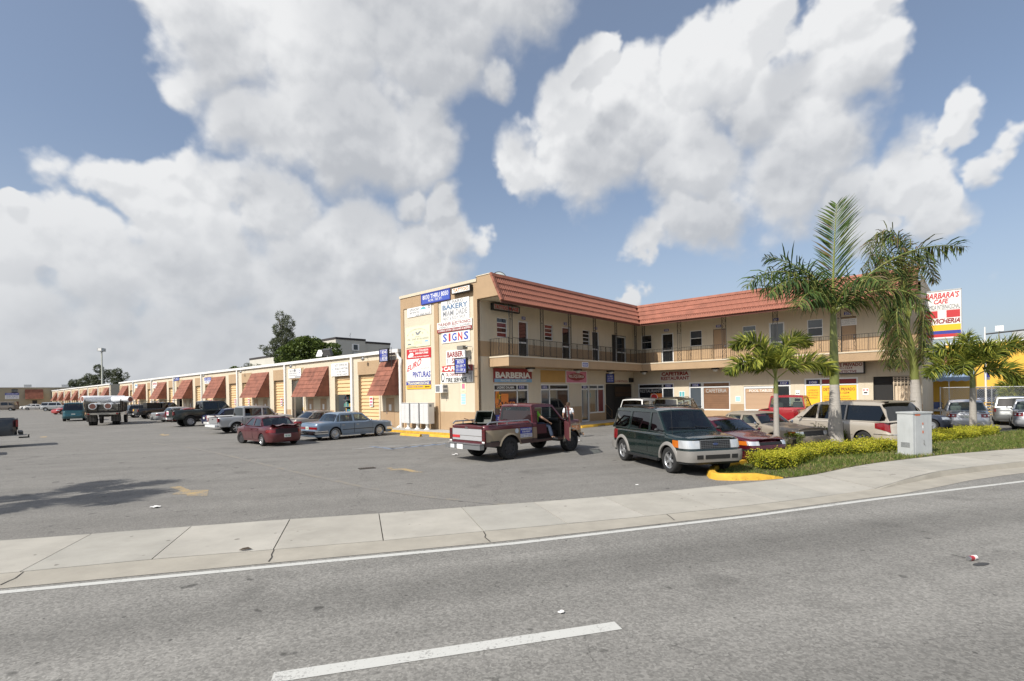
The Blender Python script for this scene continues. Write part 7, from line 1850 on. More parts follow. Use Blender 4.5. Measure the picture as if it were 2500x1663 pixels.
# ---- dark green sport utility in front
GRN = paint('paint_dark_green',(.006,.019,.017),.35,.22,1.0,dust=.05)
CLAD = mat('cladding_grey',(.215,.205,.19),.5,var=.05)
def suv(label,P,L=4.81,w=1.86,h=1.76,wb=2.89,R=.375,ro=.98,belt=1.12,clad=None,glass=GLASSD,name='sport_utility',rack=True,wheel='alloy5',group='sport utilities and vans',sill=.33,lev=(.62,)):
    fo = L-wb-ro; xf,xr = wb/2+fo,-wb/2-ro; A = wb/2-.20
    top = [(xr,belt-.02),(xr+.2,belt),(A-.3,belt),(A+.05,belt+.015),(wb/2+.25,belt-.03),(xf-.22,belt-.075),(xf-.06,belt-.13),(xf,belt-.18)]
    S = dict(wb=wb,ro=ro,fo=fo,w=w,R=R,tw=.25,sill=sill,paint=P,top=top,belt=belt,n=9.0,wheel=wheel,cabx=(xr+.12,A-.05),levels=list(lev)+[.85,.98],
        plan=[(.3,.955),(.5,.985),(.7,1.0),(.95,.995),(1.2,.96)],front=[(.3,.08),(.42,.01),(.66,.0),(.74,.05),(.95,.07),(1.1,.12),(1.3,.3)],rear=[(.3,.08),(.42,.0),(.64,.0),(.72,.06),(1.2,.10)],arch=R*1.19)
    zr = h; b = belt-.005; B = A-.60; D = xr+.16; Cx = D+.22
    out = [(A,b),(B,zr-.07),(B-.22,zr-.02),((B+Cx)/2,zr),(Cx+.1,zr-.02),(Cx,zr-.05),(D,b)]
    zt = zr-.12; zb_ = b+.03; sl_ = (A-B)/(zr-.07-b)
    m1 = .28; m2 = -wb/2+.22+.28
    w1 = [(A-.14,zb_),(A-.12-(zt-zb_)*sl_,zt),(m1+.04,zt),(m1+.04,zb_)]
    w2 = [(m1-.05,zb_),(m1-.05,zt),(m2+.02,zt),(m2-.06,zb_)]
    w3 = [(m2-.17,zb_),(m2-.10,zt),(Cx-.02,zt),(D+.14,zb_)]
    S['cab'] = dict(outline=out,segs=['glass','roof','roof','roof','roof','glass'],wins=[w1,w2,w3],wb=w/2*.935,wr=w/2*.80,glass=glass,wglass=GLASS,rglass=GLASSD,seats=[(A-1.0,2),(-.75,2)],dash=A-.2,crown=.045)
    c = Car(name,label,'sport utility',S,group).body().cabin(); c.A,c.B,c.Cx,c.zr,c.D = A,B,Cx,zr,D
    c.doors([(m1+.0,A-.0),(m2-.05-.1,m1-.03)],zb=sill+.16,hz=belt-.15)
    c.mirrors(A-.16,belt+.10,PLAST,.17)
    if rack:
        k = MB()
        for sg in (1,-1):
            y = sg*w/2*.66; k.tube([(B-.35,y,zr+.01),(B-.5,y,zr+.06),(Cx+.25,y,zr+.06),(Cx+.1,y,zr+.01)],.022,PLAST,6)
        for x in (B-.7,Cx+.5): k.tube([(x,-w/2*.66,zr+.06),(x,w/2*.66,zr+.06)],.018,PLAST,6)
        k.build('roof_rack',c.root,smooth=60)
    return c
c = suv('dark green four-wheel drive with grey cladding facing the street',GRN,h=1.82,wheel='alloy5',glass=GLASSD)
bumper(c,.40,.70,CLAD,True,.055); bumper(c,.34,.42,PLAST,True,.03,nm='air_dam'); bumper(c,.40,.66,CLAD,False,.055)
for sg in (1,-1):                                 # wheel-arch flares
    for xa in (c.wb/2,-c.wb/2):
        k = MB(); rows = []
        for i in range(23):
            t = pi*(-.04+1.08*i/22); r0,r1 = c.arR-.012,c.arR+.085
            row = []
            for r,o in ((r0,-.02),(r0,.035),(r1-.02,.03),(r1,.004)):
                x = xa-r*cos(t); z = max(c.z0+.06,c.R+r*sin(t)); row.append((x,sg*(c.side(min(max(x,c.xr+.03),c.xf-.03),z)+o),z))
            rows.append(row)
        k.grid(rows,CLAD,flip=sg < 0); k.build('wheel_flare',c.root,smooth=50)
    c.sidepatch('running_board',-c.wb/2+c.arR+.08,c.wb/2-c.arR-.08,.30,.37,PLAST,.09,sg)
    c.patch('headlamp',sg*c.thy(.48,.85),sg*62,.765,.985,CLRL,.012,n=8); c.patch('turn_lamp',sg*62,sg*76,.775,.97,AMBL,.012,n=4)
    c.patch('tail_lamp',180-sg*72,180-sg*40,.74,1.06,REDL,.012)
tg = c.thy(.47,.88)
c.patch('grille',-tg,tg,.76,1.0,mat('grille_grey',(.16,.165,.165),.4,metal=.4),.014,n=14)
k = MB()
for j in range(5):
    for i in range(13):
        y = -.42+.07*i; z = .785+.045*j; k.box((c.end(y,z)+.016,y,z),(.012,.055,.028),BLK)
k.build('grille_slots',c.root,kind='stuff')
k = MB(); k.lathe([(.001,.012),(.05,.01),(.055,0)],mat('badge_blue',(.04,.06,.14),.3),18); o_ = k.build('badge',c.root,smooth=50); o_.rotation_euler=(0,pi/2,0); o_.location = (c.end(0,.88)+.025,0,.88); o_.scale=(.62,1.5,1)
tq = c.thy(.36,.55); c.patch('air_intake',-tq,tq,.49,.60,BLK,.06,n=10)
for sg in (1,-1): c.patch('fog_recess',sg*c.thy(.42,.55),sg*c.thy(.60,.55),.49,.60,BLK,.06,n=4)
k = MB(); k.tube([(c.A+.25,-.80,1.10),(c.A+.2,-.81,2.0)],.006,BLK,4); k.build('aerial',c.root)
for y in (.3,-.3):
    pass
p,a = at_wheels((1638.5,1155),1524,2.89*.96,0,-1,'f'); n_ = Vector((-sin(a),cos(a),0)); 
c.place(p+n_*.80,a,.945)
SUVP = (p+n_*.80,a)
# maroon compact beside it and the tan boxy saloon
MAR2 = paint('paint_wine',(.085,.006,.014),.35,.25,1.0,dust=.05)
c = sedan('wine red compact saloon facing the street beside the dark green vehicle',MAR2,L=4.15,w=1.66,h=1.37,wb=2.40,R=.285,ro=.92,belt=.92,glass=GLASSD,wheel='dark',seats=SEAT)
for sg in (1,-1): c.patch('headlamp',sg*c.thy(.46,.68),sg*46,.615,.735,CLRL,.012); c.patch('turn_lamp',sg*46,sg*72,.615,.735,AMBL,.012)
tq = c.thy(.44,.68); c.patch('grille',-tq,tq,.62,.70,BLK,.012); bumper(c,.44,.50,BLK,True,.012,nm='bumper_strip'); bumper(c,.24,.56,MAR2,True,.006)
wp = gp(1790,1131.5); aa = SUVP[1]+.12; f_ = Vector((cos(aa),sin(aa),0)); n_ = Vector((-sin(aa),cos(aa),0))
c.place(wp - f_*1.2*.96 + n_*.72,aa)
TANP = paint('paint_tan',(.33,.28,.215),.3,.4,.5,dust=.15)
c = sedan('faded tan boxy saloon with a patchy bonnet behind the small palm',TANP,L=4.85,w=1.77,h=1.38,wb=2.66,R=.31,ro=1.08,belt=.93,style='boxy',wheel='cover',glass=GLASS,seats=SEATT)
for sg in (1,-1): c.patch('headlamp',sg*c.thy(.52,.68),sg*c.thy(.80,.68),.60,.74,CLRL,.012); c.patch('turn_lamp',sg*c.thy(.81,.68),sg*66,.60,.74,AMBL,.012)
tq = c.thy(.5,.68); c.patch('grille',-tq,tq,.58,.75,BLK,.014); bumper(c,.36,.54,mat('bumper_tan',(.23,.20,.16),.5),True,.05)
aa = SUVP[1]+.14; f_ = Vector((cos(aa),sin(aa),0)); n_ = Vector((-sin(aa),cos(aa),0))
c.place(Vector((9.75,20.2,0)),aa)
# silver saloons on the right
SILV2 = paint('paint_silver_bright',(.50,.51,.53),.5,.28,.9,dust=.03)
def corolla(label,loc,ang):
    c = sedan(label,SILV2,L=4.53,w=1.72,h=1.53,wb=2.6,R=.305,ro=.98,belt=.99,glass=GLASS,seats=mat('beige_seat',(.36,.35,.31),.85),wheel='alloy')
    for sg in (1,-1):
        c.patch('tail_lamp',180-sg*c.thy(.48,.78,False) if False else 180-sg*(180-c.thy(.46,.80,False)),180-sg*62,.72,.89,REDL,.014,n=8)
        for yy in (.58,.72):
            th = 180-c.thy(yy,.8,False); q = c.ringp(180-sg*th,.80,.02); k = MB(); k.lathe([(.001,.012),(.035,.01),(.045,0)],CLRL,12); o = k.build('reverse_lamp',c.root,smooth=50); o.location=q; o.rotation_euler=(0,-pi/2,0)
    c.plate(False,.74,0,txt='F16 WTB'); 
    k = MB(); k.box((c.end(0,.74,False)-.004,0,.74),(.012,.62,.2),SILV2); k.build('plate_recess',c.root)
    bumper(c,.30,.52,SILV2,False,.03); c.place(loc,ang); return c
a_ = SUVP[1]
f1,f2 = gp(2318,1050.5),gp(2402,1051)
p1 = gp(2361,1051); hd = atan2(p1.y,p1.x)+.08
corolla('bright silver saloon seen from behind next to the thin palm',p1+Vector((cos(hd),sin(hd),0))*1.25,hd)
p1 = gp(2527,1049); hd = atan2(p1.y,p1.x)+.06
corolla('bright silver saloon cut off by the right edge of the view',p1+Vector((cos(hd),sin(hd),0))*1.25,hd)
# hidden dark blue nose behind the cabinet
DKB = paint('paint_slate_blue',(.05,.06,.09),.4,.3,.9)
c = sedan('slate blue saloon with only its nose showing behind the utility cabinet',DKB,L=4.4,w=1.7,h=1.36,wb=2.55,belt=.88)
head(c,22,60,.6,.72); c.place(gp(2240,1052)+Vector((-.3,.9,0)),-.50)

# ---- gold minivan
GOLD = paint('paint_champagne',(.56,.50,.415),.35,.32,.8,dust=.06)
def minivan(label,P,L=5.09,w=1.98,h=1.74,wb=3.03,R=.33,ro=1.06,belt=1.02):
    fo = L-wb-ro; xf,xr = wb/2+fo,-wb/2-ro; A = wb/2+.22
    top = [(xr,belt-.02),(xr+.25,belt),(A-.3,belt),(A,belt+.0),(xf-.35,belt-.16),(xf-.1,belt-.26),(xf,belt-.34)]
    S = dict(wb=wb,ro=ro,fo=fo,w=w,R=R,sill=.23,paint=P,top=top,belt=belt,n=7.5,wheel='alloy',cabx=(xr+.12,A-.05),levels=[.85],
        plan=[(.2,.94),(.4,.985),(.65,1.0),(.9,.985),(1.1,.955)],rear=[(.2,.1),(.38,.0),(.6,.0),(.68,.05),(1.1,.10)])
    zr = h; b = belt-.005; B = A-1.05; D = xr+.12; Cx = D+.42
    out = [(A,b),(B+.3,zr-.19),(B,zr-.07),(B-.35,zr-.02),((B+Cx)/2,zr),(Cx+.2,zr-.012),(Cx,zr-.05),(D,b)]
    zt = zr-.13; zb_ = b+.03
    m1,m2 = .55,-.72
    w1 = [(A-.42,zb_),(A-.52,zb_+.10),(B+.10,zt-.02),(B-.02,zt),(m1+.05,zt),(m1+.05,zb_)]
    w2 = [(m1-.04,zb_),(m1-.04,zt),(m2+.03,zt),(m2+.03,zb_)]
    w3 = [(m2-.03,zb_),(m2-.03,zt),(Cx-.02,zt-.01),(Cx-.22,zt-.14),(D+.10,zb_+.16),(D+.14,zb_+.03),(D+.3,zb_)]
    S['cab'] = dict(outline=out,segs=['glass','glass','roof','roof','roof','roof','glass'],wins=[w1,w2,w3],wb=w/2*.935,wr=w/2*.76,glass=GLASSD,wglass=GLASS,rglass=GLASSD,seats=[(A-1.35,2)],dash=A-.5,crown=.05)
    c = Car('minivan',label,'minivan',S,'sport utilities and vans').body().cabin(); c.A,c.D,c.Cx,c.zr = A,D,Cx,zr
    c.doors([(m1,A-.35),(m2,m1-.03)],zb=.36,hz=belt-.16); c.mirrors(A-.45,belt+.08,P,.16)
    return c
c = minivan('champagne gold minivan with dark windows parked behind the tall palm',GOLD)
for sg in (1,-1):
    c.patch('tail_lamp',180-sg*28,180-sg*66,(.66,.80),(1.02,.98),REDL,.014,n=8,nz=3); continue
    k = MB(); pts = []
    for th,z in ((22,1.0),(30,1.03),(52,1.02),(66,.97),(70,.9),(60,.80),(46,.71),(32,.66),(26,.70),(22,.85)): pts.append(c.ringp(180-sg*th,z,.016))
    ctr = sum(pts,Vector())/len(pts)
    for q,r_ in zip(pts,pts[1:]+pts[:1]): k.quad(*( (ctr,q,r_) if sg < 0 else (ctr,r_,q)),m=REDL)
    k.build('tail_lamp',c.root,smooth=60)
    k = MB(); q = c.ringp(180-sg*44,.985,.022); q2 = c.ringp(180-sg*62,.96,.022); k.tube([q,q2],.03,SIGNW,6); k.build('reverse_lamp',c.root,smooth=60)
k = MB(); k.grid([[(c.Cx+.12,y,c.zr+.0) for y in (-.62,-.3,.3,.62)],[(c.Cx-.22,y,c.zr+.035-.02*abs(y)) for y in (-.62,-.3,.3,.62)],[(c.Cx-.2,y,c.zr-.03) for y in (-.62,-.3,.3,.62)],[(c.Cx+.1,y,c.zr-.05) for y in (-.62,-.3,.3,.62)]],GOLD); k.build('spoiler',c.root,smooth=40)
bumper(c,.32,.58,GOLD,False,.04); bumper(c,.58,.605,CHROME,False,.045,nm='bumper_strip'); strip_all(c,.52,.575,GOLD,.014)
k = MB(); k.tube([(c.D-.02,.1,c.S['belt']+.12),(c.D+.02,-.3,c.S['belt']+.16)],.012,BLK,4); k.build('rear_wiper',c.root)
MVA = radians(180-24)
c.place(Vector((13.13,20.15,0)),radians(105),.98)
MV = c

# ---- pickups
def pickup(label,P,L=5.3,w=1.95,h=1.78,wb=3.2,R=.37,ro=1.1,belt=1.12,cabl=1.35,sill=.42,zones=None,wheel='truck',glass=GLASSD,cabp=None,tw=.27,bedz=.72,crew=0,detail=True,name='pickup_truck',levels=(),open_=(),group='pickup trucks',rear_open=False,n=12,bedmat=None):
    fo = L-wb-ro; xf,xr = wb/2+fo,-wb/2-ro; A = wb/2-.38; B = A-.52; D = A-.52-cabl-.0
    top = [(xr,belt-.02),(xr+.06,belt),(D,belt),(A-.2,belt),(A+.05,belt+.02),(wb/2+.3,belt+.0),(xf-.12,belt-.06),(xf,belt-.13)]
    S = dict(wb=wb,ro=ro,fo=fo,w=w,R=R,tw=tw,sill=sill,paint=P,top=top,belt=belt,n=n,wheel=wheel,zones=zones,levels=list(levels)+[.85]+([sill+.09] if open_ else []),cabx=(D+.05,A-.05),bed=(xr+.07,D-.10,bedz),xcuts=[xr+.105,xr+.11,D-.105,D-.095,D-.1,D+.14,A+.02],bedmat=bedmat or DARKIN,crown=.03,doorhole=((-1,D+.14,A+.02,sill+.09) if open_ else None),
        plan=[(.3,.975),(.5,.995),(.8,1.0),(1.2,.975)],front=[(.3,.06),(.45,0),(.62,.0),(.68,.07),(1.2,.10)],rear=[(.3,.03),(.45,.02),(1.2,.0)],arch=R*1.2)
    zr = h; b = belt-.005
    out = [(A,b),(B,zr-.06),(B-.16,zr-.015),((B+D)/2,zr),(D+.12,zr-.012),(D+.05,zr-.06),(D,b)]
    zt = zr-.12; zb_ = b+.03; sl_ = (A-B)/(zr-.06-b)
    if crew: 
        m1 = (A+D)/2+.12
        wins = [[(A-.12,zb_),(A-.12-(zt-zb_)*sl_,zt),(m1+.05,zt),(m1+.05,zb_)],[(m1-.05,zb_),(m1-.05,zt),(D+.14,zt),(D+.12,zb_)]]
        cuts = [(m1,A+.02),(D+.12,m1-.03)]
    else:
        wins = [[(A-.12,zb_),(A-.12-(zt-zb_)*sl_,zt),(D+.22,zt),(D+.20,zb_)]]; cuts = [(D+.14,A+.02)]
    S['cab'] = dict(outline=out,segs=['glass','roof','roof','roof','roof','glass'],wins=wins,wb=w/2*.93,wr=w/2*.79,glass=glass,wglass=GLASS,rglass=glass,seats=[(D+.45,2)] if not crew else [(A-.95,2),(D+.3,2)],dash=A-.15,paint=cabp,crown=.035,open=open_,seath=.34)
    c = Car(name,label,'pickup truck',S,group).body().cabin(); c.A,c.B,c.D = A,B,D
    c.doors(cuts,zb=sill+.08,hz=belt-.16,hm=PLAST,open_=open_); c.mirrors(A-.08,belt+.08,PLAST,.18)
    for sg in (1,-1): c.sidepatch('bed_gap',D-.085,D-.06,sill+.05,belt-.04,BLK,.003,sg)
    k = MB(); zt_ = belt-.03
    k.quad((xr-.004,-w*.37,bedz-.05),(xr-.004,w*.37,bedz-.05),(xr-.004,w*.37,zt_),(xr-.004,-w*.37,zt_),m=P)
    return c
# two-tone pickup with its door open
TT1 = paint('paint_truck_maroon',(.095,.010,.016),.25,.3,.8); TT2 = paint('paint_truck_tan',(.33,.265,.18),.3,.4,.6,dust=.08); TT3 = paint('paint_truck_brown',(.075,.045,.04),.2,.5,.5)
c = pickup('two-tone maroon and tan pickup with its near door standing open',TT1,L=5.15,w=1.98,h=1.86,wb=3.24,R=.395,ro=1.1,belt=1.22,cabl=1.18,sill=.50,zones=[(.66,TT3),(1.05,TT2),(9,TT1)],levels=(.66,1.05),wheel='steel',tw=.30,glass=GLASS,open_=((-1,0),),cabp=TT1,bedz=.85)
TTc = c
k = MB(); xr = c.xr                               # tailgate with its bands
for z0,z1,m in ((1.10,1.19,TT1),(.86,1.09,mat('tailgate_silver',(.55,.55,.56),.35,metal=.4)),(.70,.85,MATS['tailgate_silver']),(.60,.69,TT1)): k.box((xr-.004,0,(z0+z1)/2),(.03,1.60,z1-z0-.006),m)
tg_ = k.build('tailgate',c.root)
k = MB(); k.box((xr-.025,.58,.82),(.015,.40,.09),RED); k.box((xr-.024,0,1.14),(.02,.14,.035),CHROME); k.build('trim',tg_)
for sg in (1,-1):
    k = MB(); k.box((xr-.006,sg*.885,.86),(.05,.15,.46),mat('red_lens_dark',(.085,.008,.010),.2,coat=.5)); t_ = k.build('tail_lamp',c.root)
    k = MB(); 
    for j in range(4): k.box((xr-.033,sg*.885,.72+.1*j),(.006,.15,.012),BLK)
    k.box((xr-.033,sg*.885,.665),(.006,.13,.05),SIGNW); k.build('lamp_ribs',t_)
    c.patch('turn_lamp',sg*60,sg*82,.80,.98,AMBL,.012,n=4)
    k = MB(); k.tube([(xr+.10,sg*.93,1.23),(xr+.2,sg*.93,1.31),(c.D-.25,sg*.93,1.31),(c.D-.12,sg*.93,1.23)],.026,STEEL,8)
    for x in (xr+.55,xr+1.0): k.tube([(x,sg*.93,1.2),(x,sg*.93,1.31)],.02,STEEL,6)
    k.build('bed_rail',c.root,smooth=60)
    for xa in (c.wb/2,-c.wb/2):                   # rolled arch lips
        k = MB(); rows = []
        for i in range(21):
            t = pi*i/20; rows.append([(xa-r*cos(t),sg*(c.side(min(max(xa-r*cos(t),c.xr+.03),c.xf-.03),max(c.z0,c.R+r*sin(t)))+o),max(c.z0,c.R+r*sin(t))) for r,o in ((c.arR-.01,-.01),(c.arR-.01,.025),(c.arR+.05,.004))])
        k.grid(rows,TT2,flip=sg < 0); k.build('arch_lip',c.root,smooth=50)
    c.sidepatch('trim_line',-c.wb/2-c.arR-.4,-c.wb/2-c.arR-.05,.655,.685,BLK,.008,sg); c.sidepatch('trim_line',c.wb/2+c.arR+.05,c.xf-.2,.655,.685,BLK,.008,sg)
k = MB(); k.box((xr-.15,0,.50),(.18,1.90,.14),STEEL); k.box((xr-.11,0,.60),(.20,1.84,.03),STEEL); k.box((xr-.13,0,.43),(.1,1.7,.03),PLAST); bp_ = k.build('step_bumper',c.root)
k = MB(); k.box((xr-.245,.1,.50),(.012,.32,.16),SIGNW); k.box((xr-.245,.52,.5),(.01,.22,.13),ALU); k.build('number_plate',bp_)
bumper(c,.50,.68,CHROME,True,.06)
k = MB(); k.box((c.D+.04,0,1.835),(.03,.2,.03),mat('brake_lamp',(.35,.3,.28),.4)); k.build('roof_lamp',c.root)
sr = thing('magnet_sign','blue and white warehouses for rent notice on the side of the two-tone pickup','sign')
xs_ = -.88; k = MB(); k.quad(*[(x,-(c.side(x,z)+.012),z) for x,z in ((xs_-.28,.72),(xs_+.30,.72),(xs_+.30,1.06),(xs_-.28,1.06))],m=BLUE); k.quad(*[(x,-(c.side(x,z)+.014),z) for x,z in ((xs_-.28,.72),(xs_+.30,.72),(xs_+.30,.85),(xs_-.28,.85))],m=SIGNW); k.build('board',sr)
T3 = lambda a,b,d: (a,-(c.side(a,b)+.018),b)
for s_t,q,m_ in (('WAREHOUSES',(xs_-.26,.97,xs_+.28,1.035),SIGNW),('FOR RENT',(xs_-.18,.885,xs_+.22,.945),SIGNW),('305-828-2200',(xs_-.26,.79,xs_+.28,.835),BLUE),('305-219-0800',(xs_-.26,.735,xs_+.28,.775),BLUE)): lettering(sr,s_t,q,T3,m_,.015)
k = MB(); k.poly(ell(-1.32,.97,.085,.085,20),lambda a,b,d:(a,-(c.side(a,b)+.014),b),mat('sticker_pale',(.5,.55,.6),.4)); k.build('round_sticker',c.root,merge=False)
# the open door
hx = c.A+.0; hy = -(c.side(c.A,.9)); dl = c.A-(c.D+.14)
dr = bpy.data.objects.new('open_door',None); COL.objects.link(dr); dr.parent = c.root; dr.location = (hx,hy-.0,0); dr.rotation_euler = (0,0,radians(46)); dr['label'] = 'near door standing open'
k = MB(); zs_ = [(.56,.66,TT3),(.66,1.05,TT2),(1.05,1.20,TT1)]
for z0,z1,m in zs_: k.span((-dl,-.035,z0),(-.02,.0,z1),m)
k.span((-dl+.02,.002,.58),(-.04,.05,1.18),mat('door_card',(.10,.02,.025),.7)); k.build('door_shell',dr)
k = MB(); zz = [(-.12,1.2),(-.50,1.76),(-dl+.06,1.76),(-dl+.04,1.2)]
for p_,q_ in ((0,1),(1,2),(2,3)): k.tube([(zz[p_][0],-.02-.10*(zz[p_][1]-1.2)*-1,zz[p_][1]),(zz[q_][0],-.02+.10*(zz[q_][1]-1.2),zz[q_][1])],.03,TT1,6)
k.build('window_frame',dr)
k = MB(); k.quad((-.14,-.02,1.2),(-.5,.035,1.75),(-dl+.08,.035,1.75),(-dl+.06,-.02,1.2),m=GLASS); k.build('door_glass',dr)
k = MB(); k.box((-.16,-.20,1.33),(.08,.18,.24),PLAST); k.tube([(-.12,-.03,1.2),(-.16,-.18,1.25)],.02,CHROME); k.build('mirror',dr)
p,a = at_wheels((1239,1121.5),1389,3.24*.985,0,1); n_ = Vector((-sin(a),cos(a),0)); c.place(p+n_*.80,a,.985)
TTP = (c.root.location.copy(),a)
sr.matrix_world = Matrix.Translation(TTP[0]) @ Matrix.Rotation(a,4,'Z') @ Matrix.Scale(.985,4)
# plastic bin lying in its bed
bi = thing('plastic_bin','dark green plastic crate tipped over the side of the two-tone bed','bin',(0,0,0))
BG = mat('bin_green',(.012,.022,.016),.5); k = MB()
for j,(s0,z) in enumerate(((.36,0),(.30,.55))): pass
r0 = [(-.40,-.28,0),(.40,-.28,0),(.40,.28,0),(-.40,.28,0)]; r1 = [(-.32,-.22,.5),(.32,-.22,.5),(.32,.22,.5),(-.32,.22,.5)]; ri = [(-.37,-.25,0),(.37,-.25,0),(.37,.25,0),(-.37,.25,0)]; rb_ = [(-.3,-.2,.47),(.3,-.2,.47),(.3,.2,.47),(-.3,.2,.47)]
k.grid([ri[::1],r0,r1],BG,closed=True); k.quad(*r1,m=BG); k.grid([ri,rb_],BG,closed=True,flip=True); k.quad(*rb_,m=BG); k.build('shell',bi)
k = MB(); k.tube([r0[0],r0[1],r0[2],r0[3],r0[0]],.022,mat('bin_rim',(.05,.06,.055),.5),6); k.build('rim',bi)
bi.matrix_world = Matrix.Translation(TTP[0]) @ Matrix.Rotation(a,4,'Z') @ Matrix.Translation((-1.85,.12,1.42)) @ Matrix.Rotation(radians(20),4,'Z') @ Matrix.Rotation(radians(116),4,'Y') @ Matrix.Rotation(radians(90),4,'Z') @ Matrix.Scale(.82,4)
bk = thing('broom_stick','brown broom stick poking out of the two-tone bed','stick',(0,0,0)); k = MB(); k.tube([(-2.45,.45,1.4),(-1.6,.1,1.05)],.014,mat('stick_brown',(.2,.1,.05),.7),6); k.build('stick',bk); bk.matrix_world = Matrix.Translation(TTP[0]) @ Matrix.Rotation(a,4,'Z')

# silver crew-cab pickup
SILT = paint('paint_truck_silver',(.40,.41,.42),.5,.32,.8)
def rear_dress(c,P,bump=STEEL,lampz=(.78,1.02),lw=.13,lm=REDL):
    xr,w = c.xr,c.Wh*2; b = c.S['belt']
    k = MB(); k.box((xr-.004,0,(b+c.S['sill']+.2)/2+.02),(.03,w-.36,b-c.S['sill']-.26),P); tg = k.build('tailgate',c.root)
    k = MB(); k.box((xr-.022,0,b-.14),(.012,.2,.06),PLAST); k.build('handle',tg)
    for sg in (1,-1):
        k = MB(); k.box((xr+.02,sg*(w/2-.075),(lampz[0]+lampz[1])/2),(.09,lw+.035,lampz[1]-lampz[0]),lm); k.build('tail_lamp',c.root)
    k = MB(); k.box((xr-.12,0,c.S['sill']+.08),(.16,w-.08,.15),bump); bb = k.build('step_bumper',c.root); k = MB(); k.box((xr-.205,0,c.S['sill']+.09),(.012,.3,.13),SIGNW); k.build('number_plate',bb)
    bumper(c,c.S['sill']+.0,c.S['sill']+.2,bump,True,.05)
    return c
c = pickup('silver double-cab pickup beside the damaged maroon car',SILT,L=5.1,w=1.80,h=1.74,wb=3.1,R=.36,ro=1.12,belt=1.08,cabl=1.75,sill=.44,crew=1,glass=GLASSD,wheel='alloy'); rear_dress(c,SILT,ALU)
for sg in (1,-1):
    k = MB(); rows = []
    for xa in (-c.wb/2,c.wb/2):
        rows = []
        for i in range(21):
            t = pi*i/20; rows.append([(xa-r*cos(t),sg*(c.side(min(max(xa-r*cos(t),c.xr+.03),c.xf-.03),max(c.z0,c.R+r*sin(t)))+o),max(c.z0,c.R+r*sin(t))) for r,o in ((c.arR-.01,-.01),(c.arR-.01,.06),(c.arR+.09,.05),(c.arR+.1,.0))])
        k.grid(rows,SILT,flip=sg < 0)
    k.build('wheel_flare',c.root,smooth=50)
fl_c = gp(554.6,1055.4); ang = YAW+.03; f_ = Vector((cos(ang),sin(ang),0)); n_ = Vector((-sin(ang),cos(ang),0))
c.place(fl_c + f_*3.1/2*.96 - n_*.70,ang)
# white pickup beyond it
c = pickup('white pickup mostly hidden beyond the silver double cab',WHP,L=5.2,w=1.85,h=1.62,wb=3.1,R=.34,ro=1.1,belt=1.05,cabl=1.1,sill=.42,glass=GLASS,wheel='steel'); rear_dress(c,WHP,WHP)
c.place(gp(532,1049)+VX*2.2+UX*.4,YAW+.03)
# lifted dark green extended-cab pickup
DGR = paint('paint_black_green',(.010,.018,.015),.35,.28,.9)
c = pickup('lifted black-green extended-cab pickup with big tyres',DGR,L=5.9,w=2.0,h=2.10,wb=3.6,R=.44,ro=1.25,belt=1.38,cabl=1.75,sill=.62,crew=1,glass=GLASSD,wheel='truck',tw=.32,bedz=1.0); rear_dress(c,DGR,STEEL,(1.0,1.28),.15)
k = MB(); k.box((c.xr-.03,.30,1.15),(.012,.5,.36),SIGNW); k.box((c.xr-.037,.30,1.15),(.006,.4,.2),PINK); k.build('tailgate_sticker',c.root)
c.place(gp(440,1041.5)+VX*2.15-UX*.02,YAW+.04)
# black rack pickup and its neighbour
c = pickup('black pickup with a lumber rack and a yellow tailgate tag',DGR if False else paint('paint_black',(.010,.010,.012),.3,.3,.9),L=5.7,w=2.0,h=1.92,wb=3.5,R=.39,ro=1.2,belt=1.25,cabl=1.3,sill=.52,crew=0,wheel='alloy',bedz=.9); rear_dress(c,MATS['paint_black'],PLAST,(.9,1.16),.15)
k = MB()
for x in (c.xr+.15,c.xr+.95,c.D-.2):
    k.tube([(x,-.92,1.2),(x,-.92,2.0),(x,-.8,2.12),(x,.8,2.12),(x,.92,2.0),(x,.92,1.2)],.028,IRON,6)
for sg in (1,-1): k.tube([(c.xr+.1,sg*.86,2.12),(c.A+.3,sg*.86,2.12)],.028,IRON,6)
k.tube([(c.A+.2,-.86,2.12),(c.A+.2,.86,2.12)],.028,IRON,6); k.build('lumber_rack',c.root,smooth=60)
k = MB(); k.box((c.xr-.03,.5,1.05),(.012,.28,.2),YEL); k.build('tailgate_tag',c.root)
k = MB(); k.span((c.xr+1.0,-.7,1.2),(c.D-.2,.7,1.9),DARKIN); k.box((c.D-.5,.3,2.0),(.7,.5,.12),SIGNW); k.build('tool_load',c.root)
c.place(gp(343,1023)+VX*2.3+UX*.0,YAW+.06)
c = suv('dark sport utility half hidden behind the loaded flatbed lorry',MATS['paint_black'],L=4.6,w=1.8,h=1.62,wb=2.7,R=.34,belt=1.05,sill=.3,lev=(.55,)); c.patch('tail_lamp',180-80,180-40,.7,1.0,REDL,.012); bumper(c,.4,.55,STEEL,False,.04)
c.place(gp(318,1021)+VX*2.0+UX*1.2,YAW+.02)
# teal van
TEAL = paint('paint_teal',(.012,.085,.105),.35,.3,.8)
c = suv('teal van driving away across the far lot',TEAL,L=4.8,w=1.90,h=1.95,wb=2.9,R=.34,ro=.95,belt=1.10,sill=.28,rack=False,name='van',lev=(.55,),wheel='cover')
c.root['category'] = 'van'
for sg in (1,-1): c.patch('tail_lamp',180-sg*78,180-sg*50,.65,1.0,REDL,.012)
bumper(c,.34,.52,TEAL,False,.05); c.plate(False,.72,0)
pp = gp(182,1028); hd = atan2(pp.y,pp.x)-.10; c.place(pp+Vector((cos(hd),sin(hd),0))*1.45+Vector((.0,0,0)),hd,1.02)
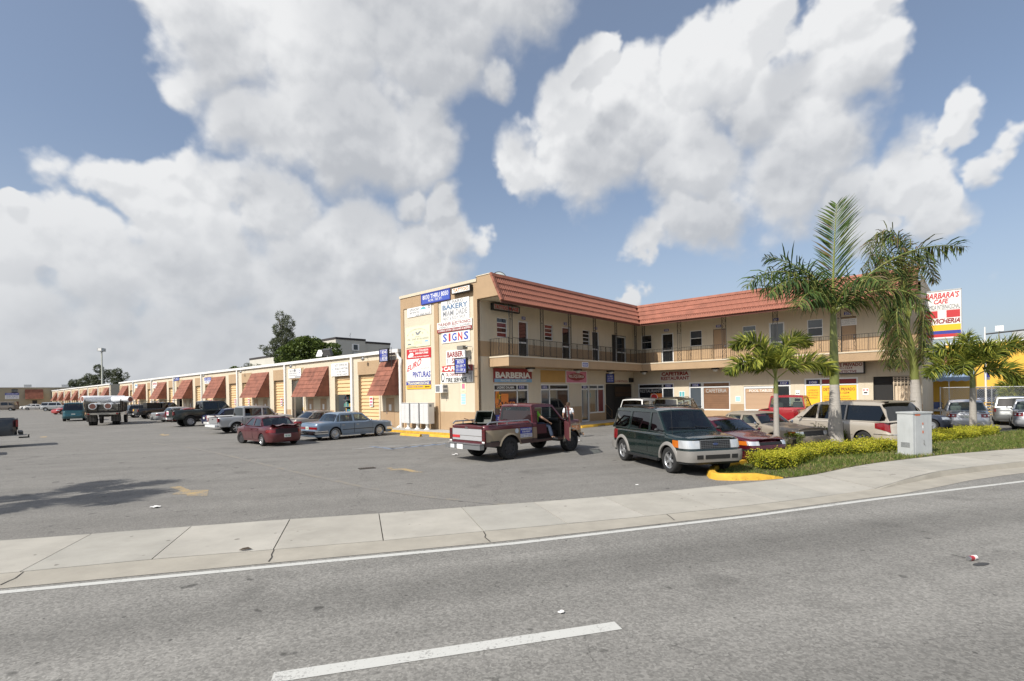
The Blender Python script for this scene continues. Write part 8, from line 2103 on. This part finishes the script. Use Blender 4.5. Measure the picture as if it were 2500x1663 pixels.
# red pickup before the yellow sheets, white and dark sport utilities by the restaurant
REDP = paint('paint_red',(.34,.012,.018),.2,.28,1.0,dust=.04)
c = pickup('bright red pickup parked nose-in at the detective window',REDP,L=5.5,w=1.98,h=1.90,wb=3.3,R=.38,ro=1.15,belt=1.22,cabl=1.35,sill=.5,glass=GLASS,wheel='alloy',bedz=.85); rear_dress(c,REDP,CHROME,(.88,1.14),.16)
k = MB(); k.box((c.xr-.025,0,1.11),(.012,.2,.1),SIGNW); k.lathe([(.001,0)],REDP,3) if False else None; k.build('tailgate_badge',c.root)
k = MB(); k.poly(ell(0,.88,.11,.055,18),lambda a,b,d:(c.xr-.024,-a,b),mat('badge_grey',(.3,.32,.36),.3,metal=.5)); k.build('oval_badge',c.root,merge=False)
rp = gp(1943,1052); c.place(wpt(10.6,-13.0,0),YAW+.04,.97)
c = suv('white sport utility with dark windows parked nose-in at the restaurant',WHP,L=4.6,w=1.80,h=1.76,wb=2.7,R=.35,ro=.95,belt=1.06,sill=.3,lev=(.6,))
for sg in (1,-1): c.patch('tail_lamp',180-sg*80,180-sg*44,.75,1.0,REDL,.012)
c.place(wpt(11.6,-4.05,0),YAW+.02,.97)
BRZ = paint('paint_bronze_green',(.045,.042,.022),.4,.3,.9)
c = suv('bronze-green four-wheel drive with a roof rack parked at the restaurant door',BRZ,L=4.7,w=1.82,h=1.80,wb=2.75,R=.37,ro=.92,belt=1.10,sill=.34,lev=(.6,),glass=GLASS)
for sg in (1,-1): c.patch('tail_lamp',180-sg*80,180-sg*44,.75,1.0,REDL,.012)
c.place(wpt(11.4,-6.45,0),YAW+.02,.97)
# blue pickup and the long dark vehicle behind the fence, grey wagon on the right
BLP = paint('paint_blue',(.018,.055,.20),.4,.28,1.0)
c = pickup('bright blue pickup parked under the blue canopy',BLP,L=4.9,w=1.8,h=1.68,wb=3.0,R=.35,ro=1.05,belt=1.08,cabl=1.15,sill=.42,wheel='alloy'); rear_dress(c,BLP,STEEL,(.72,1.0),.15)
p1 = gp(2299,1018); hd = atan2(p1.y,p1.x)+.12; c.place(p1+Vector((cos(hd),sin(hd),0))*2.2,hd,1.0)
GRYW = paint('paint_grey_wagon',(.24,.25,.25),.5,.32,.8)
c = suv('grey estate between the yellow barrier and the right-hand silver saloon',GRYW,L=4.6,w=1.78,h=1.55,wb=2.7,R=.31,ro=.95,belt=.98,sill=.24,rack=False,lev=(.5,),wheel='alloy')
for sg in (1,-1): c.patch('tail_lamp',180-sg*80,180-sg*36,.74,.92,REDL,.012)
bumper(c,.32,.52,GRYW,False,.04)
p1 = gp(2478,1037); hd = atan2(p1.y,p1.x)+.05; c.place(p1+Vector((cos(hd),sin(hd),0))*1.2,hd,1.0)
c = suv('long dark sport utility behind the chain link fence',DKB,L=5.4,w=2.0,h=1.92,wb=3.2,R=.38,ro=1.1,belt=1.2,sill=.4,lev=(.6,))
c.place(Vector((40.5,41.5,0)),radians(-30),1.0)
# far left group
DKP = paint('paint_dark_slate',(.022,.028,.036),.3,.35,.8)
c = pickup('dark slate pickup with a tow hitch cut off by the left edge',DKP,L=5.5,w=1.98,h=2.05,wb=3.3,R=.41,ro=1.2,belt=1.42,cabl=1.35,sill=.6,wheel='steel',bedz=1.0); rear_dress(c,DKP,PLAST,(1.0,1.34),.16)
k = MB(); k.box((c.xr-.25,0,.42),(.4,.07,.07),BLK); k.lathe([(.001,.56),(.03,.55),(.035,.52),(.02,.49),(.03,.45)],BLK,10,c=(c.xr-.42,0,0)); k.build('tow_hitch',c.root)
hd = radians(225); f_ = Vector((cos(hd),sin(hd),0))
c.place(Vector((-25.1,26.0,0))+f_*2.85,hd,1.0)
c = pickup('slate pickup standing just outside the left edge, throwing its shadow into view',MATS['paint_dark_slate'],L=5.4,w=1.95,h=1.85,wb=3.2,R=.38,ro=1.15,belt=1.2,cabl=1.35,sill=.48,wheel='steel')
c.place(Vector((-22.9,21.5,0))+f_*2.75,hd,1.0)
c = sedan('pale car with only its roof showing over the slate pickup bed',SILV,L=4.5,w=1.72,h=1.45,wb=2.6); c.place(Vector((-33.6,33.9,0))+Vector((cos(radians(225)),sin(radians(225)),0))*1.9,radians(225))
c = suv('silver pickup-bodied utility standing across the far lot',SILV,L=5.0,w=1.85,h=1.75,wb=3.0,R=.36,belt=1.1,sill=.35,lev=(.6,),wheel='alloy'); c.place(gp(113,1004)+Vector((1.0,1.5,0)),radians(20),1.1)
c = sedan('small red car facing out in the far lot',paint('paint_red_far',(.36,.03,.03),.1,.35,.7),L=4.2,w=1.7,h=1.35,wb=2.5); head(c,20,60,.58,.7,CLRL); c.place(gp(143,1012)+Vector((.2,1.6,0)),radians(-110),1.08)
c = sedan('grey saloon behind the small red car in the far lot',DKG,L=4.5,h=1.42); c.place(gp(160,1008)+Vector((2.0,4.5,0)),radians(-110),1.05)
for lab,px,py,ang in (('white van-like utility nearest the end warehouse',52,996,200),('white utility second from the end warehouse',86,998.5,205)):
    c = suv(lab,WHP,L=4.6,w=1.8,h=1.7,wb=2.7,R=.35,belt=1.08,sill=.32,lev=(.6,),rack=False); c.place(gp(px,py)+Vector((0,1,0)),radians(ang),1.1)
for lab,px,py,ang in (('white hatchback in the huddle of far white cars',66,1000,210),('pale saloon in the huddle of far white cars',76,1001,215)):
    c = sedan(lab,WHP,L=4.3,h=1.4,wb=2.5); c.place(gp(px,py)+Vector((0,1,0)),radians(ang),1.05)
c = suv('dark van with boarded side at the far left edge',mat('van_brown',(.16,.14,.12),.7),L=5.2,w=2.0,h=2.2,wb=3.1,R=.37,belt=1.3,sill=.4,lev=(.6,),rack=False,name='van'); c.root['category'] = 'van'; c.place(gp(-6,1004)+Vector((0,1.5,0)),radians(205),1.0)
c = sedan('dark saloon beside the boarded van at the far left edge',MATS['paint_black'],L=4.5,h=1.42); c.place(gp(22,996)+Vector((0,2,0)),radians(205),1.0)

# ---- flatbed lorry loaded with white rolls
lo = thing('flatbed_lorry','old stake-sided dump lorry seen from behind, loaded with white rolls','lorry',(0,0,0))
LB = mat('lorry_boards',(.115,.105,.085),.85,var=.3,vscale=2.0,bump=.3,bscale=20); LK = mat('lorry_black',(.015,.014,.013),.8)
k = MB(); k.span((-2.2,-1.2,1.12),(2.2,1.2,1.24),LK); k.span((-2.0,-.35,.75),(4.2,.35,1.0),LK); k.build('chassis',lo)
for i in range(6):                                # boards of sides, one by one
    z0 = 1.26+.15*i
    for sg in (1,-1):
        k = MB(); k.span((-2.2,sg*1.2-.025,z0),(2.2,sg*1.2+.025,z0+.14),LB); k.build('plank',lo)
    if i < 4: 
        k = MB(); k.span((-2.23,-1.2,z0),(-2.18,1.2,z0+.14),LB); k.build('plank',lo)
k = MB()
for sg in (1,-1):
    for x in (-2.1,-1,0.1,1.2,2.1): k.span((x-.04,sg*1.25-.03,1.2),(x+.04,sg*1.25+.03,2.3),LK)
for y in (-1.1,-.35,.35,1.1): k.span((-2.29,y-.04,1.15),(-2.23,y+.04,1.9),LK)
for a_,b_ in (((-2.26,-1.15,1.25),(-2.26,0,1.85)),((-2.26,1.15,1.25),(-2.26,0,1.85))): k.tube([a_,b_],.02,LK,4)
k.build('stakes',lo)
k = MB(); k.span((2.4,-1.05,.8),(3.9,1.05,2.35),SIGNW); k.span((3.9,-.95,.8),(5.0,.95,1.55),SIGNW); k.build('cab',lo)
k = MB(); k.span((2.5,-1.07,1.6),(3.7,1.07,2.2),WINDK); k.span((3.88,-.9,1.65),(3.93,.9,2.2),WINDK); k.build('cab_window',lo)
ty,rm = wheel_meshes(.46,.26,'truck')
for x,y in ((-1.2,.98),(-1.2,-.98),(-1.2,.68),(-1.2,-.68),(4.0,.95),(4.0,-.95)):
    o = link('wheel',ty,lo); o.location = (x,y,.46); o.rotation_euler = (0,0,0 if y > 0 else pi); link('rim',rm,o)
for y in (.85,-.85):
    k = MB(); k.span((-1.9,y-.34,.35),(-1.86,y+.34,1.1),mat('mud_flap',(.07,.065,.055),.8)); 
    for i in range(5):
        for j in range(3): k.box((-1.91,y-.22+.22*j,.45+.14*i),(.01,.1,.07),LK)
    k.build('mud_flap',lo)
k = MB(); k.span((-2.32,-1.1,.95),(-2.2,1.1,1.1),mat('bumper_beam',(.35,.33,.28),.7)); k.build('bumper_beam',lo)
for y in (1.0,-1.0):
    k = MB(); k.box((-2.34,y,1.03),(.03,.16,.1),REDL); k.build('tail_lamp',lo)
pp = gp(256,1038); hd = radians(121); f_ = Vector((cos(hd),sin(hd),0)); LOM = Matrix.Translation(pp+f_*1.4) @ Matrix.Rotation(hd,4,'Z')
lo.location = pp+f_*1.4; lo.rotation_euler = (0,0,hd)
ROLLW = mat('roll_white',(.72,.73,.74),.5,var=.05); RC = mat('roll_core',(.20,.09,.07),.8)
for i,(y,z,dx,yaw_,lab) in enumerate(((.72,1.7,-.2,.02,'white roll lying lowest on the left of the load'),(.2,2.35,.5,-.95,'longest white roll lying slantwise on top of the load'),(-.35,1.7,.0,.0,'white roll lying at the bottom middle of the load'),(-.65,2.25,.5,.8,'white roll lying on the right of the load'))):
    rr = thing('white_roll',lab,'roll',(0,0,0),0,'white rolls on the lorry'); k = MB(); L_ = 3.4
    k.lathe([(.05,-L_/2+.02),(.27,-L_/2),(.285,-L_/2+.03),(.285,L_/2-.03),(.27,L_/2),(.001,L_/2)],ROLLW,20,axis='Y'); k.build('sheet',rr,smooth=45)
    k = MB(); k.lathe([(.001,-L_/2-.002),(.20,-L_/2-.004),(.22,-L_/2-.004)],RC,18,axis='Y'); k.build('core',rr)
    rr.matrix_world = LOM @ Matrix.Translation((dx-.6,y,z)) @ Matrix.Rotation(-pi/2+yaw_,4,'Z')
# bench and floor of the open cab
k = MB(); k.span((TTc.D+.22,-.85,.78),(TTc.D+.80,.85,1.12),mat('bench_seat',(.10,.03,.035),.8)); k.span((TTc.D+.12,-.85,.78),(TTc.D+.30,.85,1.62),MATS['bench_seat']); k.build('bench_seat',TTc.root)
k = MB(); k.span((TTc.D+.1,-.86,.56),(TTc.A,.86,.60),DARKIN); k.span((TTc.A-.12,-.84,.6),(TTc.A-.04,.84,1.2),DARKIN); k.build('cab_floor',TTc.root)
# ------------------------------------------------------------------ people
def skin_mesh(name,joints,edges,radii,m,parent,sub=2,root=0):
    me = bpy.data.meshes.new(name); names = list(joints); me.from_pydata([joints[n] for n in names],[(names.index(a),names.index(b)) for a,b in edges],[])
    o = bpy.data.objects.new(name,me); COL.objects.link(o)
    md = o.modifiers.new('skin','SKIN'); md.use_smooth_shade = True
    for i,n in enumerate(names):
        r = radii[n]; sv = me.skin_vertices[0].data[i]; sv.radius = r if isinstance(r,tuple) else (r,r); sv.use_root = (n == names[root])
    sd = o.modifiers.new('sub','SUBSURF'); sd.levels = sub; sd.render_levels = sub
    dg = bpy.context.evaluated_depsgraph_get(); ev = o.evaluated_get(dg); nm = bpy.data.meshes.new_from_object(ev)
    bpy.data.objects.remove(o); bpy.data.meshes.remove(me)
    nm.name = name; nm.materials.clear(); nm.materials.append(m)
    for p in nm.polygons: p.use_smooth = True
    return link(name,nm,parent)
SKIN = mat('skin',(.42,.25,.17),.6); HAIR = mat('hair_brown',(.06,.035,.02),.8); TSH = mat('tshirt_white',(.68,.69,.71),.9,var=.04,vscale=6,bump=.4,bscale=9); JEAN = mat('jeans',(.035,.05,.085),.9,var=.15,vscale=8); GRS = mat('shirt_lime',(.16,.42,.035),.9,bump=.4,bscale=9)
def head(parent,c,fwd,m=SKIN,hair=HAIR,r=.105,cap=None):
    """head with face towards fwd"""
    f = Vector(fwd).normalized(); up = Vector((0,0,1)); s = f.cross(up).normalized(); up = s.cross(f); c = Vector(c)
    P = lambda a,b,d: c+s*a+f*b+up*d
    k = MB(); rows = []
    for z,w,d,o in ((-.125,.03,.035,.03),(-.115,.052,.06,.025),(-.08,.066,.082,.012),(-.03,.074,.093,.0),(.03,.078,.098,-.005),(.08,.070,.088,-.01),(.112,.045,.055,-.012),(.122,.012,.015,-.012)):
        rows.append([P(w*sin(2*pi*q/14),d*cos(2*pi*q/14)+o,z) for q in range(14)])
    k.grid(rows,m,closed=True)
    k.tube([P(0,.088,.015),P(0,.112,-.025),P(0,.095,-.04)],[.010,.015,.011],m,6)
    for sg in (1,-1): k.tube([P(sg*.078,-.005,.03),P(sg*.088,-.012,.0),P(sg*.078,-.0,-.035)],[.012,.015,.009],m,6)
    h = k.build('head',parent,smooth=70)
    k = MB()
    for sg in (1,-1): k.tube([P(sg*.032-.010,.090,.022),P(sg*.032+.010,.090,.022)],.0065,BLK,5)
    k.tube([P(-.022,.094,-.062),P(.022,.094,-.062)],.005,mat('lip',(.3,.12,.1),.6),5); k.build('face',h)
    k = MB(); rows = []
    for z,w,d,o in ((-.05,.073,.05,-.05),(.0,.082,.09,-.022),(.045,.084,.098,-.018),(.09,.078,.094,-.014),(.118,.052,.062,-.014),(.13,.012,.015,-.014)):
        rows.append([P(w*sin(2*pi*q/14),(d*cos(2*pi*q/14)+o) if cos(2*pi*q/14) < .3 or z > .06 else -.01,z) for q in range(14)])
    k.grid(rows,cap or hair,closed=True); k.build('hair',h,smooth=70); return h
def hand(parent,w,d,n,m=SKIN,side=1):
    """hand at wrist w pointing along d, back of the hand facing n"""
    d = Vector(d).normalized(); n = Vector(n); n = (n-d*n.dot(d)).normalized(); s = d.cross(n)*side; w = Vector(w)
    J = {'w':w,'p':w+d*.045,'k':w+d*.085}; E_ = [('w','p'),('p','k')]; R_ = {'w':(.022,.018),'p':(.034,.016),'k':(.036,.014)}
    for i,(o,l) in enumerate(((-.030,.060),(-.011,.070),(.010,.066),(.029,.052))):
        a = J['k']+s*o; J['f%da'%i] = a; J['f%db'%i] = a+d*l*.5-n*.008; J['f%dc'%i] = a+d*l*.85-n*.03
        E_ += [('k','f%da'%i),('f%da'%i,'f%db'%i),('f%db'%i,'f%dc'%i)]; R_.update({'f%da'%i:.0105,'f%db'%i:.0095,'f%dc'%i:.007})
    J['t1'] = J['p']-s*.038; J['t2'] = J['p']-s*.055+d*.035-n*.012; E_ += [('p','t1'),('t1','t2')]; R_.update({'t1':.012,'t2':.009})
    return skin_mesh('hand',J,E_,R_,m,parent,1)
def person(label,loc,rz,J,face,shirt,trous,hands=True,cap=None,sleeve=.5):
    r = thing('person',label,'person',loc,rz)
    E_ = [('pelvis','waist'),('waist','chest'),('chest','neck'),('neck','skull')]
    R_ = {'pelvis':(.14,.10),'waist':(.125,.09),'chest':(.155,.105),'neck':.052,'skull':.06}
    for s in 'lr':
        E_ += [('chest','sh'+s),('sh'+s,'el'+s),('el'+s,'wr'+s),('pelvis','hip'+s),('hip'+s,'kn'+s),('kn'+s,'an'+s),('an'+s,'toe'+s)]
        R_.update({'sh'+s:.058,'el'+s:.042,'wr'+s:.028,'hip'+s:.092,'kn'+s:.062,'an'+s:.042,'toe'+s:(.045,.03)})
    skin_mesh('body',J,E_,R_,SKIN,r)
    SJ = {n:J[n] for n in ('pelvis','waist','chest','neck','shl','shr')}; SJ['neck'] = tuple(Vector(J['chest']).lerp(Vector(J['neck']),.75))
    SE = [('pelvis','waist'),('waist','chest'),('chest','neck'),('chest','shl'),('chest','shr')]
    SR = {'pelvis':(.165,.125),'waist':(.16,.118),'chest':(.178,.128),'neck':.072,'shl':.078,'shr':.078}
    for s in 'lr':
        q = Vector(J['sh'+s]).lerp(Vector(J['el'+s]),sleeve+.2); SJ['sl'+s] = tuple(q); SE.append(('sh'+s,'sl'+s)); SR['sl'+s] = .068
    sh = skin_mesh('shirt',SJ,SE,SR,shirt,r)
    TJ = {n:J[n] for n in ('pelvis','hipl','hipr','knl','knr','anl','anr')}; TE = [('pelvis','hipl'),('pelvis','hipr')]+[(a+s,b+s) for s in 'lr' for a,b in (('hip','kn'),('kn','an'))]
    skin_mesh('trousers',TJ,TE,{'pelvis':(.15,.11),'hipl':.105,'hipr':.105,'knl':.078,'knr':.078,'anl':.066,'anr':.066},trous,r)
    for s in 'lr':
        k = MB(); a,t = Vector(J['an'+s]),Vector(J['toe'+s]); k.tube([a+Vector((0,0,-.02)),a.lerp(t,.4)+Vector((0,0,-.03)),t+(t-a).normalized()*.04+Vector((0,0,-.005))],[.058,.062,.052],BLK,8); k.build('shoe',r,smooth=60)
        if hands: hand(r,J['wr'+s],Vector(J['wr'+s])-Vector(J['el'+s]),(1,0,.3) if s == 'r' else (-1,0,.3),side=1 if s == 'r' else -1)
    head(r,J['skull'],face,cap=cap); return r,sh
# standing man, back to the street, weight on one leg; local +y is away from the camera
J = dict(pelvis=(0,0,.95),waist=(0,.01,1.12),chest=(0,.0,1.33),neck=(0,.02,1.49),skull=(0.01,.03,1.63),shl=(-.19,0,1.40),ell=(-.25,.0,1.13),wrl=(-.22,.12,.92),shr=(.19,0,1.40),elr=(.26,-.01,1.13),wrr=(.25,.10,.91),
  hipl=(-.09,0,.90),knl=(-.11,.03,.50),anl=(-.13,-.01,.09),toel=(-.15,.14,.04),hipr=(.09,0,.90),knr=(.10,.02,.50),anr=(.11,-.02,.09),toer=(.14,.13,.04))
mn,sh = person('man in a white printed T-shirt with his back turned, standing beyond the two-tone pickup',(2.72,25.0,.0),radians(-12),J,(.25,1,0),TSH,JEAN)
k = MB(); rn = random.Random(2)
for i in range(5):
    z = 1.36-.05*i; 
    for j in range(4): k.box((-.085+.055*j,-.118-.004*(i == 1),z),(.038,.006,.022),mat('print_blue',(.30,.36,.47),.8))
k.build('back_print',sh)
# passenger in a lime shirt sitting in the open door of the two-tone pickup (truck-local coordinates)
tm = Matrix.Translation(TTP[0]) @ Matrix.Rotation(TTP[1],4,'Z')
sx = TTc.D+.52
J = dict(pelvis=(sx,-.50,1.10),waist=(sx+.0,-.52,1.27),chest=(sx-.02,-.50,1.46),neck=(sx-.05,-.40,1.60),skull=(sx-.07,-.33,1.69),shr=(sx-.10,-.66,1.50),elr=(sx+.02,-.86,1.33),wrr=(sx+.30,-.92,1.17),shl=(sx+.12,-.40,1.50),ell=(sx+.32,-.42,1.34),wrl=(sx+.5,-.36,1.30),
  hipr=(sx+.04,-.58,1.05),knr=(sx+.38,-.86,1.03),anr=(sx+.42,-.98,.62),toer=(sx+.52,-1.10,.56),hipl=(sx+.06,-.42,1.05),knl=(sx+.50,-.50,1.08),anl=(sx+.55,-.52,.72),toel=(sx+.68,-.54,.68))
ps,_ = person('person in a lime green shirt and jeans sitting in the open pickup doorway',(0,0,0),0,J,(.8,-.3,-.1),GRS,JEAN)
ps.matrix_world = tm
DRK = mat('shirt_dark',(.03,.025,.03),.9)
J = dict(pelvis=(sx,.42,1.10),waist=(sx,.42,1.27),chest=(sx-.02,.42,1.45),neck=(sx-.02,.42,1.58),skull=(sx-.0,.42,1.68),shr=(sx,.22,1.48),elr=(sx+.15,.16,1.30),wrr=(sx+.35,.25,1.35),shl=(sx,.62,1.48),ell=(sx+.12,.68,1.30),wrl=(sx+.35,.6,1.35),
  hipr=(sx+.04,.34,1.05),knr=(sx+.45,.33,1.08),anr=(sx+.6,.33,.75),toer=(sx+.72,.33,.7),hipl=(sx+.04,.5,1.05),knl=(sx+.45,.52,1.08),anl=(sx+.6,.52,.75),toel=(sx+.72,.52,.7))
ps2,_ = person('driver in dark clothes seen through the rear window of the two-tone pickup',(0,0,0),0,J,(1,-.3,0),DRK,JEAN)
ps2.matrix_world = tm
